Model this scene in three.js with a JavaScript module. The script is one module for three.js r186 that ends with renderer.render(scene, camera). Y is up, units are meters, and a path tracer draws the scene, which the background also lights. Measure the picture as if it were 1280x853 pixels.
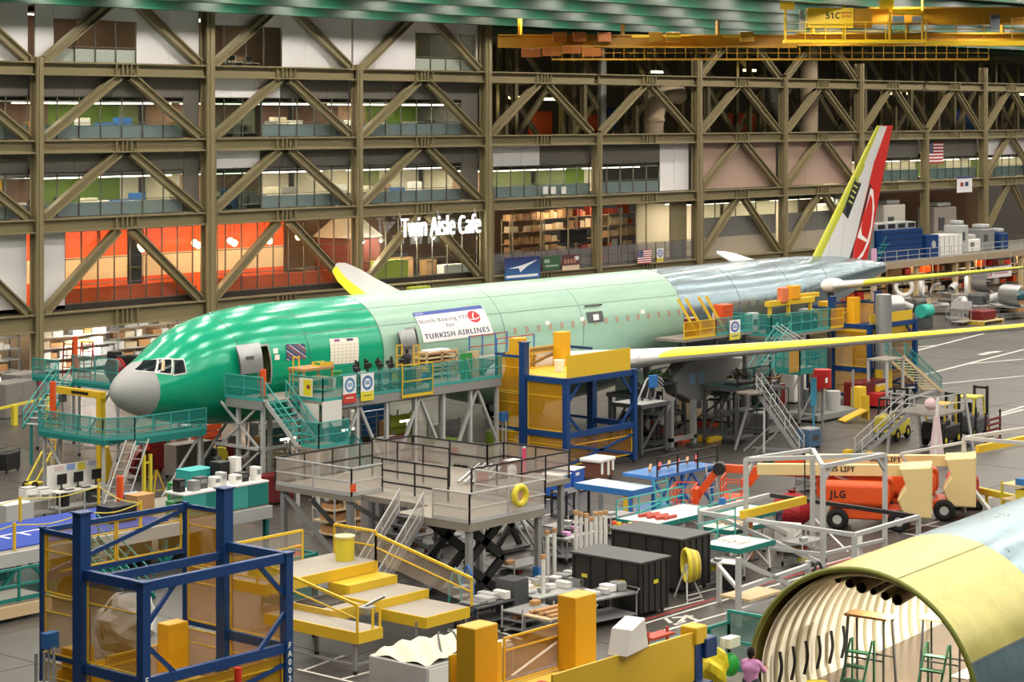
import * as THREE from 'three';
import { mergeGeometries, mergeVertices } from 'three/addons/utils/BufferGeometryUtils.js';
import { RoundedBoxGeometry } from 'three/addons/geometries/RoundedBoxGeometry.js';
import { RectAreaLightUniformsLib } from 'three/addons/lights/RectAreaLightUniformsLib.js';
import { FontLoader } from 'three/addons/loaders/FontLoader.js';
import { TextGeometry } from 'three/addons/geometries/TextGeometry.js';
import { MarchingCubes } from 'three/addons/objects/MarchingCubes.js';

/* World: x runs aft along the aircraft, y up, z towards the photographer's side; origin on the floor below the nose. Metres. */
const FOC = 2760, HOR = 144, MID = 640;                      // focal length and horizon in photo pixels
const CAM = new THREE.Vector3(-70.2, 19.2, 86.3);
const RX = 0.651, RZ = 0.759, WX = 0.759, WZ = -0.651;       // camera right and forward on the floor plan
const scene = new THREE.Scene();
scene.background = new THREE.Color(0x000000);
const camera = new THREE.PerspectiveCamera(2 * Math.atan(426.5 / FOC) * 180 / Math.PI, 1280 / 853, 0.1, 800);
camera.position.copy(CAM);
camera.lookAt(CAM.x + WX * 100, CAM.y, CAM.z + WZ * 100);
camera.setViewOffset(1280, 853, 0, 426.5 - HOR, 1280, 853);   // level camera, lens shifted down
camera.focus = 115; camera.userData.fStop = 5.6;
const renderer = new THREE.WebGLRenderer({ antialias: true });
renderer.toneMapping = THREE.LinearToneMapping;
renderer.toneMappingExposure = 1.0;
renderer.shadowMap.enabled = true;
RectAreaLightUniformsLib.init();

/* ---------- pixels to places ---------- */
const V = (x, y, z) => new THREE.Vector3(x, y, z);
function ray(px, py) { const a = (px - MID) / FOC; return V(RX * a + WX, (HOR - py) / FOC, RZ * a + WZ); }
const along = (px, py, t) => ray(px, py).multiplyScalar(t).add(CAM);
function onY(px, py, h = 0) { return along(px, py, (h - CAM.y) / ray(px, py).y); }
function onZ(px, py, z) { return along(px, py, (z - CAM.z) / ray(px, py).z); }
function onX(px, py, x) { return along(px, py, (x - CAM.x) / ray(px, py).x); }

/* ---------- seeded random ---------- */
let seed = 20240;
const rnd = () => { seed = (seed * 1664525 + 1013904223) >>> 0; return seed / 4294967296; };
const rr = (a, b) => a + (b - a) * rnd();
const pick = a => a[Math.floor(rnd() * a.length)];

/* ---------- materials ---------- */
const mats = new Map();
function M(hex, rough = 0.6, metal = 0, more) {
  const k = hex + '|' + rough + '|' + metal + '|' + (more ? JSON.stringify(more) : '');
  if (!mats.has(k)) mats.set(k, new THREE.MeshStandardMaterial({ color: hex, roughness: rough, metalness: metal, ...(more || {}) }));
  return mats.get(k);
}
const glow = (hex, power, base = 0xffffff) => M(base, 0.5, 0, { emissive: hex, emissiveIntensity: power });
function film(hex, opacity, rough = 0.6) {
  const k = 'film' + hex + opacity;
  if (!mats.has(k)) mats.set(k, new THREE.MeshPhysicalMaterial({ color: hex, roughness: rough, specularIntensity: 0.3, transparent: true, opacity, side: THREE.DoubleSide }));
  return mats.get(k);
}
function pane(hex, rough = 0.03) {
  const k = 'pane' + hex;
  if (!mats.has(k)) mats.set(k, new THREE.MeshPhysicalMaterial({ color: hex, roughness: rough, transmission: 1, thickness: 0, ior: 1.45, side: THREE.DoubleSide }));
  return mats.get(k);
}
function canvasMat(w, h, draw, rough = 0.6, more = {}) {
  const c = document.createElement('canvas'); c.width = w; c.height = h;
  const g = c.getContext('2d'); draw(g, w, h);
  const t = new THREE.CanvasTexture(c); t.colorSpace = THREE.SRGBColorSpace; t.anisotropy = 8;
  return new THREE.MeshStandardMaterial({ map: t, roughness: rough, ...more });
}
/* value noise, tileable over n cells */
function noiseGrid(n) { const a = new Float32Array(n * n); for (let i = 0; i < n * n; i++) a[i] = rnd(); return a; }
function tileNoise(size, octaves) {
  const out = new Float32Array(size * size); let tot = 0;
  for (const [cells, amp] of octaves) {
    const g = noiseGrid(cells); tot += amp;
    for (let y = 0; y < size; y++) for (let x = 0; x < size; x++) {
      const fx = x / size * cells, fy = y / size * cells, x0 = Math.floor(fx), y0 = Math.floor(fy);
      let u = fx - x0, v = fy - y0; u = u * u * (3 - 2 * u); v = v * v * (3 - 2 * v);
      const a = g[(y0 % cells) * cells + x0 % cells], b = g[(y0 % cells) * cells + (x0 + 1) % cells];
      const c = g[((y0 + 1) % cells) * cells + x0 % cells], d = g[((y0 + 1) % cells) * cells + (x0 + 1) % cells];
      out[y * size + x] += amp * (a + (b - a) * u + (c - a) * v + (a - b - c + d) * u * v);
    }
  }
  for (let i = 0; i < out.length; i++) out[i] /= tot;
  return out;
}
function dataTex(size, fn, srgb) {
  const d = new Uint8Array(size * size * 4);
  for (let i = 0; i < size * size; i++) { const c = fn(i % size, Math.floor(i / size), i); d[i * 4] = c[0]; d[i * 4 + 1] = c[1]; d[i * 4 + 2] = c[2]; d[i * 4 + 3] = 255; }
  const t = new THREE.DataTexture(d, size, size); t.wrapS = t.wrapT = THREE.RepeatWrapping; t.magFilter = THREE.LinearFilter; t.needsUpdate = true;
  if (srgb) t.colorSpace = THREE.SRGBColorSpace;
  return t;
}

/* ---------- geometry ---------- */
function bb(x0, x1, y0, y1, z0, z1) { const g = new THREE.BoxGeometry(Math.abs(x1 - x0), Math.abs(y1 - y0), Math.abs(z1 - z0)); g.translate((x0 + x1) / 2, (y0 + y1) / 2, (z0 + z1) / 2); return g; }
const bx = (w, h, d, x = 0, y = 0, z = 0) => { const g = new THREE.BoxGeometry(w, h, d); g.translate(x, y, z); return g; };
const rb = (w, h, d, x, y, z, r = 0.04) => { const g = new RoundedBoxGeometry(w, h, d, 1, Math.min(r, w / 2.1, h / 2.1, d / 2.1)); g.translate(x, y, z); return g; };
const UPV = V(0, 1, 0);
function aim(g, p, q) {          // geometry built along +z from 0 to 1 in z? -> placed from p to q; local y stays as upright as it can
  const d = q.clone().sub(p), z = d.clone().normalize();
  const x = Math.abs(z.y) > 0.999 ? V(1, 0, 0) : UPV.clone().cross(z).normalize();
  const y = z.clone().cross(x);
  g.applyMatrix4(new THREE.Matrix4().makeBasis(x, y, z).setPosition(p.clone().add(q).multiplyScalar(0.5)));
  return g;
}
const A3 = p => Array.isArray(p) ? V(...p) : p;
function bar(p, q, w = 0.06, h = w) { p = A3(p); q = A3(q); return aim(new THREE.BoxGeometry(w, h, p.distanceTo(q)), p, q); }
function rod(p, q, r = 0.025, s = 6) { p = A3(p); q = A3(q); const g = new THREE.CylinderGeometry(r, r, p.distanceTo(q), s); g.rotateX(Math.PI / 2); return aim(g, p, q); }
function ibar(p, q, w, h, t = 0.08) {     // I section, flanges across local x
  p = A3(p); q = A3(q); const L = p.distanceTo(q);
  return ['a', 'b', 'c'].map((k, i) => { const g = i < 2 ? new THREE.BoxGeometry(w, t, L) : new THREE.BoxGeometry(t * 0.8, h - 2 * t, L); if (i < 2) g.translate(0, (i ? -1 : 1) * (h - t) / 2, 0); return aim(g, p, q); });
}
const cyl = (r0, r1, h, x = 0, y = 0, z = 0, s = 16) => { const g = new THREE.CylinderGeometry(r1, r0, h, s); g.translate(x, y + h / 2, z); return g; };
const cylZ = (r, len, x, y, z, s = 20) => { const g = new THREE.CylinderGeometry(r, r, len, s); g.rotateX(Math.PI / 2); g.translate(x, y, z); return g; };
const cylX = (r, len, x, y, z, s = 20) => { const g = new THREE.CylinderGeometry(r, r, len, s); g.rotateZ(Math.PI / 2); g.translate(x, y, z); return g; };
const sph = (r, x, y, z, s = 12) => { const g = new THREE.SphereGeometry(r, s, Math.max(6, s >> 1)); g.translate(x, y, z); return g; };
function hose(pts, r = 0.03, seg = 24, s = 6) { return new THREE.TubeGeometry(new THREE.CatmullRomCurve3(pts.map(A3)), seg, r, s); }
function prism(poly, depth, bevel = 0) {     // polygon [[x,y]...] extruded along +z
  const sh = new THREE.Shape(); poly.forEach(([x, y], i) => i ? sh.lineTo(x, y) : sh.moveTo(x, y)); sh.closePath();
  return new THREE.ExtrudeGeometry(sh, { depth, bevelEnabled: bevel > 0, bevelSize: bevel, bevelThickness: bevel, bevelSegments: 1, curveSegments: 12 });
}
function quadGeo(p) {    // four corners a b c d as a thin sheet, uv 0..1
  const g = new THREE.BufferGeometry();
  g.setAttribute('position', new THREE.Float32BufferAttribute(p.flatMap(v => [v.x, v.y, v.z]), 3));
  g.setAttribute('uv', new THREE.Float32BufferAttribute([0, 1, 1, 1, 1, 0, 0, 0], 2));
  g.setIndex([0, 3, 1, 1, 3, 2]); g.computeVertexNormals(); return g;
}
function merge(list) {
  const f = list.flat(Infinity); if (f.length === 1) return f[0];
  const mixed = f.some(g => !g.index) && f.some(g => g.index);
  const l = (mixed ? f.map(g => g.index ? g.toNonIndexed() : g) : f);
  for (const g of l) for (const k of Object.keys(g.attributes)) if (!['position', 'normal', 'uv'].includes(k)) g.deleteAttribute(k);
  return mergeGeometries(l);
}
/* ---------- things and parts ---------- */
const used = new Map();
const HUNG = /lamp|light|pendant|television|screen|sign|crane/;      // things fixed to a ceiling or wall keep their height; the rest stand a hair above what carries them
function numbered(n) { const k = used.get(n) || 0; used.set(n, k + 1); return k ? n + '_' + String(k).padStart(3, '0') : n; }
function sh(m) { m.castShadow = true; m.receiveShadow = true; return m; }
function thing(name, label, category, pos = [0, 0, 0], turn = 0, group) {
  const o = new THREE.Group(); o.name = numbered(name); pos = A3(pos).clone(); if (pos.y > 0.25 && !HUNG.test(name)) pos.y += 0.006; o.position.copy(pos); o.rotation.y = turn;
  o.userData = { label, category }; if (group) o.userData.group = group; scene.add(o); return o;
}
function part(parent, name, geos, mat, label) {
  const m = sh(new THREE.Mesh(merge([geos]), mat)); m.name = name; if (label) m.userData = { label }; parent.add(m); return m;
}
function solo(name, label, category, geos, mat, pos = [0, 0, 0], turn = 0, group) {
  const m = sh(new THREE.Mesh(merge([geos]), mat)); m.name = numbered(name); m.position.copy(A3(pos)); if (m.position.y > 0.25 && !HUNG.test(name)) m.position.y += 0.006; m.rotation.y = turn;
  m.userData = { label, category }; if (group) m.userData.group = group; scene.add(m); return m;
}
function pieces(parent, name, list, mat) { for (const g of list) part(parent, name, g, mat); }
function struct(name, label) { const o = new THREE.Group(); o.name = numbered(name); o.userData = { kind: 'structure', label, category: 'building part' }; scene.add(o); return o; }
function structMesh(name, label, geos, mat) { const m = sh(new THREE.Mesh(merge([geos]), mat)); m.name = numbered(name); m.userData = { kind: 'structure', label, category: 'building part' }; scene.add(m); return m; }
function copyOf(src, pos, turn = 0, label) { const r = src.clone(); r.userData = { ...src.userData }; r.name = numbered(src.name.replace(/_\d{3}$/, '')); r.position.copy(A3(pos)); r.rotation.y = turn; if (label) r.userData.label = label; scene.add(r); return r; }

/* ---------- palette ---------- */
const C = {
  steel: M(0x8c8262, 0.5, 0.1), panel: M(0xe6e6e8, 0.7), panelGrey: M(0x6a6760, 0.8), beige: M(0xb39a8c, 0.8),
  teal: M(0x1d7a74, 0.5), tealLight: M(0x3c9c96, 0.5), blue: M(0x103b74, 0.4), blueLight: M(0x2f6fb4, 0.45), yellow: M(0xdab62a, 0.5), lemon: M(0xd8c93c, 0.5), orange: M(0xdc5420, 0.45), red: M(0xb3201e, 0.5), darkRed: M(0x6e1618, 0.5),
  grey: M(0x8f9192, 0.5, 0.2), greyLight: M(0xb9bcbc, 0.5, 0.15), greyDark: M(0x4a4d4f, 0.6), black: M(0x17181a, 0.55), white: M(0xe6e6e2, 0.55), alu: M(0xb8bbbd, 0.35, 0.8), cream: M(0xd9c58e, 0.55), wood: M(0xb0875a, 0.7), carton: M(0xb58a5c, 0.85), tan: M(0xc9b48f, 0.8), rubber: M(0x111111, 0.85), green: M(0x2f8f4a, 0.5), lime: M(0xa8b83a, 0.6), pink: M(0xd79ad0, 0.7), deck: M(0x8b867c, 0.7, 0.1),
};
const meshTeal = film(0x2a8580, 0.6), meshGrey = film(0xa8a29a, 0.5, 0.9), meshAmber = film(0xbf8c12, 0.68, 0.95), meshAmberDark = film(0x8a5a10, 0.7), clearFilm = film(0xc9d0d2, 0.22, 0.2), meshBlack = film(0x26221e, 0.45);
/* ================= kit of recurring shapes ================= */
/* guard rail along a chain of points (on the deck): posts and rails are one welded part per side, mesh sheet another */
function railing(o, pts, { h = 1.07, mat = C.tealLight, mesh = meshTeal, r = 0.028, gap = 1.6, mid = [0.5], toe = true, toeMat = null, name = 'railing' } = {}) {
  pts = pts.map(A3);
  for (let i = 0; i < pts.length - 1; i++) {
    const p = pts[i], q = pts[i + 1], n = Math.max(1, Math.round(p.distanceTo(q) / gap)), g = [];
    for (let k = 0; k <= n; k++) { const b = p.clone().lerp(q, k / n); g.push(bar(b, b.clone().setY(b.y + h), r * 1.8)); }
    for (const f of [1, ...mid]) g.push(bar(p.clone().setY(p.y + h * f), q.clone().setY(q.y + h * f), r * 1.9));
    part(o, name, g, mat);
    if (toe) part(o, 'toe_board', bar(p.clone().setY(p.y + 0.09), q.clone().setY(q.y + 0.09), 0.03, 0.16), toeMat || mat);
    if (mesh) { const m = part(o, 'mesh_panel', (() => { const v = quadGeo([p.clone().setY(p.y + h * 0.97), q.clone().setY(q.y + h * 0.97), q.clone().setY(q.y + 0.12), p.clone().setY(p.y + 0.12)]); return v; })(), mesh); m.castShadow = true; }
  }
}
/* stair from a foot point to a head point (centre lines), across vector derived */
function stair(o, foot, head, w, n, { mat = C.greyLight, treadMat = C.grey, rail = C.greyLight, mesh = null, railH = 0.95 } = {}) {
  foot = A3(foot); head = A3(head); const d = head.clone().sub(foot), f = V(d.x, 0, d.z).normalize(), s = V(-f.z, 0, f.x).multiplyScalar(w / 2);
  for (const k of [1, -1]) {
    const a = foot.clone().addScaledVector(s, k), b = head.clone().addScaledVector(s, k);
    part(o, 'stringer', bar(a, b, 0.05, 0.24), mat);
    const g = [bar(a.clone().setY(a.y + railH), b.clone().setY(b.y + railH), 0.05), bar(a.clone().setY(a.y + railH * 0.5), b.clone().setY(b.y + railH * 0.5), 0.04)];
    for (const t of [0.02, 0.34, 0.67, 0.98]) { const c = a.clone().lerp(b, t); g.push(bar(c, c.clone().setY(c.y + railH), 0.045)); }
    if (rail) part(o, 'handrail', g, rail);
    if (mesh) part(o, 'mesh_panel', quadGeo([a.clone().setY(a.y + railH), b.clone().setY(b.y + railH), b, a]), mesh);
  }
  const tg = bx(0.28, 0.05, w - 0.06); tg.rotateY(Math.atan2(-f.z, f.x));
  for (let i = 0; i < n; i++) { const c = foot.clone().lerp(head, (i + 0.7) / n); const m = sh(new THREE.Mesh(tg, treadMat)); m.name = 'tread'; m.position.copy(c); o.add(m); }
}
function caster(parent, x, y, z, r = 0.1) { part(parent, 'caster', [cylZ(r, 0.06, x, y + r, z, 12), bx(0.05, 0.12, 0.09, x, y + r * 2, z)], C.black); }
/* a work stand: deck on legs with bracing; extents in local metres, y = deck height */
function stand(o, x0, x1, z0, z1, y, { deck = C.deck, leg = C.greyLight, legs = null, lw = 0.12, edge = null, brace = true, casters = true, thick = 0.14, y0 = 0 } = {}) {
  part(o, 'deck', bb(x0, x1, y - thick, y, z0, z1), deck);
  part(o, 'deck_edge', [bb(x0, x1, y - thick - 0.08, y + 0.01, z0 - 0.03, z0 + 0.03), bb(x0, x1, y - thick - 0.08, y + 0.01, z1 - 0.03, z1 + 0.03), bb(x0 - 0.03, x0 + 0.03, y - thick - 0.08, y + 0.01, z0, z1), bb(x1 - 0.03, x1 + 0.03, y - thick - 0.08, y + 0.01, z0, z1)], edge || leg);
  const L = legs || [[x0 + 0.15, z0 + 0.15], [x1 - 0.15, z0 + 0.15], [x0 + 0.15, z1 - 0.15], [x1 - 0.15, z1 - 0.15]];
  for (const [x, z] of L) { const l = part(o, 'leg', bb(x - lw / 2, x + lw / 2, y0 + (casters ? 0.2 : 0), y - thick, z - lw / 2, z + lw / 2), leg); if (casters) caster(l, x, y0, z, 0.1); }
  if (brace && y - y0 > 1) {
    const zs = [...new Set(L.map(l => l[1]))], xs = [...new Set(L.map(l => l[0]))].sort((a, b) => a - b), lo = y0 + 0.4, hi = y - thick - 0.1;
    for (const z of zs) for (let i = 0; i < xs.length - 1; i++) { part(o, 'brace', bar(V(xs[i], i % 2 ? hi : lo, z), V(xs[i + 1], i % 2 ? lo : hi, z), lw * 0.6), leg); part(o, 'cross_bar', bar(V(xs[i], lo, z), V(xs[i + 1], lo, z), lw * 0.6), leg); }
    if (zs.length > 1) for (const x of xs) part(o, 'cross_bar', bar(V(x, lo + 0.2, Math.min(...zs)), V(x, lo + 0.2, Math.max(...zs)), lw * 0.6), leg);
  }
}
function cart(name, label, pos, turn, w, d, h, { mat = C.grey, top = C.greyLight, shelves = 1, group, cat = 'cart', handle = true, rim = 0 } = {}) {
  const o = thing(name, label, cat, pos, turn, group); const t = 0.05;
  part(o, 'tabletop', bx(w, 0.06, d, 0, h, 0), top);
  for (const sx of [-1, 1]) for (const sz of [-1, 1]) { const l = part(o, 'leg', bx(t, h - 0.15, t, sx * (w / 2 - t), 0.15 + (h - 0.15) / 2, sz * (d / 2 - t)), mat); caster(l, sx * (w / 2 - t), 0, sz * (d / 2 - t), 0.075); }
  for (let i = 0; i < shelves; i++) part(o, 'shelf', bx(w - 0.06, 0.04, d - 0.06, 0, 0.3 + i * (h - 0.3) / Math.max(1, shelves), 0), mat);
  if (handle) part(o, 'handle', [bar(V(w / 2, h, -d / 2 + 0.08), V(w / 2 + 0.16, h + 0.12, -d / 2 + 0.08), 0.03), bar(V(w / 2, h, d / 2 - 0.08), V(w / 2 + 0.16, h + 0.12, d / 2 - 0.08), 0.03), bar(V(w / 2 + 0.16, h + 0.12, -d / 2 + 0.08), V(w / 2 + 0.16, h + 0.12, d / 2 - 0.08), 0.03)], mat);
  if (rim) part(o, 'rim', [bx(w, rim, 0.03, 0, h + rim / 2, d / 2), bx(w, rim, 0.03, 0, h + rim / 2, -d / 2), bx(0.03, rim, d, w / 2, h + rim / 2, 0), bx(0.03, rim, d, -w / 2, h + rim / 2, 0)], mat);
  return o;
}
function cabinet(name, label, pos, turn, w, h, d, mat, { drawers = 0, doors = 0, trim = C.greyDark, cat = 'cabinet', group, cast = true, topMat = null } = {}) {
  const o = thing(name, label, cat, pos, turn, group), b = cast ? 0.16 : 0;
  part(o, 'body', rb(w, h - b, d, 0, b + (h - b) / 2, 0, 0.03), mat);
  for (let i = 0; i < drawers; i++) { const y = b + 0.05 + (i + 0.5) * (h - b - 0.1) / drawers; const dr = part(o, 'drawer', bx(w * 0.92, (h - b - 0.1) / drawers * 0.86, 0.03, 0, y, d / 2 + 0.012), mat); part(dr, 'handle', bx(w * 0.7, 0.025, 0.03, 0, y + (h - b) / drawers * 0.25, d / 2 + 0.035), trim); }
  for (let i = 0; i < doors; i++) { const x = -w / 2 + (i + 0.5) * w / doors; const dr = part(o, 'door', bx(w / doors * 0.92, (h - b) * 0.9, 0.03, x, b + (h - b) / 2, d / 2 + 0.012), mat); part(dr, 'handle', bx(0.03, 0.2, 0.03, x + w / doors * 0.35, b + (h - b) / 2, d / 2 + 0.035), trim); }
  if (topMat) part(o, 'top', bx(w + 0.04, 0.05, d + 0.04, 0, h + 0.025, 0), topMat);
  if (cast) for (const sx of [-1, 1]) for (const sz of [-1, 1]) caster(o, sx * (w / 2 - 0.12), 0, sz * (d / 2 - 0.12), 0.07);
  return o;
}
function rack(label, pos, turn, w, h, d, levels, { mat = C.grey, shelfMat = C.greyLight, group, name = 'storage_rack' } = {}) {
  const o = thing(name, label, 'rack', pos, turn, group);
  for (const sx of [-1, 1]) for (const sz of [-1, 1]) part(o, 'upright', bx(0.09, h, 0.09, sx * (w / 2 - 0.05), h / 2, sz * (d / 2 - 0.05)), mat);
  for (let i = 0; i < levels; i++) part(o, 'shelf', bx(w, 0.07, d, 0, 0.12 + i * (h - 0.25) / Math.max(1, levels - 1), 0), shelfMat);
  part(o, 'cross_brace', [bar(V(-w / 2 + 0.05, 0.2, -d / 2 + 0.05), V(w / 2 - 0.05, h - 0.1, -d / 2 + 0.05), 0.03), bar(V(w / 2 - 0.05, 0.2, -d / 2 + 0.05), V(-w / 2 + 0.05, h - 0.1, -d / 2 + 0.05), 0.03)], mat);
  return o;
}
const cartonGeos = new Map();
function carton(name, label, cat, pos, w, h, d, mat, group, turn = 0) {
  const k = [w, h, d].map(v => v.toFixed(1)).join(); let g = cartonGeos.get(k);
  if (!g) { [w, h, d] = k.split(',').map(Number); g = merge([bx(w, h, d, 0, h / 2, 0), bx(w * 0.98, 0.012, 0.07, 0, h + 0.004, 0), bx(0.012, h * 0.25, 0.07, w / 2, h * 0.87, 0), bx(0.012, h * 0.25, 0.07, -w / 2, h * 0.87, 0)]); cartonGeos.set(k, g); }
  const m = sh(new THREE.Mesh(g, mat)); m.name = numbered(name); m.position.copy(A3(pos)); m.rotation.y = turn; m.userData = { label, category: cat }; if (group) m.userData.group = group; scene.add(m); return m;
}
function fillRack(pos, w, h, d, levels, mats2, label, group, { name = 'carton', cat = 'box', dens = 1, max = 0.55, turn = 0, skip = 0.1 } = {}) {
  pos = A3(pos);
  for (let i = 0; i < levels; i++) { let x = -w / 2 + 0.1; const y = 0.162 + i * (h - 0.25) / Math.max(1, levels - 1), room = (h - 0.25) / Math.max(1, levels - 1) - 0.15;
    while (x < w / 2 - 0.35) { const bw = Math.round(rr(0.4, 1.0 / dens) * 10) / 10, bh = Math.round(Math.min(max, room) * rr(0.55, 1) * 10) / 10; if (x + bw > w / 2 - 0.1) break; if (rnd() > skip && bh > 0.05) { const p = V(x + bw / 2, y, rr(0, 0.15)).applyAxisAngle(UPV, turn).add(pos); carton(name, label, cat, p, bw - 0.05, bh, Math.min(d * 0.75, 0.8), pick(mats2), group, turn); } x += bw + 0.05; } }
}
function ladder(o, a, b, w, n, mat, side) { a = A3(a); b = A3(b); const s = A3(side).normalize().multiplyScalar(w / 2); for (const k of [1, -1]) part(o, 'rail', bar(a.clone().addScaledVector(s, k), b.clone().addScaledVector(s, k), 0.05), mat); for (let i = 0; i < n; i++) { const c = a.clone().lerp(b, (i + 0.6) / n); part(o, 'rung', bar(c.clone().sub(s), c.clone().add(s), 0.04), mat); } }
function flagMat() { return canvasMat(380, 200, (g, w, h) => { for (let i = 0; i < 13; i++) { g.fillStyle = i % 2 ? '#f0efec' : '#a8232f'; g.fillRect(0, i * h / 13, w, h / 13 + 1); } g.fillStyle = '#27305e'; g.fillRect(0, 0, w * 0.4, h * 7 / 13); g.fillStyle = '#ffffff'; for (let r = 0; r < 9; r++) for (let c = 0; c < (r % 2 ? 5 : 6); c++) { g.beginPath(); g.arc(w * 0.4 * ((c + (r % 2 ? 1 : 0.5)) / 6), h * 7 / 13 * ((r + 0.7) / 9.4), 3, 0, 7); g.fill(); } }, 0.8, { side: THREE.DoubleSide }); }
function roundel(bg, ring, ink) { return canvasMat(128, 192, (g, w, h) => { g.fillStyle = bg; g.fillRect(0, 0, w, h); g.fillStyle = '#e8eaec'; g.fillRect(0, 0, w, h * 0.66); g.fillStyle = ring; g.beginPath(); g.arc(w / 2, h * 0.34, w * 0.4, 0, 7); g.fill(); g.fillStyle = '#dfe6ee'; g.beginPath(); g.arc(w / 2, h * 0.34, w * 0.26, 0, 7); g.fill(); g.fillStyle = ring; g.fillRect(w * 0.3, h * 0.28, w * 0.4, 8); g.fillRect(w * 0.32, h * 0.35, w * 0.36, 8); g.fillStyle = ink; g.fillRect(w * 0.2, h * 0.78, w * 0.6, 10); }, 0.7, { side: THREE.DoubleSide }); }
/* ================= the hall ================= */
const nFloor = tileNoise(512, [[6, 3], [18, 2], [60, 1.2], [160, 0.8]]);
const nFine = tileNoise(512, [[40, 1], [120, 1], [250, 1]]);
function metreUV(g, sx = 1, sz = 1) { const p = g.attributes.position, u = g.attributes.uv; for (let i = 0; i < p.count; i++) u.setXY(i, p.getX(i) * sx, p.getZ(i) * sz); return g; }
const floorMat = new THREE.MeshStandardMaterial({
  map: dataTex(512, (x, y, i) => { const v = 70 + 34 * (nFloor[i] - 0.5) + 12 * (nFine[i] - 0.5); return [v * 1.02, v * 0.985, v * 0.95]; }, true),
  roughnessMap: dataTex(512, (x, y, i) => { const v = 96 + 36 * (nFloor[i] - 0.5); return [v, v, v]; }), roughness: 1, metalness: 0 });
{
  const g = metreUV(bb(-115, 240, -0.4, 0, -135, 118), 1 / 24, 1 / 24);
  const f = structMesh('floor', 'grey polished concrete factory floor', g, floorMat);
  const joint = M(0x3b3a38, 0.9), line = M(0xd8d6cf, 0.6), red = M(0x9c3a34, 0.6);
  for (let x = -30; x < 150; x += 7.62) part(f, 'floor_joint', bb(x, x + 0.05, 0, 0.004, -30, 60), joint);
  for (let z = -30; z < 60; z += 7.62) part(f, 'floor_joint', bb(-40, 150, 0, 0.004, z, z + 0.05), joint);
  const stripe = (a, b, w, m = line, n = 'painted_line') => { const p = onY(...a), q = onY(...b); p.y = q.y = 0.004; part(f, n, bar(p, q, w, 0.008), m); };
  // painted walkway and bay lines in the foreground
  stripe([800, 777], [1178, 664], 0.16, red); stripe([795, 783], [1185, 668], 0.12); stripe([826, 790], [1010, 738], 0.14);
  stripe([372, 837], [520, 872], 0.12); stripe([590, 775], [660, 790], 0.1);
  for (const [a, b] of [[[570, 770], [652, 800]], [[560, 790], [640, 768]], [[600, 795], [690, 775]], [[380, 838], [430, 820]], [[425, 850], [470, 838]], [[640, 845], [700, 800]]]) stripe(a, b, 0.12);
  for (const [a, b] of [[[700, 640], [640, 655]], [[660, 560], [720, 575]], [[880, 750], [820, 765]], [[860, 745], [900, 735]], [[690, 625], [640, 620]], [[1090, 690], [1010, 712]], [[1180, 640], [1245, 620]], [[1100, 662], [1160, 672]], [[1140, 655], [1185, 660]], [[1120, 667], [1180, 650]], [[1010, 640], [1060, 690]]]) stripe(a, b, 0.1);
  for (const [a, b] of [[[1140, 440], [1250, 412]], [[1150, 470], [1280, 437]], [[1210, 455], [1280, 449]], [[1250, 520], [1280, 512]], [[1120, 436], [1170, 432]], [[1248, 518], [1280, 508]], [[1175, 480], [1280, 470]]]) stripe(a, b, 0.22);
  for (const [px, py] of [[1229, 443], [1237, 441], [1245, 440]]) { const p = onY(px, py); part(f, 'floor_mark', bx(1.0, 0.01, 0.6, p.x, 0.006, p.z), line); }
  // pedestrian figure painted on the walkway
  const c = onY(853, 775); const ped = [];
  for (const [dx, dz, l, r] of [[0, 0, 1.5, 0.4], [0.35, 0.25, 0.9, 1.2], [0.35, -0.25, 0.9, -0.5], [-0.5, 0.25, 0.8, 0.1], [-0.5, -0.3, 0.8, 0.9]]) { const b = bx(l, 0.01, 0.16, 0, 0, 0); b.rotateY(r); b.translate(c.x + dx, 0.007, c.z + dz); ped.push(b); }
  part(f, 'pedestrian_marking', ped, line, 'white painted walking figure on the walkway');
}
/* outer shell */
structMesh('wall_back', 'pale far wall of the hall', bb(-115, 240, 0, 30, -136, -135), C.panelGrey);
structMesh('wall_front', 'pale wall behind the photographer', bb(-115, 240, 0, 30, 118, 119), C.panel);
structMesh('wall_left', 'pale end wall beyond the nose', bb(-116, -115, 0, 30, -136, 119), C.panel);
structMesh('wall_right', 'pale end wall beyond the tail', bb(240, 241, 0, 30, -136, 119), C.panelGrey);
const roofGreen = M(0x0f4632, 0.38, 0.1);
{
  const ce = structMesh('ceiling', 'dark green roof deck high above the aircraft', bb(-115, 240, 29.3, 29.8, -136, 119), M(0x15503c, 0.6));
  for (let z = -34; z < 92; z += 10) part(ce, 'roof_beam', ibar(V(-112, 27.95, z), V(238, 27.95, z), 0.7, 2.6, 0.12), roofGreen);
  for (let z = -54; z > -130; z -= 20) part(ce, 'roof_beam', ibar(V(-112, 27.95, z), V(238, 27.95, z), 0.7, 2.6, 0.12), roofGreen);
  for (let x = -100; x < 235; x += 15.24) part(ce, 'roof_purlin', bb(x, x + 0.4, 28.8, 29.3, -130, 110), roofGreen);
}
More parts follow.
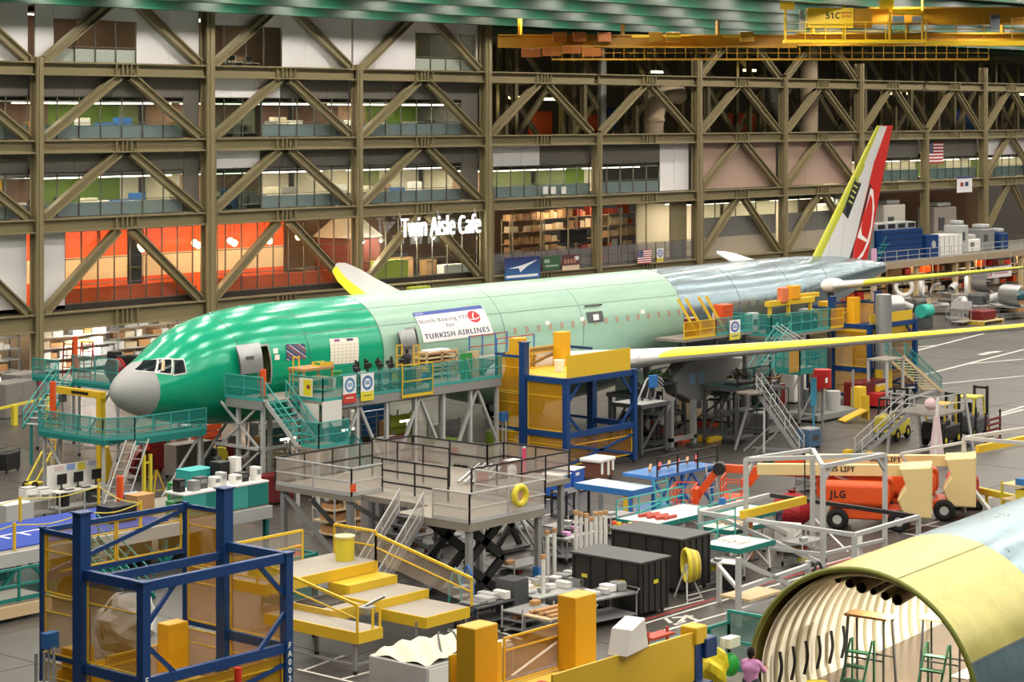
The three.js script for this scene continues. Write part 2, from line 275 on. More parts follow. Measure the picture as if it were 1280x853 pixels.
/* high bay lamps between the roof beams */
{
  const shell = new THREE.CylinderGeometry(0.35, 0.62, 0.5, 12); const disc = new THREE.CircleGeometry(0.6, 8); disc.rotateX(Math.PI / 2); disc.translate(0, -0.24, 0);
  const shellM = M(0x9a9d9c, 0.5, 0.3), discM = glow(0xfff4e6, 26);
  const hang = bx(0.06, 1.2, 0.06, 0, 0.85, 0);
  const lamp = (x, z, y, power) => {
    const o = thing('high_bay_lamp', 'round white high bay lamp hanging between green roof beams', 'lamp', [x, y, z], 0, 'high bay lamps under the roof');
    part(o, 'reflector', [shell], shellM); part(o, 'lens', [disc], discM); part(o, 'hanger', [hang], shellM);
    const l = new THREE.RectAreaLight(0xfff4e6, power, 1.1, 1.1); l.position.set(0, -0.32, 0); l.rotation.x = -Math.PI / 2; o.add(l);
  };
  for (let z = -31.6; z < 84; z += 10) for (let x = -38; x < 172; x += z < 40 ? 7.62 : 15.24) lamp(x, z, 27.85, z < 40 ? 165 : 330);
  for (const z of [-62, -82, -102]) for (let x = 0; x < 230; x += 22.86) lamp(x, z, 27.85, 420);
  for (let x = 180; x < 235; x += 15.24) for (const z of [-30, -15, 0, 20]) lamp(x, z, 27.85, 300);
}

/* ================= office facade behind the aircraft ================= */
const ZF = -37;
const wx = px => onZ(px, 200, ZF).x;
const COL = [8.2, ...[45, 258.5, 445, 606, 745, 870, 978, 1073, 1155, 1228].map(wx)]; COL.push(COL[COL.length - 1] + 13, COL[COL.length - 1] + 26);
const TOP = { 1: 5.55, 2: 12.05, 3: 17.5, 4: 22.9 };    // top of the beam under each storey
const BEAM = 0.95;
const facade = struct('wall_office', 'olive steel frame of the office block behind the aircraft');
{
  const n = COL.length;
  COL.forEach((x, i) => {
    const wide = [2, 4, 6, 8, 10].includes(i), w = wide ? 0.75 : 0.6;
    const top = i <= 4 ? (wide ? 29.2 : 23.2) : [6, 8, 10].includes(i) ? 24.6 : i === 7 ? 23 : 17.6;
    part(facade, 'column', [...ibar(V(x, 0, ZF + 0.1), V(x, top, ZF + 0.1), w, 0.8, 0.14), bb(x - 0.12, x + 0.12, 0, top, ZF + 0.45, ZF + 0.6)], C.steel);
    if (wide) part(facade, 'conduit', [rod(V(x + 0.5, 0.2, ZF + 0.4), V(x + 0.5, 17, ZF + 0.4), 0.07), rod(V(x + 0.7, 0.2, ZF + 0.4), V(x + 0.7, 13, ZF + 0.4), 0.05)], C.steel);
  });
  const bays = n - 1;
  for (let b = 0; b < bays; b++) {
    const x0 = COL[b], x1 = COL[b + 1], xm = (x0 + x1) / 2;
    for (const lv of [1, 2, 3, 4]) {
      const y = TOP[lv]; const h = lv === 1 ? 1.25 : BEAM;
      if (lv === 1 && b > 7) continue;
      const m = C.steel;
      part(facade, 'beam', ibar(V(x0 + 0.3, y - h / 2, ZF), V(x1 - 0.3, y - h / 2, ZF), 0.7, h, 0.1), m);
      part(facade, 'gusset', [-0.95, -0.4, 0, 0.4, 0.95].map(d => bb(xm + d - 0.04, xm + d + 0.04, y - h + 0.1, y - 0.1, ZF + 0.02, ZF + 0.32)), m);
    }
    // inverted V braces in every storey
    const brace = (lv, m = C.steel) => {
      const y0 = TOP[lv] + 0.1, y1 = lv < 4 ? TOP[lv + 1] - BEAM : 27.6;
      part(facade, 'brace', ibar(V(x0 + 0.7, y0, ZF), V(xm - 0.55, y1, ZF), 0.5, 0.62, 0.11), m);
      part(facade, 'brace', ibar(V(xm + 0.55, y1, ZF), V(x1 - 0.7, y0, ZF), 0.5, 0.62, 0.11), m);
    };
    if (b <= 3) [1, 2, 3, 4].forEach(l => brace(l));
    else if (b === 6 || b === 7) [1, 2, 3, 4].forEach(l => brace(l));
    else if (b === 4 || b === 5) brace(3);
    else { brace(3); if (b >= 10) { brace(2); brace(1); } }
  }
}
/* floors and inner walls of the offices */
const OZ = -44.5;
for (const [lv, i1] of [[1, 8], [2, 12], [3, 12], [4, 4]]) structMesh('floor_office', ['', 'dark slab of the cafe level', 'slab of the second office level', 'slab of the third office level', 'slab of the top office level'][lv], bb(COL[0], COL[i1], TOP[lv] - 0.75, TOP[lv] - 0.45, OZ, ZF - 0.4), lv === 1 ? M(0x4a443a, 0.7) : C.panelGrey);
structMesh('ceiling_office', 'ceiling of the top office level', bb(COL[0], COL[4], 26.9, 27.1, OZ, ZF - 0.5), C.panel);
let panelNo = 0, winNo = 0;
function panelWall(x0, x1, y0, y1, mat, label, dx = 2.56) {     // separate sheet panels with open joints
  const o = struct('trim_' + (++panelNo), label); const n = Math.max(1, Math.round((x1 - x0) / dx)), w = (x1 - x0) / n;
  for (let i = 0; i < n; i++) part(o, 'panel', bb(x0 + i * w + 0.012, x0 + (i + 1) * w - 0.012, y0, y1, ZF - 0.62, ZF - 0.5), mat);
  return o;
}
const mull = M(0x6d6a60, 0.5, 0.3), clear = pane(0xf3f7f6), dim = pane(0xa9b4b0);
function glazing(x0, x1, y0, y1, label, { step = 1.92, spandrel = 0, glass = clear, transom = [], spMat = M(0x93a0a4, 0.5) } = {}) {
  const o = struct('window_' + (++winNo), label); const n = Math.max(1, Math.round((x1 - x0) / step)), w = (x1 - x0) / n, z = ZF - 0.55;
  for (let i = 0; i < n; i++) {
    const a = x0 + i * w + 0.03, b = a + w - 0.06;
    if (spandrel) part(o, 'spandrel_panel', bb(a, b, y0 + 0.04, y0 + spandrel, z - 0.1, z - 0.06), spMat);
    part(o, 'pane', bb(a, b, y0 + 0.02, y1 - 0.02, z - 0.008, z + 0.008), glass);
  }
  for (let i = 0; i <= n; i++) part(o, 'mullion', bb(x0 + i * w - 0.03, x0 + i * w + 0.03, y0, y1, z - 0.06, z + 0.05), mull);
  for (const t of [y0, y1, ...transom]) part(o, 'transom', bb(x0, x1, t - 0.03, t + 0.03, z - 0.06, z + 0.05), mull);
  if (spandrel) part(o, 'guard_rail', bb(x0, x1, y0 + spandrel + 0.12, y0 + spandrel + 0.17, z + 0.06, z + 0.1), mull);
  return o;
}
const tintWall = { tan: M(0xa8866a, 0.85), green: M(0x5f7a24, 0.8), yellow: M(0xe0b020, 0.8), brown: M(0x6d5142, 0.85), cream: M(0xd8cfb4, 0.8), grey: M(0x8b8a86, 0.8), dark: M(0x35312d, 0.85), orange: M(0xe0602a, 0.7), white: M(0xe2dfd8, 0.8), blue: M(0x2e5c9a, 0.7), olive: M(0x82895a, 0.8), red: M(0xa0331f, 0.8) };
const SN = { 1: 'cafe storey', 2: 'lower glazed office storey', 3: 'upper glazed office storey', 4: 'top office storey' };
const officeLightM = glow(0xfff0d8, 7);
function officeBay(b, lv, colors, { x0 = COL[b] + 0.4, x1 = COL[b + 1] - 0.4, power = 10, lid = true, ceil = null, desks = 5 } = {}) {
  const y0 = TOP[lv] - 0.45, y1 = ceil || (lv < 4 ? TOP[lv + 1] - 0.8 : 26.9); let x = x0;
  const tot = colors.reduce((s, c) => s + c[1], 0);
  for (const [c, f] of colors) { const xe = x + (x1 - x0) * f / tot; const m = structMesh('wall_inner', c + ' partition wall of the ' + SN[lv] + ', bay ' + (b + 1), bb(x, xe, y0, y1, OZ, OZ + 0.2), tintWall[c]); x = xe; }
  if (lid) structMesh('ceiling_inner', 'white ceiling of the ' + SN[lv] + ', bay ' + (b + 1), bb(x0, x1, y1 - 0.45, y1 - 0.4, OZ, ZF - 0.7), tintWall.white);
  for (const dz of [2.4, 4.6]) {
    const o = thing('strip_light', 'long white strip light on the ceiling of the ' + SN[lv], 'lamp', [(x0 + x1) / 2, y1 - 0.55, ZF - dz], 0, 'strip lights of the ' + SN[lv]);
    part(o, 'tube', bx((x1 - x0) * 0.86, 0.08, 0.16), officeLightM); part(o, 'housing', bx((x1 - x0) * 0.88, 0.05, 0.26, 0, 0.07, 0), C.white);
    const l = new THREE.RectAreaLight(0xfff0d8, power * 2.7, (x1 - x0) * 0.86, 0.3); l.position.set(0, -0.06, 0); l.rotation.x = -Math.PI / 2; o.add(l);
  }
  for (let i = 0; i < desks; i++) {
    const dx = x0 + (i + 0.5) * (x1 - x0) / desks + rr(-0.3, 0.3), dz = ZF - rr(1.9, 3.2);
    const d = thing('office_desk', 'pale office desk with side panels on the ' + SN[lv], 'desk', [dx, y0, dz], 0, 'desks of the ' + SN[lv]);
    part(d, 'desktop', bx(1.9, 0.05, 0.8, 0, 0.75, 0), tintWall.white); part(d, 'side_panel', bx(0.05, 0.73, 0.75, -0.9, 0.365, 0), tintWall.grey); part(d, 'side_panel', bx(0.05, 0.73, 0.75, 0.9, 0.365, 0), tintWall.grey); solo('desk_divider', 'low fabric divider behind a desk of the ' + SN[lv], 'divider', [bx(1.9, 1.3, 0.06, 0, 0.65, 0), bx(1.94, 0.04, 0.08, 0, 1.31, 0)], pick([tintWall.grey, tintWall.cream, tintWall.tan]), [dx, y0, dz - 0.46], 0, 'dividers of the ' + SN[lv]);
    const k = solo('computer_monitor', 'black computer monitor on a pale desk of the ' + SN[lv], 'monitor', [bx(0.55, 0.36, 0.05, 0, 0.32, 0), bx(0.06, 0.18, 0.05, 0, 0.1, -0.02), bx(0.24, 0.02, 0.18, 0, 0.01, 0)], C.black, [dx + rr(-0.4, 0.4), y0 + 0.775, dz - 0.1], rr(-0.6, 0.6), 'monitors of the ' + SN[lv]);
  }
}
/* storage along the office walls */
function officeStore(b, lv, n) {
  const y0 = TOP[lv] - 0.45;
  for (let i = 0; i < n; i++) { const h = rr(1.25, 2.0), w = rr(0.8, 1.7), x = COL[b] + 1.2 + (i + rr(0.1, 0.7)) * (COL[b + 1] - COL[b] - 2) / n, m = pick([tintWall.white, tintWall.white, tintWall.cream, tintWall.grey, tintWall.dark, C.wood, C.blueLight]);
    const o = thing('office_cabinet', ['', '', 'cabinet among the desks of the lower glazed office storey', 'cabinet among the desks of the upper glazed office storey'][lv], 'cabinet', [x, y0, ZF - rr(3.9, 5.2)], 0, 'cabinets of the ' + SN[lv]); part(o, 'body', bx(w, h, 0.5, 0, h / 2, 0), m); part(o, 'door', bx(w * 0.46, h * 0.9, 0.03, -w * 0.24, h / 2, 0.26), m); part(o, 'door', bx(w * 0.46, h * 0.9, 0.03, w * 0.24, h / 2, 0.26), m); }
}
for (const lv of [2, 3]) for (let b = 0; b < 4; b++) officeStore(b, lv, 7);
structMesh('wall_inner', 'tan rear wall along the top office storey', bb(COL[0], COL[4] + 8, 22.4, 27, OZ - 0.3, OZ - 0.02), tintWall.tan);
/* storey 4 */
{
  const px4 = (a) => onZ(a, 60, ZF).x, y4 = TOP[4], top = 27.3;
  const w1 = px4(73), w1e = px4(176), w2 = px4(267), w2e = px4(358), w3 = px4(525), w3e = px4(600);
  panelWall(COL[0], COL[1] - 0.3, y4, top, C.panel, 'white sheet panels on the top storey left of the meeting room');
  panelWall(COL[1] + 0.3, w1, y4, top, C.panel, 'narrow white panels beside the meeting room window');
  panelWall(w1, w1e, 25.9, top, C.panel, 'white panels above the meeting room window'); panelWall(w1e, COL[2] - 0.3, y4, top, C.panel, 'white panels right of the meeting room window');
  glazing(w1, w1e, y4, 25.9, 'meeting room window on the top storey', { spandrel: 0.95, spMat: tintWall.white });
  panelWall(w2, w2e, 25.9, top, C.panel, 'white panels over the second top storey window');
  glazing(w2, w2e, y4, 25.9, 'top storey window beside the tall column', { step: 1.7 });
  panelWall(w2e, COL[3], y4, top, C.panel, 'broad white panels in the middle of the top storey');
  panelWall(COL[3] + 0.2, w3, y4, top, C.panel, 'white panels left of the last top storey window'); panelWall(w3, w3e, 25.95, top, C.panel, 'white panels above the last top storey window');
  panelWall(w3e, COL[4] - 0.3, y4, top, C.panel, 'white strip panel at the end of the top storey');
  glazing(w3, w3e, y4, 25.95, 'last window of the top storey', { spandrel: 0.95, spMat: tintWall.white });
  officeBay(1, 4, [['brown', 1]], { x0: w1, x1: w1e, desks: 2, power: 5 }); officeBay(2, 4, [['tan', 1], ['brown', 1]], { x0: w2, x1: w2e, desks: 3, power: 4 }); officeBay(3, 4, [['olive', 1], ['green', 1]], { x0: w3, x1: w3e, desks: 2, power: 4 });
}
/* storeys 3 and 2, three and a half bays */
const tones3 = [[['tan', 1], ['yellow', 1]], [['yellow', 1.2], ['brown', 2.6], ['green', 4], ['olive', 1.2]], [['tan', 5], ['cream', 1], ['brown', 2]], [['brown', 3], ['tan', 2], ['green', 4]]];
const tones2 = [[['tan', 1], ['cream', 1]], [['yellow', 1.2], ['brown', 2], ['green', 4], ['cream', 1]], [['cream', 2], ['tan', 5], ['cream', 2]], [['cream', 4], ['olive', 2], ['cream', 3]]];
for (const [lv, tones, g0, g1, s1] of [[3, tones3, 17.55, 20.5, 22.0], [2, tones2, 12.1, 15.2, 16.6]]) for (let b = 0; b < 4; b++) {
  const x0 = COL[b] + 0.3, x1 = COL[b + 1] - 0.3, nm = ['first', 'second', 'third', 'fourth'][b] + ' bay of the ' + SN[lv];
  const end = b === 1 ? x0 + (x1 - x0) * 0.9 : b === 3 ? x0 + (x1 - x0) * 0.86 : x1;
  if (b === 2) { panelWall(x0, x0 + 7.6 * (lv === 3 ? 1 : 0.72), g1, s1, C.panel, 'white head panels in the ' + nm); panelWall(x0 + 7.6 * (lv === 3 ? 1 : 0.72), x1, g1, s1, C.panelGrey, 'dark grey head panels in the ' + nm); }
  else panelWall(x0, end, g1, s1, C.panelGrey, 'dark grey head panels in the ' + nm, 3.8);
  if (end < x1) panelWall(end, x1, g0, s1, C.panelGrey, 'dark return panel at the end of the ' + nm);
  if (b === 2) { glazing(x0, x0 + 5.6, g0, g1, 'dark tinted window in the ' + nm, { glass: dim }); glazing(x0 + 5.7, x1, g0, g1, 'clear office window in the ' + nm, { spandrel: 0.95 }); }
  else glazing(x0, end, g0, g1, 'long clear office window in the ' + nm, { spandrel: 0.95 });
  officeBay(b, lv, tones[b], { ceil: g1 + 0.1, desks: 6, power: 9 });
}
/* storey 1: white wall, orange cafe, open cafe */
{
  const p1 = a => onZ(a, 330, ZF).x, y0 = 5.7, y1 = 11.05;
  panelWall(COL[0], COL[1] - 0.4, y0, y1, C.panel, 'white panels on the cafe storey left of the column', 3.8);
  panelWall(COL[1] + 0.4, p1(87), y0, y1, C.panel, 'white panels beside the orange canteen window', 3.0);
  glazing(p1(87), COL[2] - 0.9, y0 + 0.3, y1, 'first orange canteen window with narrow panes', { step: 1.55, transom: [7.3, 9.1] });
  glazing(COL[2] + 0.7, COL[3] - 0.3, y0 + 0.3, y1, 'second orange canteen window with narrow panes', { step: 1.6, transom: [7.3, 9.1] });
  glazing(COL[3] + 0.3, COL[4] - 0.4, y0 + 0.3, y1, 'tall glazed front of the cafe', { step: 1.9, transom: [7.4] });
  panelWall(COL[0], COL[4], y0 - 0.15, y0 + 0.25, M(0x2e2a26, 0.8), 'dark kick panels under the cafe windows', 5);
  for (const [a, b, nm] of [[p1(87), COL[2] - 0.9, 'first'], [COL[2] + 0.7, COL[3] - 0.3, 'second']]) {
    structMesh('wall_inner', 'bright orange upper wall of the ' + nm + ' canteen room', bb(a, b, 8.6, y1, -45.2, -45), tintWall.orange);
    structMesh('wall_inner', 'cream band of wall in the ' + nm + ' canteen room', bb(a, b, 6.9, 8.6, -45.2, -45), tintWall.cream);
    structMesh('wall_inner', 'deep orange lower wall of the ' + nm + ' canteen room', bb(a, b, 5.1, 6.9, -45.2, -45), tintWall.orange);
    structMesh('ceiling_inner', 'orange ceiling of the ' + nm + ' canteen room', bb(a, b, y1, y1 + 0.1, -45, ZF - 0.7), tintWall.orange);
    part(facade, 'orange_counter_front', bb(a, b, y0 + 0.3, 7.0, ZF - 1.1, ZF - 0.95), tintWall.orange, 'orange counter front behind the glass');
    const n = nm === 'first' ? 6 : 8;
    for (let i = 0; i < n; i++) {
      const x = a + (i + 0.6) * (b - a) / n, o = thing('pendant_lamp', 'glowing round pendant lamp in the orange canteen', 'lamp', [x, 9.4, ZF - 3 - (i % 2) * 2.5], 0, 'pendant lamps in the canteen');
      part(o, 'globe', sph(0.26, 0, 0, 0, 8), glow(0xffd9a0, 6)); part(o, 'cord', bx(0.03, 1.5, 0.03, 0, 1, 0), C.black);
      const l = new THREE.PointLight(0xffd3a0, 20, 0, 2); l.position.set(0, -0.32, 0); l.shadow.radius = 6; l.castShadow = true; o.add(l);
    }
    for (let i = 0; i < 5; i++) {
      const x = a + (i + 0.5) * (b - a) / 5 + rr(-0.4, 0.4), h = rr(0.9, 1.6);
      solo('canteen_appliance', 'dark canteen appliance on the counter of the ' + nm + ' orange room', 'appliance', [rb(rr(0.7, 1.4), h, 0.7, 0, h / 2, 0), bx(0.4, 0.12, 0.02, 0, h * 0.7, 0.36)], pick([C.black, C.greyDark, C.grey]), [x, 5.1 + 0.02, ZF - 4.5], 0, 'appliances of the ' + nm + ' canteen room');
      const t = thing('canteen_table', 'small round canteen table with pedestal in the ' + nm + ' orange room', 'table', [x + 1, 5.1, ZF - 2.2], 0, 'canteen tables of the ' + nm + ' room');
      part(t, 'tabletop', cyl(0.5, 0.5, 0.05, 0, 0.95, 0), tintWall.white); part(t, 'pedestal', cyl(0.05, 0.05, 0.95), C.black);
    }
  }
  // the open cafe
  const a = COL[3] + 0.4, b = COL[4] - 0.5;
  structMesh('wall_inner', 'pale rear wall of the cafe', bb(a, b, 5.1, y1, -48.2, -48), tintWall.tan);
  structMesh('ceiling_inner', 'pale ceiling of the cafe', bb(a, b, y1, y1 + 0.1, -48, ZF - 0.7), tintWall.cream);
  const cw = struct('wall_curved', 'curved dark red slatted wall inside the cafe');
  for (let k = 0; k < 10; k++) { const g = new THREE.CylinderGeometry(2.7, 2.7, 0.34, 24, 1, true, 0, Math.PI * 2); g.translate(COL[3] + 4.6, 5.3 + k * 0.4, -42.5); part(cw, 'slat', g, M(0x6a2a1c, 0.7, 0, { side: 2 })); }
  part(cw, 'core', cyl(2.62, 2.62, 4, COL[3] + 4.6, 5.1, -42.5, 24), M(0x6a2a1c, 0.7));
  const drum = thing('ceiling_drum', 'white conical bulkhead above the slatted cafe wall', 'bulkhead', [COL[3] + 4.6, 9.2, -42.5]); part(drum, 'cone', cyl(2.9, 1.2, 1.5, 0, 0, 0, 24), tintWall.white);
  for (let i = 0; i < 6; i++) {
    const o = thing('dome_pendant', 'white dome pendant lamp hanging in the cafe', 'lamp', [a + 2 + i * 2.1, 9.0, ZF - 1.6], 0, 'dome pendants in the cafe');
    part(o, 'shade', cyl(0.3, 0.08, 0.25, 0, 0, 0), tintWall.white); part(o, 'bulb', sph(0.12, 0, -0.02, 0, 8), glow(0xfff2dc, 8)); part(o, 'cord', bx(0.02, 1.85, 0.02, 0, 1.13, 0), C.black);
    const l = new THREE.PointLight(0xfff0d8, 26, 0, 2); l.position.set(0, -0.2, 0); l.shadow.radius = 6; l.castShadow = true; o.add(l);
  }
  const box = (nm, lb, x0, x1, h, z, m, dz = 0.8) => solo(nm, lb, 'counter', [rb(x1 - x0, h, dz, 0, h / 2, 0, 0.05), bx((x1 - x0) * 0.96, 0.06, dz + 0.1, 0, h + 0.02, 0)], m, [(x0 + x1) / 2, 5.1, z]);
  box('planter_box', 'yellow green block planter at the cafe front', p1(484), p1(524), 2.2, ZF - 1.6, C.lime); box('serving_counter', 'wooden serving counter in the cafe', p1(526), p1(550), 2.2, ZF - 3.4, C.wood); box('serving_counter', 'small wooden counter at the cafe column', p1(557), p1(570), 1.9, ZF - 2.6, C.wood); box('drinks_counter', 'white drinks counter behind the cafe glass', p1(567), p1(598), 1.5, ZF - 1.5, tintWall.white);
  box('dark_booth', 'black booth between the wooden counters', p1(541), p1(560), 2.5, ZF - 5, C.black);
  for (let i = 0; i < 3; i++) { const s = thing('menu_screen', 'dark menu screen hanging over the cafe counter', 'screen', [p1(533 + i * 22), 8.8, ZF - 3.2], 0, 'menu screens in the cafe'); part(s, 'panel', bx(1.4, 0.8, 0.08), C.black); part(s, 'bracket', bx(0.05, 1.9, 0.05, 0, 1.3, 0), C.grey); }
  // lime block on the beam under the cafe
  solo('lime_planter', 'lower yellow green block hanging under the cafe planter', 'planter', [rb(2.4, 0.9, 0.5, 0, 0.45, 0), bx(2.2, 0.05, 0.4, 0, 0.92, 0)], C.lime, [p1(515), 4.35, ZF + 0.75]);
}
/* cafe sign */
const fontBold = await new FontLoader().loadAsync('fonts/droid/droid_sans_bold.typeface.json');
const fontSans = await new FontLoader().loadAsync('fonts/droid/droid_sans_regular.typeface.json');
function lettering(str, size, depth, font = fontBold) { const g = new TextGeometry(str, { font, size, depth, curveSegments: 4 }); g.computeBoundingBox(); const c = g.boundingBox; g.translate(-(c.min.x + c.max.x) / 2, -(c.min.y + c.max.y) / 2, 0); return g; }
{
  const p = onZ(501, 283, ZF + 0.7), q = onZ(599, 278, ZF + 0.7), w = q.x - p.x;
  const o = thing('cafe_sign', 'white glowing channel letters reading Twin Aisle Cafe', 'sign', [(p.x + q.x) / 2, 10.15, ZF + 0.75]);
  const parts = 'Twin Aisle Cafe'; const g = lettering(parts, 1.0, 0.18, fontSans); g.computeBoundingBox(); const s = w / (g.boundingBox.max.x - g.boundingBox.min.x); g.scale(s, s * 1.45, 1);
  part(o, 'letters', g, glow(0xffffff, 1.1)); pieces(o, 'bracket', [-w / 2 + 0.2, 0, w / 2 - 0.2].map(x => bar(V(x, 0.1, -0.08), V(x, 1.2, -0.45), 0.06)), C.greyLight); pieces(o, 'mounting_bar', [bx(w, 0.06, 0.06, 0, 0.1, -0.06), bx(w, 0.06, 0.06, 0, -0.3, -0.06)], C.greyLight);
}
/* ================= facade right of the cafe, cranes, storage behind ================= */
{
  const z = a => onZ(a, 200, ZF).x;
  // second storey, bays five and six
  panelWall(COL[4] + 0.4, z(680), 14.8, 16.6, C.panel, 'white head panels right of the cafe column', 2.6); panelWall(z(680), COL[5] - 0.3, 14.8, 16.6, C.panelGrey, 'grey head panels left of the thin column', 6); panelWall(COL[5] + 0.3, z(830), 14.8, 16.6, C.panelGrey, 'grey head panels right of the thin column', 9);
  panelWall(z(830), COL[6] - 0.5, 12.1, 16.6, C.panel, 'tall white end panels beside the wide column', 2);
  glazing(COL[4] + 0.4, COL[5] - 0.3, 12.1, 14.8, 'clear office window left of the thin column', { spandrel: 1.0 }); glazing(COL[5] + 0.3, z(830), 12.1, 14.8, 'clear office window right of the thin column', { spandrel: 1.0 });
  officeBay(4, 2, [['cream', 2], ['tan', 3], ['olive', 3]], { ceil: 14.9, power: 14 }); officeBay(5, 2, [['olive', 3], ['green', 2], ['cream', 2]], { ceil: 14.9, power: 14, x1: z(830) });
  for (const px of [682, 692, 705]) { const p = onZ(px, 238, ZF - 0.4); solo('window_notice', 'white paper notice on the office guard rail', 'paper', bx(0.65, 0.65, 0.03), C.white, [p.x, p.y, ZF - 0.43], 0, 'notices on the guard rail'); }
  // blind beige walls
  for (const b of [6, 7]) {
    panelWall(COL[b] + 0.4, COL[b + 1] - 0.4, 12.1, 16.5, C.beige, 'blind pinkish beige wall in bay ' + (b + 1), 5);
    panelWall(COL[b] + 0.4, COL[b + 1] - 0.4, 5.6, 7.4, M(0xa89f8c, 0.8), 'beige parapet panels in bay ' + (b + 1), 5); panelWall(COL[b] + 0.4, COL[b + 1] - 0.4, 7.4, 9.3, M(0x6f6f6a, 0.7), 'grey louvre panels in bay ' + (b + 1), 1.1);
    glazing(COL[b] + 0.4, COL[b + 1] - 0.4, 9.3, 11.05, 'clerestory window in bay ' + (b + 1), { step: 3.6 });
    officeBay(b, 1, [['cream', 1]], { ceil: 11.1, power: 12, desks: 0 });
  }
  for (const b of [8, 9, 10, 11]) {
    panelWall(COL[b] + 0.4, COL[b + 1] - 0.4, 14.6, 16.6, b === 10 ? C.panel : C.panelGrey, 'head panels over the gallery in bay ' + (b + 1), 4);
    glazing(COL[b] + 0.4, COL[b + 1] - 0.4, 12.1, 14.6, 'gallery window in bay ' + (b + 1), { spandrel: 1.2, step: 1.7, spMat: M(0x7c8f90, 0.4) });
    officeBay(b, 2, [['olive', 2], ['cream', 3], ['green', 1]], { ceil: 14.7, power: 13, desks: 3 });
  }
  // dark roof space over bays five and six and further right
  structMesh('wall_roofspace', 'dark wall of the roof space over the middle bays', bb(COL[4], COL[6], 17, 29.2, -60.5, -60), C.panelGrey); structMesh('wall_roofspace', 'dark wall of the roof space behind the tail', bb(COL[6], 238, 17, 29.2, -60.5, -60), C.panelGrey);
  structMesh('wall_roofspace', 'dark side wall of the roof space', bb(COL[4] - 0.3, COL[4], 17, 29.2, -60, -38), C.panelGrey);
  structMesh('ceiling_roofspace', 'dark ceiling of the roof space', bb(COL[4], 238, 26.6, 26.8, -60, -38.5), M(0x15503c, 0.6));
  const tr = struct('trim_truss', 'dark steel trusses of the roof space'); const dk = C.steel;
  for (let i = 0; i < 42; i++) { const x = COL[4] + 1 + i * 3.3, zz = -43 - (i % 3) * 4; part(tr, 'truss_post', ibar(V(x, 16.8, zz), V(x, 26.5, zz), 0.45, 0.5, 0.1), dk); if (i % 2) part(tr, 'truss_diagonal', ibar(V(x, 17, zz), V(x + 5, 22, zz), 0.35, 0.4, 0.08), dk); else part(tr, 'truss_diagonal', ibar(V(x, 22, zz), V(x + 5, 17, zz), 0.35, 0.4, 0.08), dk); if (i % 2) part(tr, 'truss_diagonal', ibar(V(x + 4, 22.6, zz), V(x, 26.2, zz), 0.35, 0.4, 0.08), dk); }
  for (const zz of [-43, -47, -51]) for (const y of [22.3, 26]) part(tr, 'truss_chord', ibar(V(COL[4], y, zz), V(230, y, zz), 0.4, 0.5, 0.1), dk);
  const sheet = (px0, px1, y0, y1, c, lb) => structMesh('wall_inner', lb, bb(onZ(px0, 140, -54).x, onZ(px1, 140, -54).x, y0, y1, -54.2, -54), c);
  sheet(612, 628, 17, 19.4, tintWall.blue, 'blue sheet wall in the roof space'); sheet(662, 690, 17, 19.6, tintWall.orange, 'orange sheet wall in the roof space left of the duct'); sheet(735, 758, 17, 19.3, tintWall.orange, 'orange sheet wall in the roof space by the duct'); sheet(760, 770, 17, 20, tintWall.blue, 'narrow blue sheet in the roof space'); sheet(912, 945, 17, 19.4, tintWall.orange, 'orange sheet wall behind the braced bay'); sheet(1190, 1222, 17, 20, tintWall.blue, 'dark blue sheet wall behind the tail');
  for (const [px, py] of [[640, 122], [690, 124], [820, 90], [937, 88], [1120, 117], [1140, 117], [1190, 118], [1275, 118]]) { const p = onZ(px, py, -50); const o = thing('roof_lamp', 'yellowish strip lamp in the dark roof space', 'lamp', [p.x, p.y, -50], 0, 'lamps in the dark roof space'); part(o, 'tube', bx(2.2, 0.25, 0.2), glow(0xffe9a0, 5)); part(o, 'hanger', bx(0.05, 26.6 - p.y, 0.05, 0, (26.6 - p.y) / 2, 0), dk); const l = new THREE.RectAreaLight(0xffe9b0, 16, 2.2, 0.3); l.position.set(0, -0.15, 0); l.rotation.x = -Math.PI / 2; o.add(l); }
  // ducts
  const bend = (name, label, pts, r, m) => { const g = hose(pts, r, 24, 16); const o = thing(name, label, 'duct'); part(o, 'pipe', g, m); const e = A3(pts[0]); part(o, 'collar', cyl(r * 1.12, r * 1.12, 0.3, e.x, e.y, e.z, 18), m); part(o, 'collar', cyl(r * 1.12, r * 1.12, 0.3, A3(pts[1]).x, A3(pts[1]).y, e.z, 18), m); };
  { const x = z(845); bend('air_duct', 'large beige elbow duct beside the wide column', [[x, 17.05, -39.6], [x, 18.6, -39.6], [x + 0.6, 20.4, -39.6], [x + 2.2, 21.2, -39.6], [x + 4, 21.2, -39.6]], 0.95, M(0xb8a68c, 0.7)); }
  { const x = z(785); bend('air_duct', 'silver spiral duct rising through the dark roof space', [[x, 17.05, -40], [x, 20, -40], [x, 23, -40], [x, 26.5, -40]], 0.4, M(0xa8a8a4, 0.35, 0.7)); }
  { const x = z(1037); bend('air_duct', 'large beige vertical duct behind the braced bay', [[x, 17.05, -39.5], [x, 20, -39.5], [x, 25, -39.5], [x, 26.4, -39.5]], 0.9, M(0xb8a68c, 0.7)); bend('air_duct', 'dark silver curved duct behind the braced bay', [[x - 3.5, 22.4, -41.8], [x - 3.2, 20.5, -41.8], [x - 2, 19, -41.8], [x, 18.4, -41.8], [x + 1.5, 17.2, -41.8]], 0.75, M(0x77756f, 0.35, 0.7)); }
  // open first storey, bays five and six: guard mesh and banners
  const gr = struct('trim_gallery', 'grey mesh guard of the open storage gallery');
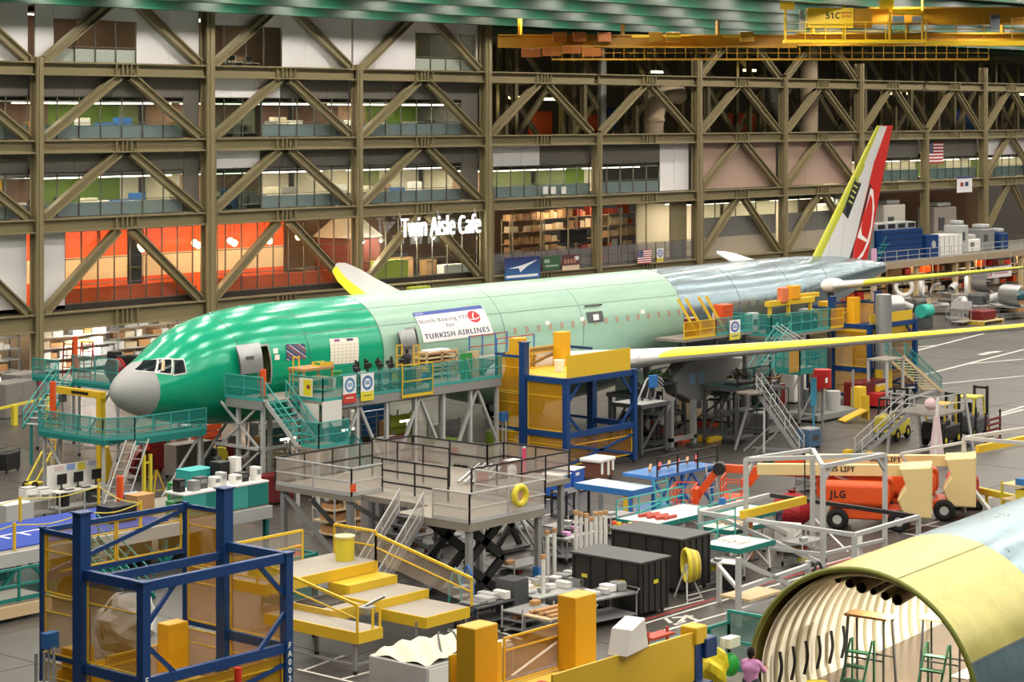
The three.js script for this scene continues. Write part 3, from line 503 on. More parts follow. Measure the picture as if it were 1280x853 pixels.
  for (const b of [4, 5]) railing(gr, [V(COL[b] + 0.5, 5.1, ZF - 0.1), V(COL[b + 1] - 0.5, 5.1, ZF - 0.1)], { h: 2.3, mat: C.greyDark, mesh: film(0x77777a, 0.7), gap: 1.5, mid: [0.33, 0.66], toe: false });
  for (const b of [4, 5]) part(gr, 'netting_post', [0.25, 0.5, 0.75].flatMap(f => bb(COL[b] + (COL[b + 1] - COL[b]) * f - 0.05, COL[b] + (COL[b + 1] - COL[b]) * f + 0.05, 5.1, 11, ZF - 0.2, ZF - 0.1)), C.steel);
  panelWall(z(843), COL[6] - 0.8, 5.6, 11, C.steel, 'olive boxed column beside the gallery', 1.3);
  structMesh('wall_inner', 'dim tan wall behind the storage gallery', bb(COL[4], COL[6], 5.1, 11.1, -56.2, -56), tintWall.tan);
  structMesh('floor_gallery', 'slab of the storage gallery', bb(COL[4], COL[6], 4.8, 5.1, -56, ZF - 0.4), C.panelGrey);
  structMesh('ceiling_inner', 'white ceiling of the storage gallery', bb(COL[4] + 0.4, COL[6] - 0.4, 11.07, 11.12, -56, ZF - 0.5), tintWall.white);
  for (const px of [640, 700, 770, 830]) { const o = thing('strip_light', 'strip light above the storage gallery', 'lamp', [z(px), 10.905, -44], 0, 'strip lights above the gallery'); part(o, 'tube', bx(4, 0.1, 0.2), officeLightM); part(o, 'housing', bx(4.1, 0.12, 0.3, 0, 0.1, 0), C.white); const l = new THREE.RectAreaLight(0xfff0d8, 55, 4, 0.3); l.position.set(0, -0.07, 0); l.rotation.x = -Math.PI / 2; o.add(l); }
  let kk = 0; for (const [px, c] of [[640, [C.wood, C.carton, C.tan]], [686, [C.wood, C.carton, C.tan]], [734, [M(0xc9563a, 0.7), C.wood, C.tan, C.red]], [778, [M(0xc9563a, 0.7), C.tan, C.greyLight]]]) { const p = [onZ(px + 14, 300, -45).x, 5.1, -45 - kk * 0.6]; kk++; rack('wooden parts rack number ' + ['one', 'two', 'three', 'four'][kk - 1] + ' on the storage gallery', p, 0, 5.0, 4.6, 1.1, 5, { mat: C.steel, shelfMat: C.wood }); fillRack(p, 5.0, 4.6, 1.1, 5, c, 'small parts box on a rack of the storage gallery', 'boxes on the gallery racks', { name: 'parts_box', max: 0.8, skip: 0.2, dens: 0.75 }); }
  for (const px of [709, 725]) { const p = onZ(px, 295, -41); const t = thing('wall_television', 'black television mounted above the storage gallery', 'television', [p.x, p.y, -41], 0, 'televisions at the gallery'); part(t, 'screen', rb(2.0, 1.15, 0.1, 0, 0, 0), C.black); part(t, 'bracket', bx(0.08, 11.1 - p.y, 0.08, 0, (11.1 - p.y) / 2, -0.1), C.greyDark); }
  // banners on the beam and rail
  const hang = (name, label, cat, a, b, m, off = 0.5) => { const p = onZ(a[0], a[1], ZF + off), q = onZ(b[0], b[1], ZF + off); return solo(name, label, cat, [bb(p.x, q.x, q.y, p.y, ZF + off - 0.02, ZF + off + 0.02)], m); };
  const poster = canvasMat(256, 160, (g, w, h) => { const k = g.createLinearGradient(0, 0, 0, h); k.addColorStop(0, '#1d2c66'); k.addColorStop(1, '#3a78b8'); g.fillStyle = k; g.fillRect(0, 0, w, h); g.fillStyle = '#eef2f6'; g.beginPath(); g.moveTo(20, 78); g.lineTo(120, 60); g.lineTo(240, 26); g.lineTo(160, 70); g.lineTo(110, 110); g.lineTo(100, 80); g.closePath(); g.fill(); g.fillRect(10, 128, 230, 18); }, 0.6);
  hang('airplane_poster', 'blue banner picturing a white jet on the gallery rail', 'banner', [631, 323], [675, 347], poster); hang('green_poster', 'dark green notice banner next to the jet banner', 'banner', [679, 321], [700, 337], canvasMat(64, 64, (g) => { g.fillStyle = '#2d5a3c'; g.fillRect(0, 0, 64, 64); g.fillStyle = '#9bb09c'; g.fillRect(8, 40, 48, 8); g.fillRect(4, 14, 20, 16); })); hang('photo_poster', 'brown photo banner left of the thin column', 'banner', [703, 319], [724, 337], canvasMat(64, 64, (g) => { g.fillStyle = '#5a3530'; g.fillRect(0, 0, 64, 64); g.fillStyle = '#d8c4a8'; g.fillRect(0, 44, 64, 20); g.fillStyle = '#d9dde6'; g.beginPath(); g.arc(54, 16, 9, 0, 7); g.fill(); g.fillStyle = '#b07a68'; for (let i = 0; i < 4; i++) g.fillRect(6 + i * 12, 18, 8, 18); }));
  const fm = flagMat(); hang('national_flag', 'small stars and stripes flag on the gallery rail', 'flag', [797, 313], [814, 329], fm, 0.5); hang('national_flag', 'stars and stripes flag hung on the grey panel behind the fin', 'flag', [1158, 178], [1179, 204], fm, -0.44);
  hang('team_sign', 'yellow and white sign with blue roundel on the gallery rail', 'sign', [821, 311], [829, 328], roundel('#d8c93c', '#3c5a9c', '#3c5a9c'), 0.1);
  hang('team_flag', 'white flag with dark emblem on the beam behind the tail', 'flag', [1196, 221], [1215, 240], canvasMat(64, 64, (g) => { g.fillStyle = '#e6e6ea'; g.fillRect(0, 0, 64, 64); g.fillStyle = '#4a4a80'; g.fillRect(0, 0, 64, 9); g.fillStyle = '#8c3a40'; g.fillRect(14, 24, 14, 16); g.fillStyle = '#30406a'; g.fillRect(34, 22, 14, 18); }), 0.5);
}
/* bridge crane crossing the hall under the roof */
{
  const D = 180, y0 = 23.7, A = px => { const p = along(px, 75, D); p.y = 0; return p; };
  const c = thing('bridge_crane', 'long yellow overhead bridge crane with railed catwalk under the roof', 'crane', [0, 0, 0]);
  const cy = M(0xb08418, 0.45), cyl2 = M(0xe0c030, 0.45), rust = M(0xa8601c, 0.5);
  const P = (px, y, back = 0) => { const p = A(px); p.y = y; return p.add(V(WX * back, 0, WZ * back)); };
  part(c, 'catwalk', bar(P(690, y0 + 0.05, 0.5), P(1236, y0 + 0.05, 0.5), 1.1, 0.14), cy);
  railing(c, [P(690, y0, 0), P(960, y0, 0), P(1236, y0, 0)], { h: 1.15, mat: cy, mesh: null, gap: 0.85, r: 0.022, toe: false });
  part(c, 'girder', ibar(P(622, y0 + 1.6, 2.2), P(1000, y0 + 1.6, 2.2), 0.9, 1.1, 0.12), cy); part(c, 'girder', ibar(P(1000, y0 + 1.75, 2.2), P(1290, y0 + 1.75, 2.2), 0.9, 1.1, 0.12), cy);
  for (const px of [700, 725, 756, 820, 842, 935]) part(c, 'end_carriage', merge([rb(1.1, 0.8, 0.9, 0, 0, 0)]).applyMatrix4(new THREE.Matrix4().makeRotationY(-0.862).setPosition(P(px, y0 + 1.9, 0.9))), px < 760 ? rust : cy);
  for (const [px, h] of [[664, 1.2], [690, 1.4], [715, 1.8], [740, 1.3]]) part(c, 'hoist_block', merge([rb(1.6, 0.7, 0.8, 0, 0, 0)]).applyMatrix4(new THREE.Matrix4().makeRotationY(-0.862).setPosition(P(px, y0 + h * 0.5, 1.2))), rust);
  for (const px of [650, 780, 900, 1020, 1140, 1260]) part(c, 'hanger', bar(P(px, y0 + 2, 2.2), P(px, 29.3, 2.2), 0.25), cy);
  for (const px of [790, 830, 905]) part(c, 'warning_plate', bar(P(px, y0 + 1.95, 0.4), P(px + 22, y0 + 1.95, 0.4), 0.05, 0.2), M(0xf0d23a, 0.4));
  // trolley platform with cabin
  const t = thing('crane_trolley', 'bright yellow crane trolley with boxed cabin and railings above the tail', 'crane', [0, 0, 0]);
  const ty = 24.3, DT = 150, TY = M(0xf0cc22, 0.4); const Q = (px, y, back = 0) => { const p = along(px, 75, DT); p.y = y; return p.add(V(WX * back, 0, WZ * back)); };
  part(t, 'platform', bar(Q(980, ty - 0.1, 0), Q(1155, ty - 0.1, 0), 1.6, 0.22), TY); railing(t, [Q(980, ty, -0.7), Q(1155, ty, -0.7)], { h: 1.2, mat: TY, mesh: null, gap: 1.3, r: 0.026, toe: false });
  const cab = part(t, 'cabin', bar(Q(1009, ty + 1.5, 0.3), Q(1066, ty + 1.5, 0.3), 1.2, 1.35), TY, 'yellow cabin box'); part(t, 'cabin_side', bar(Q(1067, ty + 1.5, 0.4), Q(1090, ty + 1.5, 0.4), 1.0, 1.3), cy);
  const tx = (s, px, y, size, m) => { const g = lettering(s, size, 0.02); g.rotateY(-0.862); const p = Q(px, y, -0.34); g.translate(p.x, p.y, p.z); part(cab, 'lettering', g, m); };
  tx('51C', 1040, ty + 1.65, 0.42, C.black); tx('DANGER', 1057, ty + 1.85, 0.13, C.red); tx('20 TON', 1057, ty + 1.6, 0.13, C.red);
  part(t, 'control_case', bar(Q(1000, ty + 1.3, 0.2), Q(1005, ty + 1.3, 0.2), 0.6, 1.5), C.greyLight); part(t, 'operator_booth', bar(Q(1115, ty + 1.9, 0.3), Q(1154, ty + 1.9, 0.3), 1.4, 0.2), TY);
  part(t, 'booth_window', bar(Q(1116, ty + 1.4, 0.2), Q(1131, ty + 1.4, 0.2), 0.1, 0.5), M(0x8fb4d8, 0.2)); part(t, 'booth_window', bar(Q(1141, ty + 1.4, 0.2), Q(1154, ty + 1.4, 0.2), 0.1, 0.5), M(0x9fb4c8, 0.2));
  for (const px of [982, 1055, 1113, 1154]) part(t, 'suspension_post', bar(Q(px, ty, 0.2), Q(px, 29.2, 0.2), 0.14), cyl2);
  part(t, 'girder', ibar(Q(1090, ty + 1.7, 1.4), Q(1300, ty + 1.7, 1.4), 0.8, 1.2, 0.12), cy); part(t, 'lower_rail', bar(Q(1155, ty - 0.2, 0.2), Q(1300, ty - 0.2, 0.2), 0.4, 0.3), TY); railing(t, [Q(1160, ty, 0), Q(1300, ty, 0)], { h: 1.5, mat: cy, mesh: null, gap: 1.8, toe: false });
  for (const px of [984, 1108]) part(t, 'motor', merge([cylX(0.42, 0.9, 0, 0, 0, 12)]).applyMatrix4(new THREE.Matrix4().makeRotationY(-0.862).setPosition(Q(px, ty + 2.5, 0))), TY);
  part(t, 'junction_box', bar(Q(1236, ty + 1.2, -0.5), Q(1247, ty + 1.2, -0.5), 0.3, 1.0), M(0x5a6670, 0.5));
}
/* storage under the offices on the left */
{
  const whites = [C.white, C.white, C.tan, M(0xd8cdb4, 0.8), C.carton, C.greyLight, M(0xc7b79a, 0.8)];
  let i = 0; for (const [x, z] of [[16, -42], [23.4, -44], [30.8, -42], [38.2, -44], [45.6, -42]]) { rack('tall grey storage rack under the offices, ' + ['beside the end wall', 'behind the nose stand', 'behind the parts bench', 'behind the red ladder', 'behind the nose'][i++], [x, 0, z], 0, 7, 4.2, 1.2, 6); fillRack([x, 0, z], 7, 4.2, 1.2, 6, whites, 'small pale parts box on a rack under the offices', 'boxes on the racks under the offices', { dens: 0.8, skip: 0.1 }); }
  for (let k = 0; k < 5; k++) { const o = thing('strip_light', 'strip light under the cafe slab', 'lamp', [15 + k * 8, 4.22, -40], 0, 'strip lights under the cafe slab'); part(o, 'tube', bx(4, 0.1, 0.2), officeLightM); part(o, 'housing', bx(4.1, 0.1, 0.3, 0, 0.1, 0), C.white); part(o, 'hanger', bx(0.05, 0.4, 0.05, 0, 0.33, 0), C.white); const l = new THREE.RectAreaLight(0xfff4e4, 120, 4, 0.3); l.position.set(0, -0.07, 0); l.rotation.x = -Math.PI / 2; o.add(l); }
  structMesh('wall_inner', 'pale wall behind the storage racks', bb(COL[0], COL[4], 0, 4.8, -48.2, -48), tintWall.cream);
  for (const [px, py, w, h, lb] of [[14, 520, 3.4, 2.2, 'grey steel equipment cabinet left of the yellow guard rail'], [29, 512, 2.6, 2.4, 'grey steel equipment cabinet with red labels']]) { const p = onY(px, py); const c = cabinet('equipment_cabinet', lb, [p.x, 0, p.z], 0.3, w, h, 1.6, M(0x7c7a76, 0.6), { doors: 2, cast: false }); if (h > 2.3) for (const x of [-0.6, 0.6]) part(c, 'warning_label', bx(0.5, 0.5, 0.02, x, 1.6, 0.84), C.red); part(c, 'plinth', bx(w + 0.1, 0.12, 1.7, 0, 0.06, 0), C.greyDark); }
  for (let k = 0; k < 4; k++) { const p = onY(2 + k * 13, 500 - (k % 3) * 6); solo('wrapped_bundle', 'white plastic wrapped bundle on a pallet by the racks', 'bundle', [rb(1.3, 0.15, 1.2, 0, 0.08, 0), (() => { const s = new THREE.IcosahedronGeometry(0.75, 1); s.scale(1, 0.7, 0.9); s.translate(0, 0.6, 0); return s; })()], pick([C.white, C.greyLight]), [p.x, 0, p.z - 1.2], rr(0, 3), 'wrapped bundles by the racks'); }
}
/* mezzanine on the far right */
{
  const zM = -30, zx = px => onZ(px, 320, zM).x, x0 = zx(1092), x1 = zx(1420), y = 4.3;
  const m = struct('floor_mezzanine', 'grey mezzanine deck behind the tail on beige posts');
  part(m, 'deck', bb(x0, x1, y - 0.3, y, -50, zM), C.deck); part(m, 'edge_beam', bb(x0, x1, y - 0.65, y - 0.05, zM, zM + 0.2), M(0xa2927a, 0.7));
  for (const px of [1095, 1148, 1197, 1213, 1279, 1330]) part(m, 'post', bb(zx(px) - 0.22, zx(px) + 0.22, 0, y - 0.3, zM - 0.5, zM - 0.06), M(0xc2b08c, 0.7));
  railing(m, [V(x0, y, zM), V(x1, y, zM)], { h: 1.1, mat: C.greyLight, mesh: null, gap: 2.2, toe: false });
  structMesh('wall_inner', 'grey boarded wall under the mezzanine', bb(x0, x1, 0, 2.2, -36.2, -36), M(0x6e6862, 0.8)); structMesh('wall_inner', 'tan wall at the back of the mezzanine', bb(x0, x1, 0, 10, -50.4, -50.2), tintWall.tan);
  for (let k = 0; k < 6; k++) { const o = thing('strip_light', 'strip light under the mezzanine deck', 'lamp', [x0 + 6 + k * 11, y - 0.46, -34], 0, 'strip lights under the mezzanine'); part(o, 'tube', bx(4, 0.1, 0.2), officeLightM); part(o, 'housing', bx(4.1, 0.12, 0.3, 0, 0.1, 0), C.white); const l = new THREE.RectAreaLight(0xffe0b0, 60, 4, 0.3); l.position.set(0, -0.07, 0); l.rotation.x = -Math.PI / 2; o.add(l); }
  const cols = [C.tan, C.wood, M(0xd8b070, 0.7), C.red, C.white, C.orange]; for (let k = 0; k < 7; k++) { const p = [x0 + 6 + k * 9.5, 0, -35]; rack('low tan parts rack in the row under the mezzanine', p, 0, 8.4, 3.4, 1.0, 4, { mat: C.tan, shelfMat: C.grey, group: 'racks under the mezzanine' }); if (k < 5) fillRack([p[0], 0, p[2]], 8.4, 3.4, 1.0, 4, cols, 'coloured parts box under the mezzanine', 'boxes under the mezzanine', { name: 'parts_tub', dens: 0.6, max: 0.8, skip: 0.4 }); }
  const put = (px, py) => onY(px, py, y);
  { const a = zx(1116), b = zx(1167), c = zx(1182); const o = thing('storage_container', 'large dark blue louvred container on the mezzanine', 'container', [(a + b) / 2, y, zM - 3]); part(o, 'body', bx(b - a, 3.1, 3.4, 0, 1.55, 0), C.blue); for (let k = 0; k < 5; k++) part(o, 'rib', bx(b - a + 0.05, 0.08, 0.06, 0, 0.3 + k * 0.62, 1.72), M(0x10285c, 0.5)); for (let k = 0; k < 4; k++) { const f = part(o, 'fan_housing', rb((b - a) / 4.6, 0.7, 2, -(b - a) / 2 + (k + 0.55) * (b - a) / 4.1, 3.45, 0), C.greyLight); part(f, 'fan_grille', bx((b - a) / 6, 0.45, 0.04, -(b - a) / 2 + (k + 0.55) * (b - a) / 4.1, 3.45, 1.02), C.black); }
    const o2 = thing('storage_container', 'small dark blue container with round vent beside the louvred one', 'container', [(b + c) / 2 + 0.3, y, zM - 2.2]); part(o2, 'body', bx(c - b, 2.3, 2.4, 0, 1.15, 0), C.blue); part(o2, 'vent', cylZ(0.4, 0.1, 0.2, 1.3, 1.22), C.greyLight);
    const o3 = thing('white_container', 'long white ribbed container on the mezzanine', 'container', [zx(1202), y, zM - 2.8]); part(o3, 'body', bx(zx(1218) - zx(1185), 2.1, 2.6, 0, 1.05, 0), C.white); for (let k = 0; k < 5; k++) part(o3, 'rib', bx(0.1, 2, 0.06, -2 + k * 1.0, 1.05, 1.32), C.greyLight); }
  for (const [px, w, h, c, lb] of [[1106, 2.4, 3.6, M(0x6f7c7a, 0.6), 'grey machine housing left of the blue container'], [1226, 1.6, 3, C.greyLight, 'pale grey machine tower beside the white container'], [1255, 3, 2.4, C.grey, 'grey machine bed near the mezzanine end'], [1275, 2, 1.8, C.blue, 'blue machine box at the mezzanine end'], [1238, 2.8, 1.4, C.white, 'white round topped machine on the mezzanine'], [1200, 4.5, 5.2, M(0xcfcabf, 0.7), 'tall pale machine behind the white container'], [1145, 8, 5.6, M(0xd9d2c0, 0.7), 'broad cream machine enclosure behind the blue container'], [1262, 5, 4.6, M(0x9a938a, 0.7), 'grey brown machine frame at the far end']]) { const p = V(zx(px), y, zM - (h > 4 ? 9 : 3)); const o = thing('factory_machine', lb, 'machine', p); part(o, 'housing', rb(w, h, 2.2, 0, h / 2, 0, 0.15), c); part(o, 'hood', rb(w * 0.6, 0.5, 1.4, w * 0.1, h + 0.25, 0, 0.2), C.greyLight); part(o, 'control_panel', bx(w * 0.25, h * 0.3, 0.1, -w * 0.2, h * 0.6, 1.13), C.greyDark); }
  for (const [px, hh] of [[1103, 2.6]]) { const o = thing('teal_stair', 'small teal stair at the mezzanine machine', 'stair', [zx(px), y, zM - 0.6]); part(o, 'frame', [bar(V(0, 0, 0), V(1.8, 1.8, 0), 0.1), bar(V(0, 0.9, 0), V(1.8, 2.6, 0), 0.06), bb(1.8, 2.6, 1.7, 1.8, -0.5, 0)], C.teal); for (let k = 0; k < 6; k++) part(o, 'tread', bx(0.3, 0.05, 0.7, 0.2 + k * 0.3, 0.25 + k * 0.3, -0.3), C.tealLight); }
  { const p = onZ(1233, 335, zM + 0.4), q = onZ(1266, 345, zM + 0.4); solo('warning_banner', 'white banner with red prohibition ring below the mezzanine', 'sign', [bb(p.x, q.x, q.y, p.y, zM + 0.22, zM + 0.26), bb(p.x + 0.1, p.x + 0.16, q.y, y - 0.1, zM + 0.21, zM + 0.22), bb(q.x - 0.16, q.x - 0.1, q.y, y - 0.1, zM + 0.21, zM + 0.22)], canvasMat(256, 80, (g, w, h) => { g.fillStyle = '#e4dede'; g.fillRect(0, 0, w, h); g.strokeStyle = '#a8384a'; g.lineWidth = 8; g.beginPath(); g.arc(40, 40, 24, 0, 7); g.moveTo(24, 24); g.lineTo(56, 56); g.stroke(); g.fillStyle = '#b87a88'; g.fillRect(90, 18, 150, 12); g.fillRect(90, 46, 130, 10); })); }
  { const p = onZ(1087, 302, zM + 0.4); solo('pink_banner', 'pink notice board at the mezzanine corner', 'sign', [bx(1.0, 2.0, 0.05, 0, 1, 0), bx(0.06, 5, 0.06, 0, -1.4, -0.05)], M(0xd9a8c8, 0.7), [x0 - 0.6, 3.9, zM + 0.4]); }
}
/* ================= the airliner ================= */
const FC = 6.12;      // height of the fuselage centre line
function curve(tab) { return x => {
  const n = tab.length; if (x <= tab[0][0]) return tab[0][1]; if (x >= tab[n - 1][0]) return tab[n - 1][1];
  let i = 0; while (x > tab[i + 1][0]) i++;
  const [x0, y0] = tab[i], [x1, y1] = tab[i + 1], h = x1 - x0, s = (y1 - y0) / h;
  const sl = k => k <= 0 || k >= n - 1 ? (k <= 0 ? (tab[1][1] - tab[0][1]) / (tab[1][0] - tab[0][0]) : (tab[n - 1][1] - tab[n - 2][1]) / (tab[n - 1][0] - tab[n - 2][0])) : (() => { const a = (tab[k][1] - tab[k - 1][1]) / (tab[k][0] - tab[k - 1][0]), b = (tab[k + 1][1] - tab[k][1]) / (tab[k + 1][0] - tab[k][0]); return a * b <= 0 ? 0 : 2 * a * b / (a + b); })();
  const m0 = sl(i), m1 = sl(i + 1), t = (x - x0) / h;
  return (2 * t ** 3 - 3 * t * t + 1) * y0 + (t ** 3 - 2 * t * t + t) * h * m0 + (-2 * t ** 3 + 3 * t * t) * y1 + (t ** 3 - t * t) * h * m1;
}; }
const yTop = curve([[0, -0.72], [0.08, -0.42], [0.3, -0.12], [0.7, 0.2], [1.3, 0.52], [2, 0.85], [2.6, 1.2], [3.3, 1.68], [4, 2.05], [5, 2.42], [6, 2.68], [7.5, 2.92], [9, 3.05], [11, 3.1], [60, 3.1], [65, 2.95], [69, 2.6], [73.1, 2.05]]);
const yBot = curve([[0, -0.72], [0.08, -1.02], [0.3, -1.3], [0.7, -1.6], [1.3, -1.88], [2, -2.12], [3.3, -2.45], [5, -2.75], [7.5, -3.0], [10, -3.1], [50, -3.1], [54, -2.85], [58, -2.2], [62, -1.35], [66, -0.42], [70, 0.6], [73.1, 1.35]]);
const hWid = curve([[0, 0.0], [0.08, 0.32], [0.3, 0.62], [0.7, 0.97], [1.3, 1.36], [2, 1.72], [3.3, 2.22], [5, 2.65], [7.5, 2.98], [10, 3.1], [50, 3.1], [55, 2.92], [60, 2.45], [65, 1.75], [69, 1.05], [73.1, 0.16]]);
function fusPoint(x, a, off = 0) { const t = yTop(x), b = yBot(x), m = (t + b) / 2, r = (t - b) / 2, w = hWid(x); return V(x, FC + m + (r + off) * Math.cos(a), (w + off) * Math.sin(a)); }
function inFus(p) { if (p.x < 0 || p.x > 73.1) return false; const t = yTop(p.x), b = yBot(p.x), m = (t + b) / 2, r = (t - b) / 2, w = hWid(p.x); return ((p.y - FC - m) / r) ** 2 + (p.z / w) ** 2 < 1; }
function onFus(px, py) { let a = 90, b = a; while (b < 190 && !inFus(along(px, py, b))) { a = b; b += 0.4; } for (let i = 0; i < 24; i++) { const m = (a + b) / 2; inFus(along(px, py, m)) ? b = m : a = m; } return along(px, py, b); }
function fusNormal(p) { const e = 0.02, f = q => { const t = yTop(q.x), b = yBot(q.x), m = (t + b) / 2, r = (t - b) / 2, w = hWid(q.x); return ((q.y - FC - m) / r) ** 2 + (q.z / w) ** 2; }; return V(f(V(p.x + e, p.y, p.z)) - f(V(p.x - e, p.y, p.z)), f(V(p.x, p.y + e, p.z)) - f(V(p.x, p.y - e, p.z)), f(V(p.x, p.y, p.z + e)) - f(V(p.x, p.y, p.z - e))).normalize(); }
const doorways = [];    // openings left in the skin: x0, x1, angle from the crown a0, a1
function skin(x0, x1, step, a0 = 0, a1 = Math.PI * 2, na = 96, off = 0, xs) {
  const X = xs || []; if (!xs) for (let x = x0; x < x1 - 1e-6; x += step) X.push(x); if (!xs) { X.push(x1); if (na === 144) { for (const d of doorways) for (const e of [d.x0, d.x1]) if (e > x0 && e < x1) X.push(e); X.sort((a, b) => a - b); } }
  const pos = [], uv = [], idx = []; let L = 0;
  X.forEach((x, i) => { for (let k = 0; k <= na; k++) { const a = a0 + (a1 - a0) * k / na, p = fusPoint(x, a, off); pos.push(p.x, p.y, p.z); uv.push(x / 6, a * 3.1 / 6); } });
  for (let i = 0; i < X.length - 1; i++) for (let k = 0; k < na; k++) { const xc = (X[i] + X[i + 1]) / 2, ac = a0 + (a1 - a0) * (k + 0.5) / na; if (na === 144 && doorways.some(d => xc > d.x0 && xc < d.x1 && ac > d.a0 && ac < d.a1)) continue; const p = i * (na + 1) + k, q = p + na + 1; idx.push(p, p + 1, q, q, p + 1, q + 1); }
  const g = new THREE.BufferGeometry(); g.setAttribute('position', new THREE.Float32BufferAttribute(pos, 3)); g.setAttribute('uv', new THREE.Float32BufferAttribute(uv, 2)); g.setIndex(idx); g.computeVertexNormals();
  return g;
}
function fusPatch(c, off = 0.02, nu = 8, nv = 8) {   // a sheet lying on the fuselage; c = four corners in photo pixels, each laid on the skin
  const pos = [], uv = [], idx = [], P = c.map(q => onFus(...q));
  for (let j = 0; j <= nv; j++) for (let i = 0; i <= nu; i++) {
    const u = i / nu, v = j / nv, x = (1 - v) * ((1 - u) * P[0].x + u * P[1].x) + v * ((1 - u) * P[3].x + u * P[2].x);
    const y = (1 - v) * ((1 - u) * P[0].y + u * P[1].y) + v * ((1 - u) * P[3].y + u * P[2].y);
    const t = yTop(x), b = yBot(x), m = (t + b) / 2, r = (t - b) / 2, w = hWid(x), z = w * Math.sqrt(Math.max(0, 1 - ((y - FC - m) / r) ** 2));
    const p = V(x, y, z); p.addScaledVector(fusNormal(p), off); pos.push(p.x, p.y, p.z); uv.push(u, 1 - v);
  }
  for (let j = 0; j < nv; j++) for (let i = 0; i < nu; i++) { const a = j * (nu + 1) + i, b = a + nu + 1; idx.push(a, b, a + 1, a + 1, b, b + 1); }
  const g = new THREE.BufferGeometry(); g.setAttribute('position', new THREE.Float32BufferAttribute(pos, 3)); g.setAttribute('uv', new THREE.Float32BufferAttribute(uv, 2)); g.setIndex(idx); g.computeVertexNormals(); return g;
}
const skinN = tileNoise(512, [[5, 2], [14, 1.5], [50, 1], [140, 0.6]]);
function skinMat(r, g, b, amp, rough, metal, lines, smooth) {
  return new THREE.MeshStandardMaterial({ roughness: 1, metalness: metal, side: THREE.DoubleSide,
    map: dataTex(512, (x, y, i) => { const n = 1 + amp * (skinN[i] - 0.5); const l = lines && (x % 171 < 1 || y % 128 < 1) ? 0.9 : 1; return [Math.min(255, r * n * l), Math.min(255, g * n * l), Math.min(255, b * n * l)]; }, true),
    roughnessMap: dataTex(512, (x, y, i) => { const v = 255 * (rough + (smooth ? 0.05 : 0.1) * (skinN[i] - 0.5)); return [v, v, v]; }) });
}
const matGreen = skinMat(16, 164, 126, 0.1, 0.2, 0.1, true, true), matMint = skinMat(150, 188, 170, 0.08, 0.3, 0.05, true, true), matAlu = skinMat(132, 153, 163, 0.1, 0.25, 0.72, true, true);
const matWingWhite = M(0xc9cccd, 0.45, 0.1), matWingGrey = M(0x9aa0a4, 0.45, 0.2), matLE = M(0xe8d91c, 0.45), matLime = M(0xb9bd2e, 0.5);
const plane = thing('airliner', 'unpainted green and silver twin-aisle airliner being assembled on the factory floor', 'airplane');
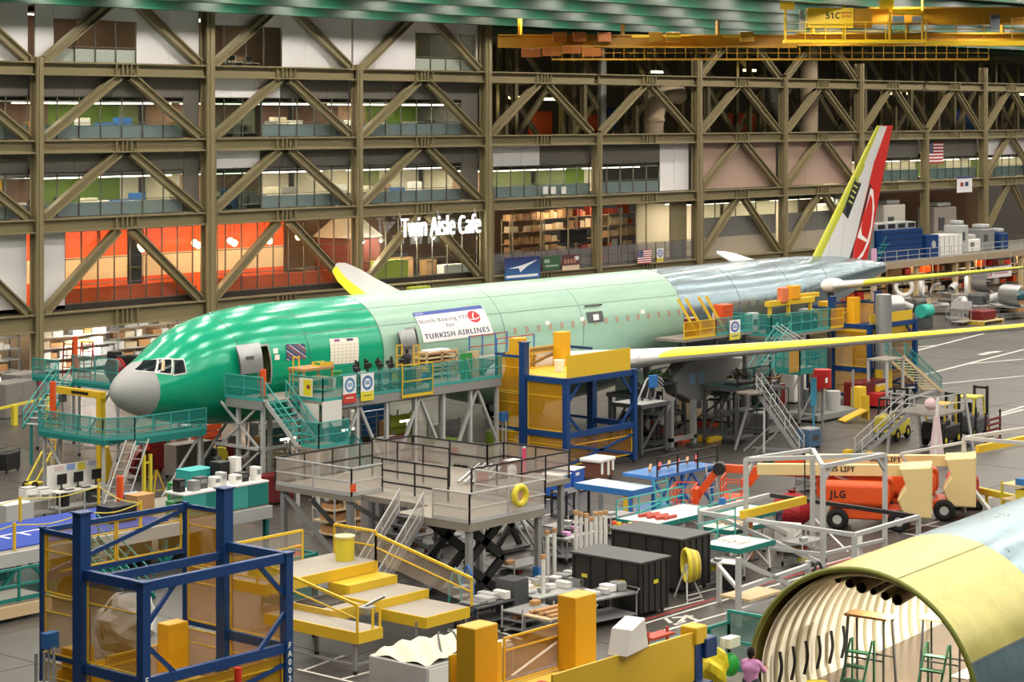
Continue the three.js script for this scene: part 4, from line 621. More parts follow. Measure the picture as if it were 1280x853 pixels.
{
  const noseX = []; for (let i = 0; i <= 14; i++) noseX.push(1.72 * (i / 14) ** 2.2);
  part(plane, 'nose_cone', skin(0, 0, 0, 0, Math.PI * 2, 64, 0, noseX), M(0xa3a6a6, 0.55), 'light grey radome');
  for (const c of [[[319, 434], [334, 431], [337, 478], [322, 482]], [[507, 412], [519, 410], [523, 450], [511, 453]]]) { const q = c.map(k => onFus(...k)), st = Math.PI / 72, x0 = (q[0].x + q[3].x) / 2, x1 = (q[1].x + q[2].x) / 2, ang = y => { const x = (x0 + x1) / 2, t = yTop(x), b = yBot(x); return Math.round(Math.acos(Math.max(-1, Math.min(1, (y - FC - (t + b) / 2) / ((t - b) / 2)))) / st) * st; }; doorways.push({ x0, x1, a0: ang((q[0].y + q[1].y) / 2), a1: ang((q[2].y + q[3].y) / 2) }); }
  part(plane, 'forward_fuselage', skin(1.72, 16.1, 0.36, 0, Math.PI * 2, 144), matGreen, 'glossy green primed forward fuselage');
  part(plane, 'centre_fuselage', skin(16.1, 43.6, 1.1, 0, Math.PI * 2, 144), matMint, 'pale mint primed centre fuselage');
  part(plane, 'aft_fuselage', skin(43.6, 73.1, 0.6), matAlu, 'bare silver blue aft fuselage with bright streaks');
  part(plane, 'tail_cap', (() => { const g = new THREE.SphereGeometry(0.4, 12, 8); g.scale(0.5, 1, 0.45); g.translate(73.1, FC + 1.7, 0); return g; })(), matWingGrey);
  const seam = M(0x6d8378, 0.6), seamG = M(0x0e6c50, 0.5);
  for (const x of [26.2, 33.4, 43.6]) part(plane, 'section_joint', skin(x, x + 0.06, 0.06, 0, Math.PI * 2, 72, 0.012), seam);
  for (const x of [6.1, 10.6, 16.1]) part(plane, 'section_joint', skin(x, x + 0.05, 0.05, 0, Math.PI * 2, 72, 0.012), seamG);
  for (const x of [50, 56.5, 62]) part(plane, 'section_joint', skin(x, x + 0.05, 0.05, 0, Math.PI * 2, 72, 0.012), M(0x77858c, 0.4, 0.6));
  for (const a of [0.62, 1.02]) { part(plane, 'lap_seam', skin(9, 43.6, 1.1, a, a + 0.012, 1, 0.014), seam); part(plane, 'lap_seam', skin(43.6, 66, 1.1, a, a + 0.01, 1, 0.014), M(0x8f9ca2, 0.4, 0.5)); }
  // wing to body fairing
  const f = new THREE.SphereGeometry(1, 40, 20); f.scale(9.5, 2.0, 3.75); f.translate(33, FC - 2.35, 0); part(plane, 'belly_fairing', f, matMint);
  // cockpit windows
  const glass = M(0x1b2428, 0.12, 0.1), frame = M(0xd9dcd8, 0.5);
  for (const [c, lb] of [[[[174, 450.5], [196, 450], [193, 465], [168, 463]], 'front'], [[[198.5, 449.8], [214, 450], [213.5, 467.5], [196, 465.5]], 'side'], [[[217, 450.3], [229, 450.5], [232, 466], [217, 468.5]], 'rear']]) {
    const cx = c.reduce((s, q) => s + q[0], 0) / 4, cy = c.reduce((s, q) => s + q[1], 0) / 4;
    const w = part(plane, 'cockpit_window', fusPatch(c, 0.035), glass, 'dark ' + lb + ' cockpit window');
    part(w, 'frame', fusPatch(c.map(([x, y]) => [cx + (x - cx) * 1.16, cy + (y - cy) * 1.2]), 0.018), frame, 'white window frame');
  }
  part(plane, 'cockpit_blind', fusPatch([[202, 452], [206, 451.5], [205, 464], [201, 464]], 0.045), C.tan, 'tan board behind the side cockpit window');
  // doors
  const lip = M(0x8f9a92, 0.5), cabin = M(0x9aa06a, 0.7);
  doorways.forEach(({ x0, x1, a0, a1 }, i) => {
    const nm = i ? 'second' : 'front', h = part(plane, 'doorway_frame', [skin(x0 - 0.09, x0 + 0.02, 0.11, a0 - 0.03, a1 + 0.03, 12, 0.02), skin(x1 - 0.02, x1 + 0.09, 0.11, a0 - 0.03, a1 + 0.03, 12, 0.02), skin(x0, x1, 0.3, a0 - 0.03, a0 + 0.01, 2, 0.02), skin(x0, x1, 0.3, a1 - 0.01, a1 + 0.03, 2, 0.02)], lip, 'pale frame of the open ' + nm + ' doorway');
    const yt = fusPoint((x0 + x1) / 2, a0).y, yb = fusPoint((x0 + x1) / 2, a1).y;
    part(h, 'cabin_lining', [bb(x0 - 0.7, x1 + 0.7, yb - 0.08, yb, 0.9, 2.3), bb(x0 - 0.7, x1 + 0.7, yt + 0.1, yt + 0.16, 0.9, 1.9), bb(x0 - 0.7, x1 + 0.7, yb, yt + 0.1, 0.85, 0.9), bb(x0 - 0.76, x0 - 0.7, yb, yt + 0.1, 0.9, 2.1), bb(x1 + 0.7, x1 + 0.76, yb, yt + 0.1, 0.9, 2.1)], cabin, 'primer green cabin lining behind the doorway');
  });
  for (const [c, nm] of [[[[290, 436], [319, 432], [323, 464], [296, 468]], 'front'], [[[491, 417], [511, 414], [515, 455], [495, 459]], 'second']]) {
    const d = part(plane, 'entry_door', [fusPatch(c, 0.42), fusPatch(c, 0.3)], M(0xa9aeb0, 0.3, 0.7, { side: 2 }), 'silver ' + nm + ' entry door swung open');
    const cx = (c[0][0] + c[2][0]) / 2, cy = (c[0][1] + c[2][1]) / 2; part(d, 'handle_recess', fusPatch([[cx - 5, cy - 2], [cx + 5, cy - 3], [cx + 5, cy + 1], [cx - 5, cy + 2]], 0.44), C.greyDark);
  }
  part(plane, 'door_bracket', fusPatch([[732, 391], [752, 389], [754, 402], [735, 404]], 0.05), C.greyDark, 'grey square test plate'); part(plane, 'plate', fusPatch([[740, 394], [747, 393], [748, 400], [741, 401]], 0.07), C.white);
  part(plane, 'lifting_bracket', fusPatch([[729, 383], [751, 381], [751, 383], [729, 385]], 0.12), C.black, 'black bracket above the test plate');
  for (const [x, y] of [[684, 404], [727, 399], [803, 390]]) part(plane, 'target_dot', fusPatch([[x - 2.5, y - 2.5], [x + 2.5, y - 2.5], [x + 2.5, y + 2.5], [x - 2.5, y + 2.5]], 0.03, 2, 2), C.white);
  for (let x = 27; x < 43; x += 1.066) part(plane, 'window_plug', skin(x, x + 0.28, 0.28, 1.33, 1.45, 2, 0.02), M(0xa3917a, 0.6));
  for (let x = 44.5; x < 60; x += 1.066) part(plane, 'window_plug', skin(x, x + 0.28, 0.28, 1.33, 1.45, 2, 0.02), M(0x5d686e, 0.5));
}
/* lifting surfaces */
const naca = (x, t) => 5 * t * (0.2969 * Math.sqrt(x) - 0.126 * x - 0.3516 * x * x + 0.2843 * x ** 3 - 0.1036 * x ** 4);
function airfoilLoft(secs, s0, s1, n, dir) {   // secs: [xLE, across, height, chord, t/c]; s 0 upper TE .. 1 LE .. 2 lower TE
  const pos = [], uv = [], idx = [];
  secs.forEach(([xl, a, h, c, t]) => { for (let k = 0; k <= n; k++) { const s = s0 + (s1 - s0) * k / n, up = s <= 1, f = up ? (1 - s) : (s - 1), xc = f * f * (3 - 2 * f) * 0.35 + f * 0.65, th = naca(Math.min(1, xc), t) * c * (up ? 1 : -1); const p = dir(xl + xc * c, a, h, th); pos.push(p.x, p.y, p.z); uv.push(xc * c / 3, a / 3); } });
  for (let i = 0; i < secs.length - 1; i++) for (let k = 0; k < n; k++) { const p = i * (n + 1) + k, q = p + n + 1; idx.push(p, q, p + 1, q, q + 1, p + 1); }
  const g = new THREE.BufferGeometry(); g.setAttribute('position', new THREE.Float32BufferAttribute(pos, 3)); g.setAttribute('uv', new THREE.Float32BufferAttribute(uv, 2)); g.setIndex(idx); g.computeVertexNormals(); return g;
}
const two = m => { const c = m.clone(); c.side = THREE.DoubleSide; return c; };
{
  // wings: [xLE, z, y, chord, t/c]
  const wing = [[24.6, 2.9, 4.35, 13.8, 0.13], [27.4, 6.2, 4.75, 11.2, 0.12], [30.8, 10.4, 5.3, 8.3, 0.1], [36.2, 18, 6.15, 6.0, 0.088], [42.4, 26.8, 7.2, 3.9, 0.085], [44.8, 29.8, 7.65, 3.0, 0.085], [47.6, 32.2, 8.0, 1.0, 0.08]];
  const lerpSec = (z) => { let i = 0; while (i < wing.length - 2 && z > wing[i + 1][1]) i++; const t = (z - wing[i][1]) / (wing[i + 1][1] - wing[i][1]); return wing[i].map((v, k) => v + (wing[i + 1][k] - v) * t); };
  for (const side of [1, -1]) {
    const dir = (x, a, h, th) => V(x, h + th, a * side), nm = side > 0 ? 'near' : 'far';
    part(plane, 'wing_panel', airfoilLoft(wing, 0, 2, 40, dir), two(matWingWhite), 'pale grey ' + nm + ' wing');
    const le = []; for (let z = 10.6; z <= 30.6; z += 1) { const s = lerpSec(z); s[0] -= 0.06; s[2] += 0.03; s[3] += 0.06; le.push(s); }
    part(plane, 'leading_edge_slat', airfoilLoft(le, 0.74, 1.0, 12, dir), two(matLE), 'yellow primed leading edge of the ' + nm + ' wing');
    const li = []; for (let z = 3.6; z <= 9.6; z += 1) { const s = lerpSec(z); s[0] -= 0.05; s[2] += 0.02; s[3] += 0.05; li.push(s); }
    part(plane, 'inboard_slat', airfoilLoft(li, 0.8, 1.02, 10, dir), two(C.white));
    // strut
    const poly = [[25.8, 4.2], [27.6, 5.0], [31.6, 5.3], [37.5, 4.9], [36.5, 4.1], [31.5, 3.0], [29.5, 2.7], [26.6, 3.4]];
    const g = prism(poly.map(([x, y]) => [33 + (x - 25.8) * 0.58, y]), 0.9, 0.08); g.translate(0, -0.35, 9.7 * side - 0.45); const st = part(plane, 'engine_strut', g, M(0x8e9194, 0.45, 0.3), 'grey ' + nm + ' engine strut without its engine');
    if (side > 0) for (const x of [34.4, 35.3]) part(st, 'access_mark', bb(x, x + 0.6, 3.45, 4.1, 10.23, 10.25), M(0x7fa4c4, 0.5), 'pale blue square mark');
  }
  // horizontal tail
  const stab = [[60.6, 1.0, FC + 0.9, 6.8, 0.1], [63.0, 4.4, FC + 1.3, 5.2, 0.1], [69.4, 12.6, FC + 2.35, 2.2, 0.09], [70.2, 13.2, FC + 2.45, 1.2, 0.09]];
  for (const side of [1, -1]) {
    const dir = (x, a, h, th) => V(x, h + th, a * side);
    part(plane, 'stabilizer', airfoilLoft(stab, 0, 2, 30, dir), two(matWingWhite), 'white horizontal stabilizer');
    part(plane, 'stabilizer_edge', airfoilLoft(stab.slice(1).map(s => [s[0] - 0.05, s[1], s[2] + 0.03, s[3], s[4]]), 0.72, 1.1, 8, dir), two(side > 0 ? matLime : matWingWhite), 'pale stabilizer leading edge');
  }
  // fin, outline from the photograph laid on the aircraft's plane of symmetry
  const F = (px, py) => onZ(px, py, 0); const r0 = F(1010, 327), r1 = F(1084, 333), t0 = F(1096, 157), t1 = F(1116, 157);
  const finSecs = []; for (let i = 0; i <= 12; i++) { const k = i / 12, le = r0.clone().lerp(t0, k), te = r1.clone().lerp(t1, k); finSecs.push([le.x, le.y - 0.25 * (1 - k), 0, te.x - le.x, 0.085 - 0.015 * k]); }
  const x0 = r0.x - 0.5, x1 = t1.x + 0.5, y0 = r0.y - 1.2, y1 = t0.y + 0.3;
  const finMat = canvasMat(768, 768, (g, w, h) => {
    const P = (px, py) => { const q = F(px, py); return [(q.x - x0) / (x1 - x0) * w, (1 - (q.y - y0) / (y1 - y0)) * h]; };
    const poly = (pts, c) => { g.fillStyle = c; g.beginPath(); pts.forEach((q, i) => i ? g.lineTo(...P(...q)) : g.moveTo(...P(...q))); g.closePath(); g.fill(); };
    const crop = pts => pts.map(([a, b]) => [960 + a / 4, 200 + b / 4]);
    g.fillStyle = '#d6d8da'; g.fillRect(0, 0, w, h);
    poly([[1104, 150], [1122, 150], [1122, 200], [1086, 340], [1056, 340]], '#cf2a22');
    poly([[1095, 154], [1100, 154], [1100, 165], [1060, 246], [1018, 330], [1008, 330]], '#b6bc34');
    poly([[1099, 158], [1108, 158], [1092, 200], [1082, 213], [1078, 205]], '#d6d8da');
    poly(crop([[430, 90], [456, 120], [385, 295], [360, 262]]), '#20242a');
    for (let i = 0; i < 5; i++) poly(crop([[395 + i * 9, 200 - i * 26], [412 + i * 9, 215 - i * 26], [408 + i * 9, 222 - i * 26], [391 + i * 9, 207 - i * 26]]), '#c9cf6a');
    poly(crop([[500, 120], [512, 130], [420, 420], [405, 505], [388, 505], [430, 380]]), '#2a2d31');
    poly(crop([[505, 140], [520, 150], [530, 240], [520, 340], [505, 410], [470, 480], [430, 512], [395, 520], [410, 505], [440, 370], [470, 290]]), '#f2f2f0');
    poly(crop([[505, 170], [517, 200], [519, 260], [512, 330], [494, 398], [462, 375], [456, 340], [470, 285]]), '#cf2a22');
    poly(crop([[436, 388], [490, 412], [470, 455], [440, 490], [412, 505], [425, 440]]), '#cf2a22');
    g.strokeStyle = '#9aa0a4'; g.lineWidth = 2; for (const [a, b] of [[[1040, 250], [1030, 330]], [[1058, 215], [1046, 330]]]) { g.beginPath(); g.moveTo(...P(...a)); g.lineTo(...P(...b)); g.stroke(); }
  }, 0.4, { side: THREE.DoubleSide });
  const g = airfoilLoft(finSecs, 0, 2, 40, (x, a, h, th) => V(x, a, th)); { const p = g.attributes.position, u = g.attributes.uv; for (let i = 0; i < p.count; i++) u.setXY(i, (p.getX(i) - x0) / (x1 - x0), (p.getY(i) - y0) / (y1 - y0)); }
  part(plane, 'fin', g, finMat, 'white fin with red rudder and round bird emblem');
  part(plane, 'root_fairing', (() => { const s = new THREE.SphereGeometry(1, 20, 12); s.scale(1.7, 0.5, 0.5); s.translate(62.4, FC + 1.1, 2.15); return s; })(), C.white, 'white stabilizer root fairing');
  // landing gear
  const wheel = (r, w, x, y, z, parent) => { const t = new THREE.TorusGeometry(r * 0.72, r * 0.28, 10, 24); t.scale(1, 1, w / (r * 0.56)); t.translate(x, y, z); const m = part(parent, 'tyre', t, C.rubber); part(m, 'hub', cylZ(r * 0.5, w * 0.9, x, y, z, 16), M(0xd8d8d4, 0.5), 'white wheel hub'); };
  const ng = part(plane, 'nose_gear_strut', [rod(V(5.9, 0.5, 0), V(5.7, 3.4, 0), 0.14, 12), rod(V(5.9, 1.4, 0), V(7.6, 3.2, 0), 0.08), cylZ(0.08, 0.9, 5.9, 0.53, 0)], C.greyLight);
  for (const s of [-1, 1]) wheel(0.53, 0.42, 5.9, 0.53, 0.36 * s, ng);
  for (const s of [-1, 1]) {
    const mg = part(plane, 'main_gear_strut', [rod(V(37, 0.7, 5.5 * s), V(36.8, 4.6, 5.2 * s), 0.24, 12), rod(V(36.8, 2.2, 5.5 * s), V(36.5, 4.2, 3.2 * s), 0.12), bar(V(35.3, 0.7, 5.5 * s), V(38.7, 0.7, 5.5 * s), 0.3, 0.34), rod(V(35.6, 1.0, 5.5 * s), V(36.9, 2.6, 5.5 * s), 0.09)], C.greyLight);
    for (const dx of [-1.47, 0, 1.47]) for (const dz of [-0.7, 0.7]) wheel(0.67, 0.5, 37 + dx, 0.67, 5.5 * s + dz, mg);
    part(plane, 'gear_door', bb(34.6, 38.4, 2.0, 3.6, 4.6 * s, 4.66 * s), matMint);
  }
}
/* paper things taped to the skin */
{
  const banner = canvasMat(1024, 512, (g, w, h) => {
    g.fillStyle = '#f1f1f2'; g.fillRect(0, 0, w, h); g.fillStyle = '#4a5aa8'; g.fillRect(0, 0, w, 58);
    g.fillStyle = '#8d97c8'; g.fillRect(20, 14, 120, 26);
    g.fillStyle = '#6d7078'; g.font = 'bold 88px sans-serif'; g.textAlign = 'center'; g.fillText('Ninth Boeing 777', 380, 190); g.fillText('for', 440, 290);
    g.fillStyle = '#c5343c'; g.beginPath(); g.ellipse(830, 175, 88, 100, 0, 0, 7); g.fill(); g.strokeStyle = '#f1f1f2'; g.lineWidth = 16; g.beginPath(); g.moveTo(760, 205); g.quadraticCurveTo(830, 235, 905, 190); g.moveTo(850, 110); g.quadraticCurveTo(800, 160, 815, 215); g.stroke();
    g.fillStyle = '#3c4570'; g.font = 'bold 122px sans-serif'; g.fillText('TURKISH AIRLINES', 512, 455, 960);
  }, 0.7);
  solo('banner', 'white banner reading Ninth Boeing 777 for Turkish Airlines taped to the fuselage', 'banner', fusPatch([[515, 392], [600, 382], [616, 418], [529, 429]], 0.035, 16, 12), banner);
  solo('wall_chart', 'large white calendar chart taped beside the door', 'poster', fusPatch([[411, 424], [447, 422], [447, 453], [412, 456]], 0.03), canvasMat(256, 256, (g, w, h) => { g.fillStyle = '#e9e6dc'; g.fillRect(0, 0, w, h); g.strokeStyle = '#c4b88c'; g.lineWidth = 4; for (let i = 1; i < 7; i++) { g.beginPath(); g.moveTo(i * 36, 50); g.lineTo(i * 36, h); g.moveTo(0, 30 + i * 34); g.lineTo(w, 30 + i * 34); g.stroke(); } g.fillStyle = '#8c4a86'; g.fillRect(40, 8, 50, 24); g.fillStyle = '#3a3a60'; g.fillRect(150, 6, 60, 24); }, 0.8));
  solo('flag_poster', 'dark blue and red poster on the green fuselage', 'poster', fusPatch([[357, 431], [381, 430], [382, 449], [357, 451]], 0.03), canvasMat(128, 128, (g, w, h) => { g.fillStyle = '#2c3560'; g.fillRect(0, 0, w, h); for (let i = 0; i < 160; i++) { g.fillStyle = ['#a8404c', '#d9dbe2', '#3c4a80', '#7a8a60'][i % 4]; g.fillRect((i * 53) % 128, (i * 37) % 128, 10, 6); } }, 0.8));
  for (const [x, y] of [[344, 439], [346, 447]]) solo('paper_note', 'small white paper note on the green fuselage', 'paper', fusPatch([[x - 3, y - 3], [x + 3, y - 3.4], [x + 3, y + 3], [x - 3, y + 3.4]], 0.03, 2, 2), C.white, [0, 0, 0], 0, 'notes by the front door');
}
/* ================= stands round the nose and along the left side ================= */
{ // teal stand wrapped round the nose
  const o = thing('nose_stand', 'low teal railed work stand wrapped around the nose', 'work stand'); const y = 3.4;
  stand(o, -1.9, -0.5, -3.4, 1.6, y, { legs: [[-1.7, -3.2], [-1.7, 1.4], [-0.7, -3.2]], leg: C.greyLight, edge: C.teal });
  part(o, 'side_deck', bb(-0.5, 4.1, y - 0.14, y, 0.9, 2.3), C.deck); part(o, 'side_deck_edge', bb(-0.5, 4.1, y - 0.3, y, 2.26, 2.34), C.teal);
  for (const [x, z] of [[0.2, 2.1], [3.8, 2.1]]) part(o, 'leg', bb(x - 0.06, x + 0.06, 0, y - 0.14, z - 0.06, z + 0.06), C.greyLight);
  pieces(o, 'brace', [bar(V(3.8, 3.1, 2.1), V(1.4, 0.3, 2.1), 0.09), bar(V(-1.7, 3, -3), V(-1.7, 0.3, -0.6), 0.09)], C.greyLight);
  railing(o, [V(-1.9, y, -3.4), V(-1.9, y, 1.6), V(-0.5, y, 2.3), V(4.1, y, 2.3)], { gap: 1.1, mid: [0.5, 0.25] });
  for (const x of [-0.9, -0.1]) { const f = V(x - 2.2, 0, 3.2), h = V(x, y, 2.5); ladder(o, f, h, 0.55, 9, C.greyLight, V(0.8, 0, 2.2)); }
}
{ const p = onY(60, 590); const o = thing('yellow_stair', 'narrow yellow step tower under the nose stand', 'stair', [p.x, 0, p.z], 0.3); ladder(o, V(0, 0, 0), V(0.4, 3.3, 0), 0.7, 9, C.yellow, V(0, 0, 1)); part(o, 'post', [bar(V(0.8, 0, 0.35), V(0.8, 3.3, 0.35), 0.07), bar(V(0.8, 0, -0.35), V(0.8, 3.3, -0.35), 0.07)], C.tan); }
{ // teal stand behind the nose
  const o = thing('rear_nose_stand', 'tall teal railed stand on the far side of the nose', 'work stand'); const y = 4.2;
  stand(o, 8, 11, -17, -9.4, y, { legs: [[8.2, -16.8], [8.2, -13], [8.2, -9.6], [10.8, -16.8], [10.8, -9.6]], leg: C.grey, edge: C.teal });
  railing(o, [V(8, y, -17), V(8, y, -14.6)], {}); railing(o, [V(8, y, -13.3), V(8, y, -9.4)], { h: 1.5 });
  stair(o, V(4.6, 2.0, -12.6), V(8, y, -14), 1.1, 8, { mat: C.tealLight, treadMat: C.greyLight, rail: C.tealLight });
  part(o, 'stair_support', [bar(V(4.6, 0, -12.6), V(4.6, 2, -12.6), 0.12), bar(V(5.2, 0, -13.4), V(5.2, 2.2, -13.4), 0.12)], C.teal);
  const s = thing('step_ladder', 'red step ladder standing on the far nose stand', 'ladder', [8.7, y, -13.2], 0.6); ladder(s, V(0, 0, 0), V(0.6, 2.1, 0), 0.7, 6, C.red, V(0, 0, 1)); part(s, 'back_frame', [bar(V(1.1, 0, 0.3), V(0.6, 2.1, 0.3), 0.05), bar(V(1.1, 0, -0.3), V(0.6, 2.1, -0.3), 0.05)], C.red); part(s, 'top_cap', bx(0.35, 0.06, 0.7, 0.6, 2.12, 0), C.yellow);
  const s2 = thing('step_ladder', 'dark red folded step ladder on the far nose stand', 'ladder', [9.2, y, -15.4], 0.3); ladder(s2, V(0, 0, 0), V(0.15, 2.0, 0), 0.6, 6, C.darkRed, V(0, 0, 1));
  for (const [z, h] of [[-11.6, 1.7], [-10.9, 1.5], [-10.0, 1.6]]) cabinet('tool_cabinet', 'black tool cabinet on the far nose stand', [9.6, y, z], -Math.PI / 2, 0.6, h, 0.6, C.black, { drawers: 4, group: 'black cabinets on the far nose stand' });
  const r = thing('hose_reel', 'dark red hose reel on the far nose stand', 'reel', [8.4, y, -9.2 - 0.9], 0); part(r, 'drum', cylX(0.55, 0.4, 0, 0.9, 0), C.darkRed); part(r, 'flange', [cylX(0.62, 0.05, -0.22, 0.9, 0), cylX(0.62, 0.05, 0.22, 0.9, 0)], C.red); part(r, 'foot', bx(0.4, 0.4, 0.5, 0, 0.2, 0), C.greyDark);
}
function cone(px, py, h, label, y = 0) { const p = onY(px, py, y); const o = thing('safety_tube', label, 'marker', [p.x, y, p.z]); part(o, 'tube', cyl(0.17, 0.15, h, 0, 0.04, 0, 14), C.orange); part(o, 'base', cyl(0.3, 0.28, 0.06, 0, 0, 0, 16), C.black); }
{ // yellow jib crane
  const p = onY(126, 602); const o = thing('jib_crane', 'yellow floor jib crane with horizontal arm beside the nose', 'crane', [p.x, 0, p.z]); const H = 4.7;
  part(o, 'column', [bb(-0.17, 0.17, 0, H, -0.17, 0.17)], C.yellow); part(o, 'base_skirt', prism([[-0.2, 0], [1.0, 0], [0.2, 1.8], [-0.2, 1.8]], 0.5, 0.02).rotateY(0.5).translate(0, 0, -0.2), C.yellow); part(o, 'arm', bar(V(0, H - 0.18, 0.3), V(0, H - 0.18, -3.6), 0.22, 0.36), C.yellow); part(o, 'lettering', bx(0.02, 0.14, 1.4, -0.12, H - 0.18, -1.6), C.black, 'black capacity lettering'); part(o, 'hoist', [bx(0.3, 0.4, 0.3, 0, H - 0.6, -3.2), rod(V(0, H - 0.8, -3.2), V(0, 2.9, -3.2), 0.03)], C.greyDark);
}
cone(66, 524, 1.9, 'upright orange safety tube on the nose stand', 3.4); cone(94, 462, 1.9, 'slim orange safety tube on the far nose stand', 4.2);
{ // yellow guard rail on the far left floor
  const a = onY(-20, 540), b = onY(18, 532), c = onY(60, 521); const o = thing('guard_rail', 'yellow floor guard rail with one thick post', 'rail'); part(o, 'top_rail', [bar(a.clone().setY(1.2), c.clone().setY(1.2), 0.14)], C.lemon); for (const q of [a, b, c]) part(o, 'post', bar(q, q.clone().setY(1.25), 0.3), C.lemon);
  const p = onY(8, 590); const t = thing('tool_bin', 'black wheeled tool bin alone on the left floor', 'bin', [p.x, 0, p.z], 0.4); part(t, 'body', rb(1.4, 0.9, 0.9, 0, 0.6, 0), C.black); part(t, 'rail', [bx(1.4, 0.05, 0.05, 0, 1.2, 0.42), bx(1.4, 0.05, 0.05, 0, 1.2, -0.42), bx(0.05, 0.6, 0.05, 0.67, 0.9, 0.42), bx(0.05, 0.6, 0.05, -0.67, 0.9, 0.42)], C.greyDark); for (const x of [-0.6, 0.6]) caster(t, x, 0, 0.35);
  const g = onY(42, 610); const r = thing('yellow_trolley', 'yellow and black floor trolley behind the monitor bench', 'trolley', [g.x, 0, g.z], 0.2); part(r, 'frame', [bar(V(-0.6, 0.3, 0), V(0.7, 1.8, 0), 0.08), bar(V(-0.6, 0.3, 0.6), V(0.7, 1.8, 0.6), 0.08), bx(0.9, 0.1, 0.7, -0.3, 0.3, 0.3)], C.lemon); part(r, 'wheel', [cylZ(0.22, 0.1, -0.6, 0.22, 0), cylZ(0.22, 0.1, -0.6, 0.22, 0.6)], C.rubber);
}
/* bench with three monitors */
{
  const x = -2.3, z = 0.3, o = thing('monitor_bench', 'white workbench with tall back board facing the camera', 'bench', [x, 0, z], 0);
  part(o, 'tabletop', bx(3.2, 0.06, 0.9, 0, 1.02, 0), C.white); part(o, 'back_board', bx(3.0, 1.15, 0.06, -0.1, 1.65, -0.45), C.white); part(o, 'lower_shelf', bx(3.1, 0.05, 0.8, 0, 0.25, 0), C.greyLight);
  for (const sx of [-1.5, 0, 1.5]) for (const sz of [-0.4, 0.4]) part(o, 'leg', bx(0.07, 1.0, 0.07, sx, 0.5, sz), C.greyLight);
  part(o, 'notice', [bx(0.5, 0.3, 0.01, -0.2, 2.05, -0.41)], M(0x8fa8d8, 0.8)); part(o, 'notice', [bx(0.42, 0.36, 0.01, 0.45, 2.0, -0.41)], C.lemon); part(o, 'notice', [bx(0.5, 0.25, 0.01, -0.9, 2.05, -0.41)], M(0xd9c8c4, 0.8)); part(o, 'notice', [bx(0.45, 0.25, 0.01, 1.1, 2.08, -0.41)], M(0xc4c4d8, 0.8));
  for (const [dx, lb] of [[-0.95, 'under the pale pink notice'], [0.05, 'under the yellow notice'], [1.15, 'beside the lilac notice']]) { const m = thing('desktop_monitor', 'black desktop monitor on the white bench ' + lb, 'monitor', [x + dx, 1.06, z - 0.12]); part(m, 'screen', rb(0.58, 0.5, 0.05, 0, 0.5, 0, 0.02), C.black); part(m, 'stand', [bx(0.06, 0.26, 0.05, 0, 0.13, -0.04), bx(0.26, 0.02, 0.2, 0, 0.01, 0)], C.black); solo('keyboard', 'black keyboard before the monitor ' + lb, 'keyboard', [rb(0.5, 0.03, 0.18, 0, 0.015, 0, 0.01), bx(0.44, 0.012, 0.13, 0, 0.033, 0)], C.greyDark, [x + dx + 0.15, 1.06, z + 0.26]); }
  cabinet('under_bench_unit', 'black computer tower under the white bench', [x - 1.0, 0.28, z], 0, 0.4, 0.6, 0.5, C.black, { doors: 1, cast: false }); cabinet('under_bench_unit', 'wide black drawer unit under the white bench', [x + 0.8, 0.28, z], 0, 0.8, 0.55, 0.5, C.greyDark, { drawers: 2, cast: false });
}
{ // low table row and bin on the left
  const p = onY(16, 664); cart('parts_bin_cart', 'grey wheeled parts bin heaped with papers', [p.x, 0, p.z], 0.05, 1.7, 1.1, 0.35, { mat: C.greyDark, top: C.greyLight, shelves: 0 });
  const b = thing('parts_tub', 'tall grey tub on the wheeled bin cart', 'tub', [p.x, 0.39, p.z], 0.05); part(b, 'tub', [bx(1.6, 0.9, 0.05, 0, 0.45, 0.5), bx(1.6, 0.9, 0.05, 0, 0.45, -0.5), bx(0.05, 0.9, 1.0, 0.78, 0.45, 0), bx(0.05, 0.9, 1.0, -0.78, 0.45, 0), bx(1.6, 0.05, 1, 0, 0.03, 0)], C.greyLight); part(b, 'contents', rb(1.4, 0.3, 0.9, 0, 0.8, 0, 0.1), C.white);
  const q = onY(44, 650); cart('printer_table', 'grey steel table carrying two printers', [q.x, 0, q.z], 0.05, 1.8, 0.8, 0.95, { handle: false }); for (const [dx, h, lb] of [[-0.4, 0.55, 'taller'], [0.4, 0.42, 'lower']]) { const r = thing('printer', lb + ' white printer on the grey steel table', 'printer', [q.x + dx, 0.98, q.z]); part(r, 'body', rb(0.7, h, 0.6, 0, h / 2, 0, 0.04), C.white); part(r, 'paper_tray', bx(0.5, 0.04, 0.25, 0, h * 0.55, 0.38), C.greyLight); part(r, 'lid', rb(0.66, 0.08, 0.56, 0, h + 0.04, 0, 0.02), C.greyLight); }
}
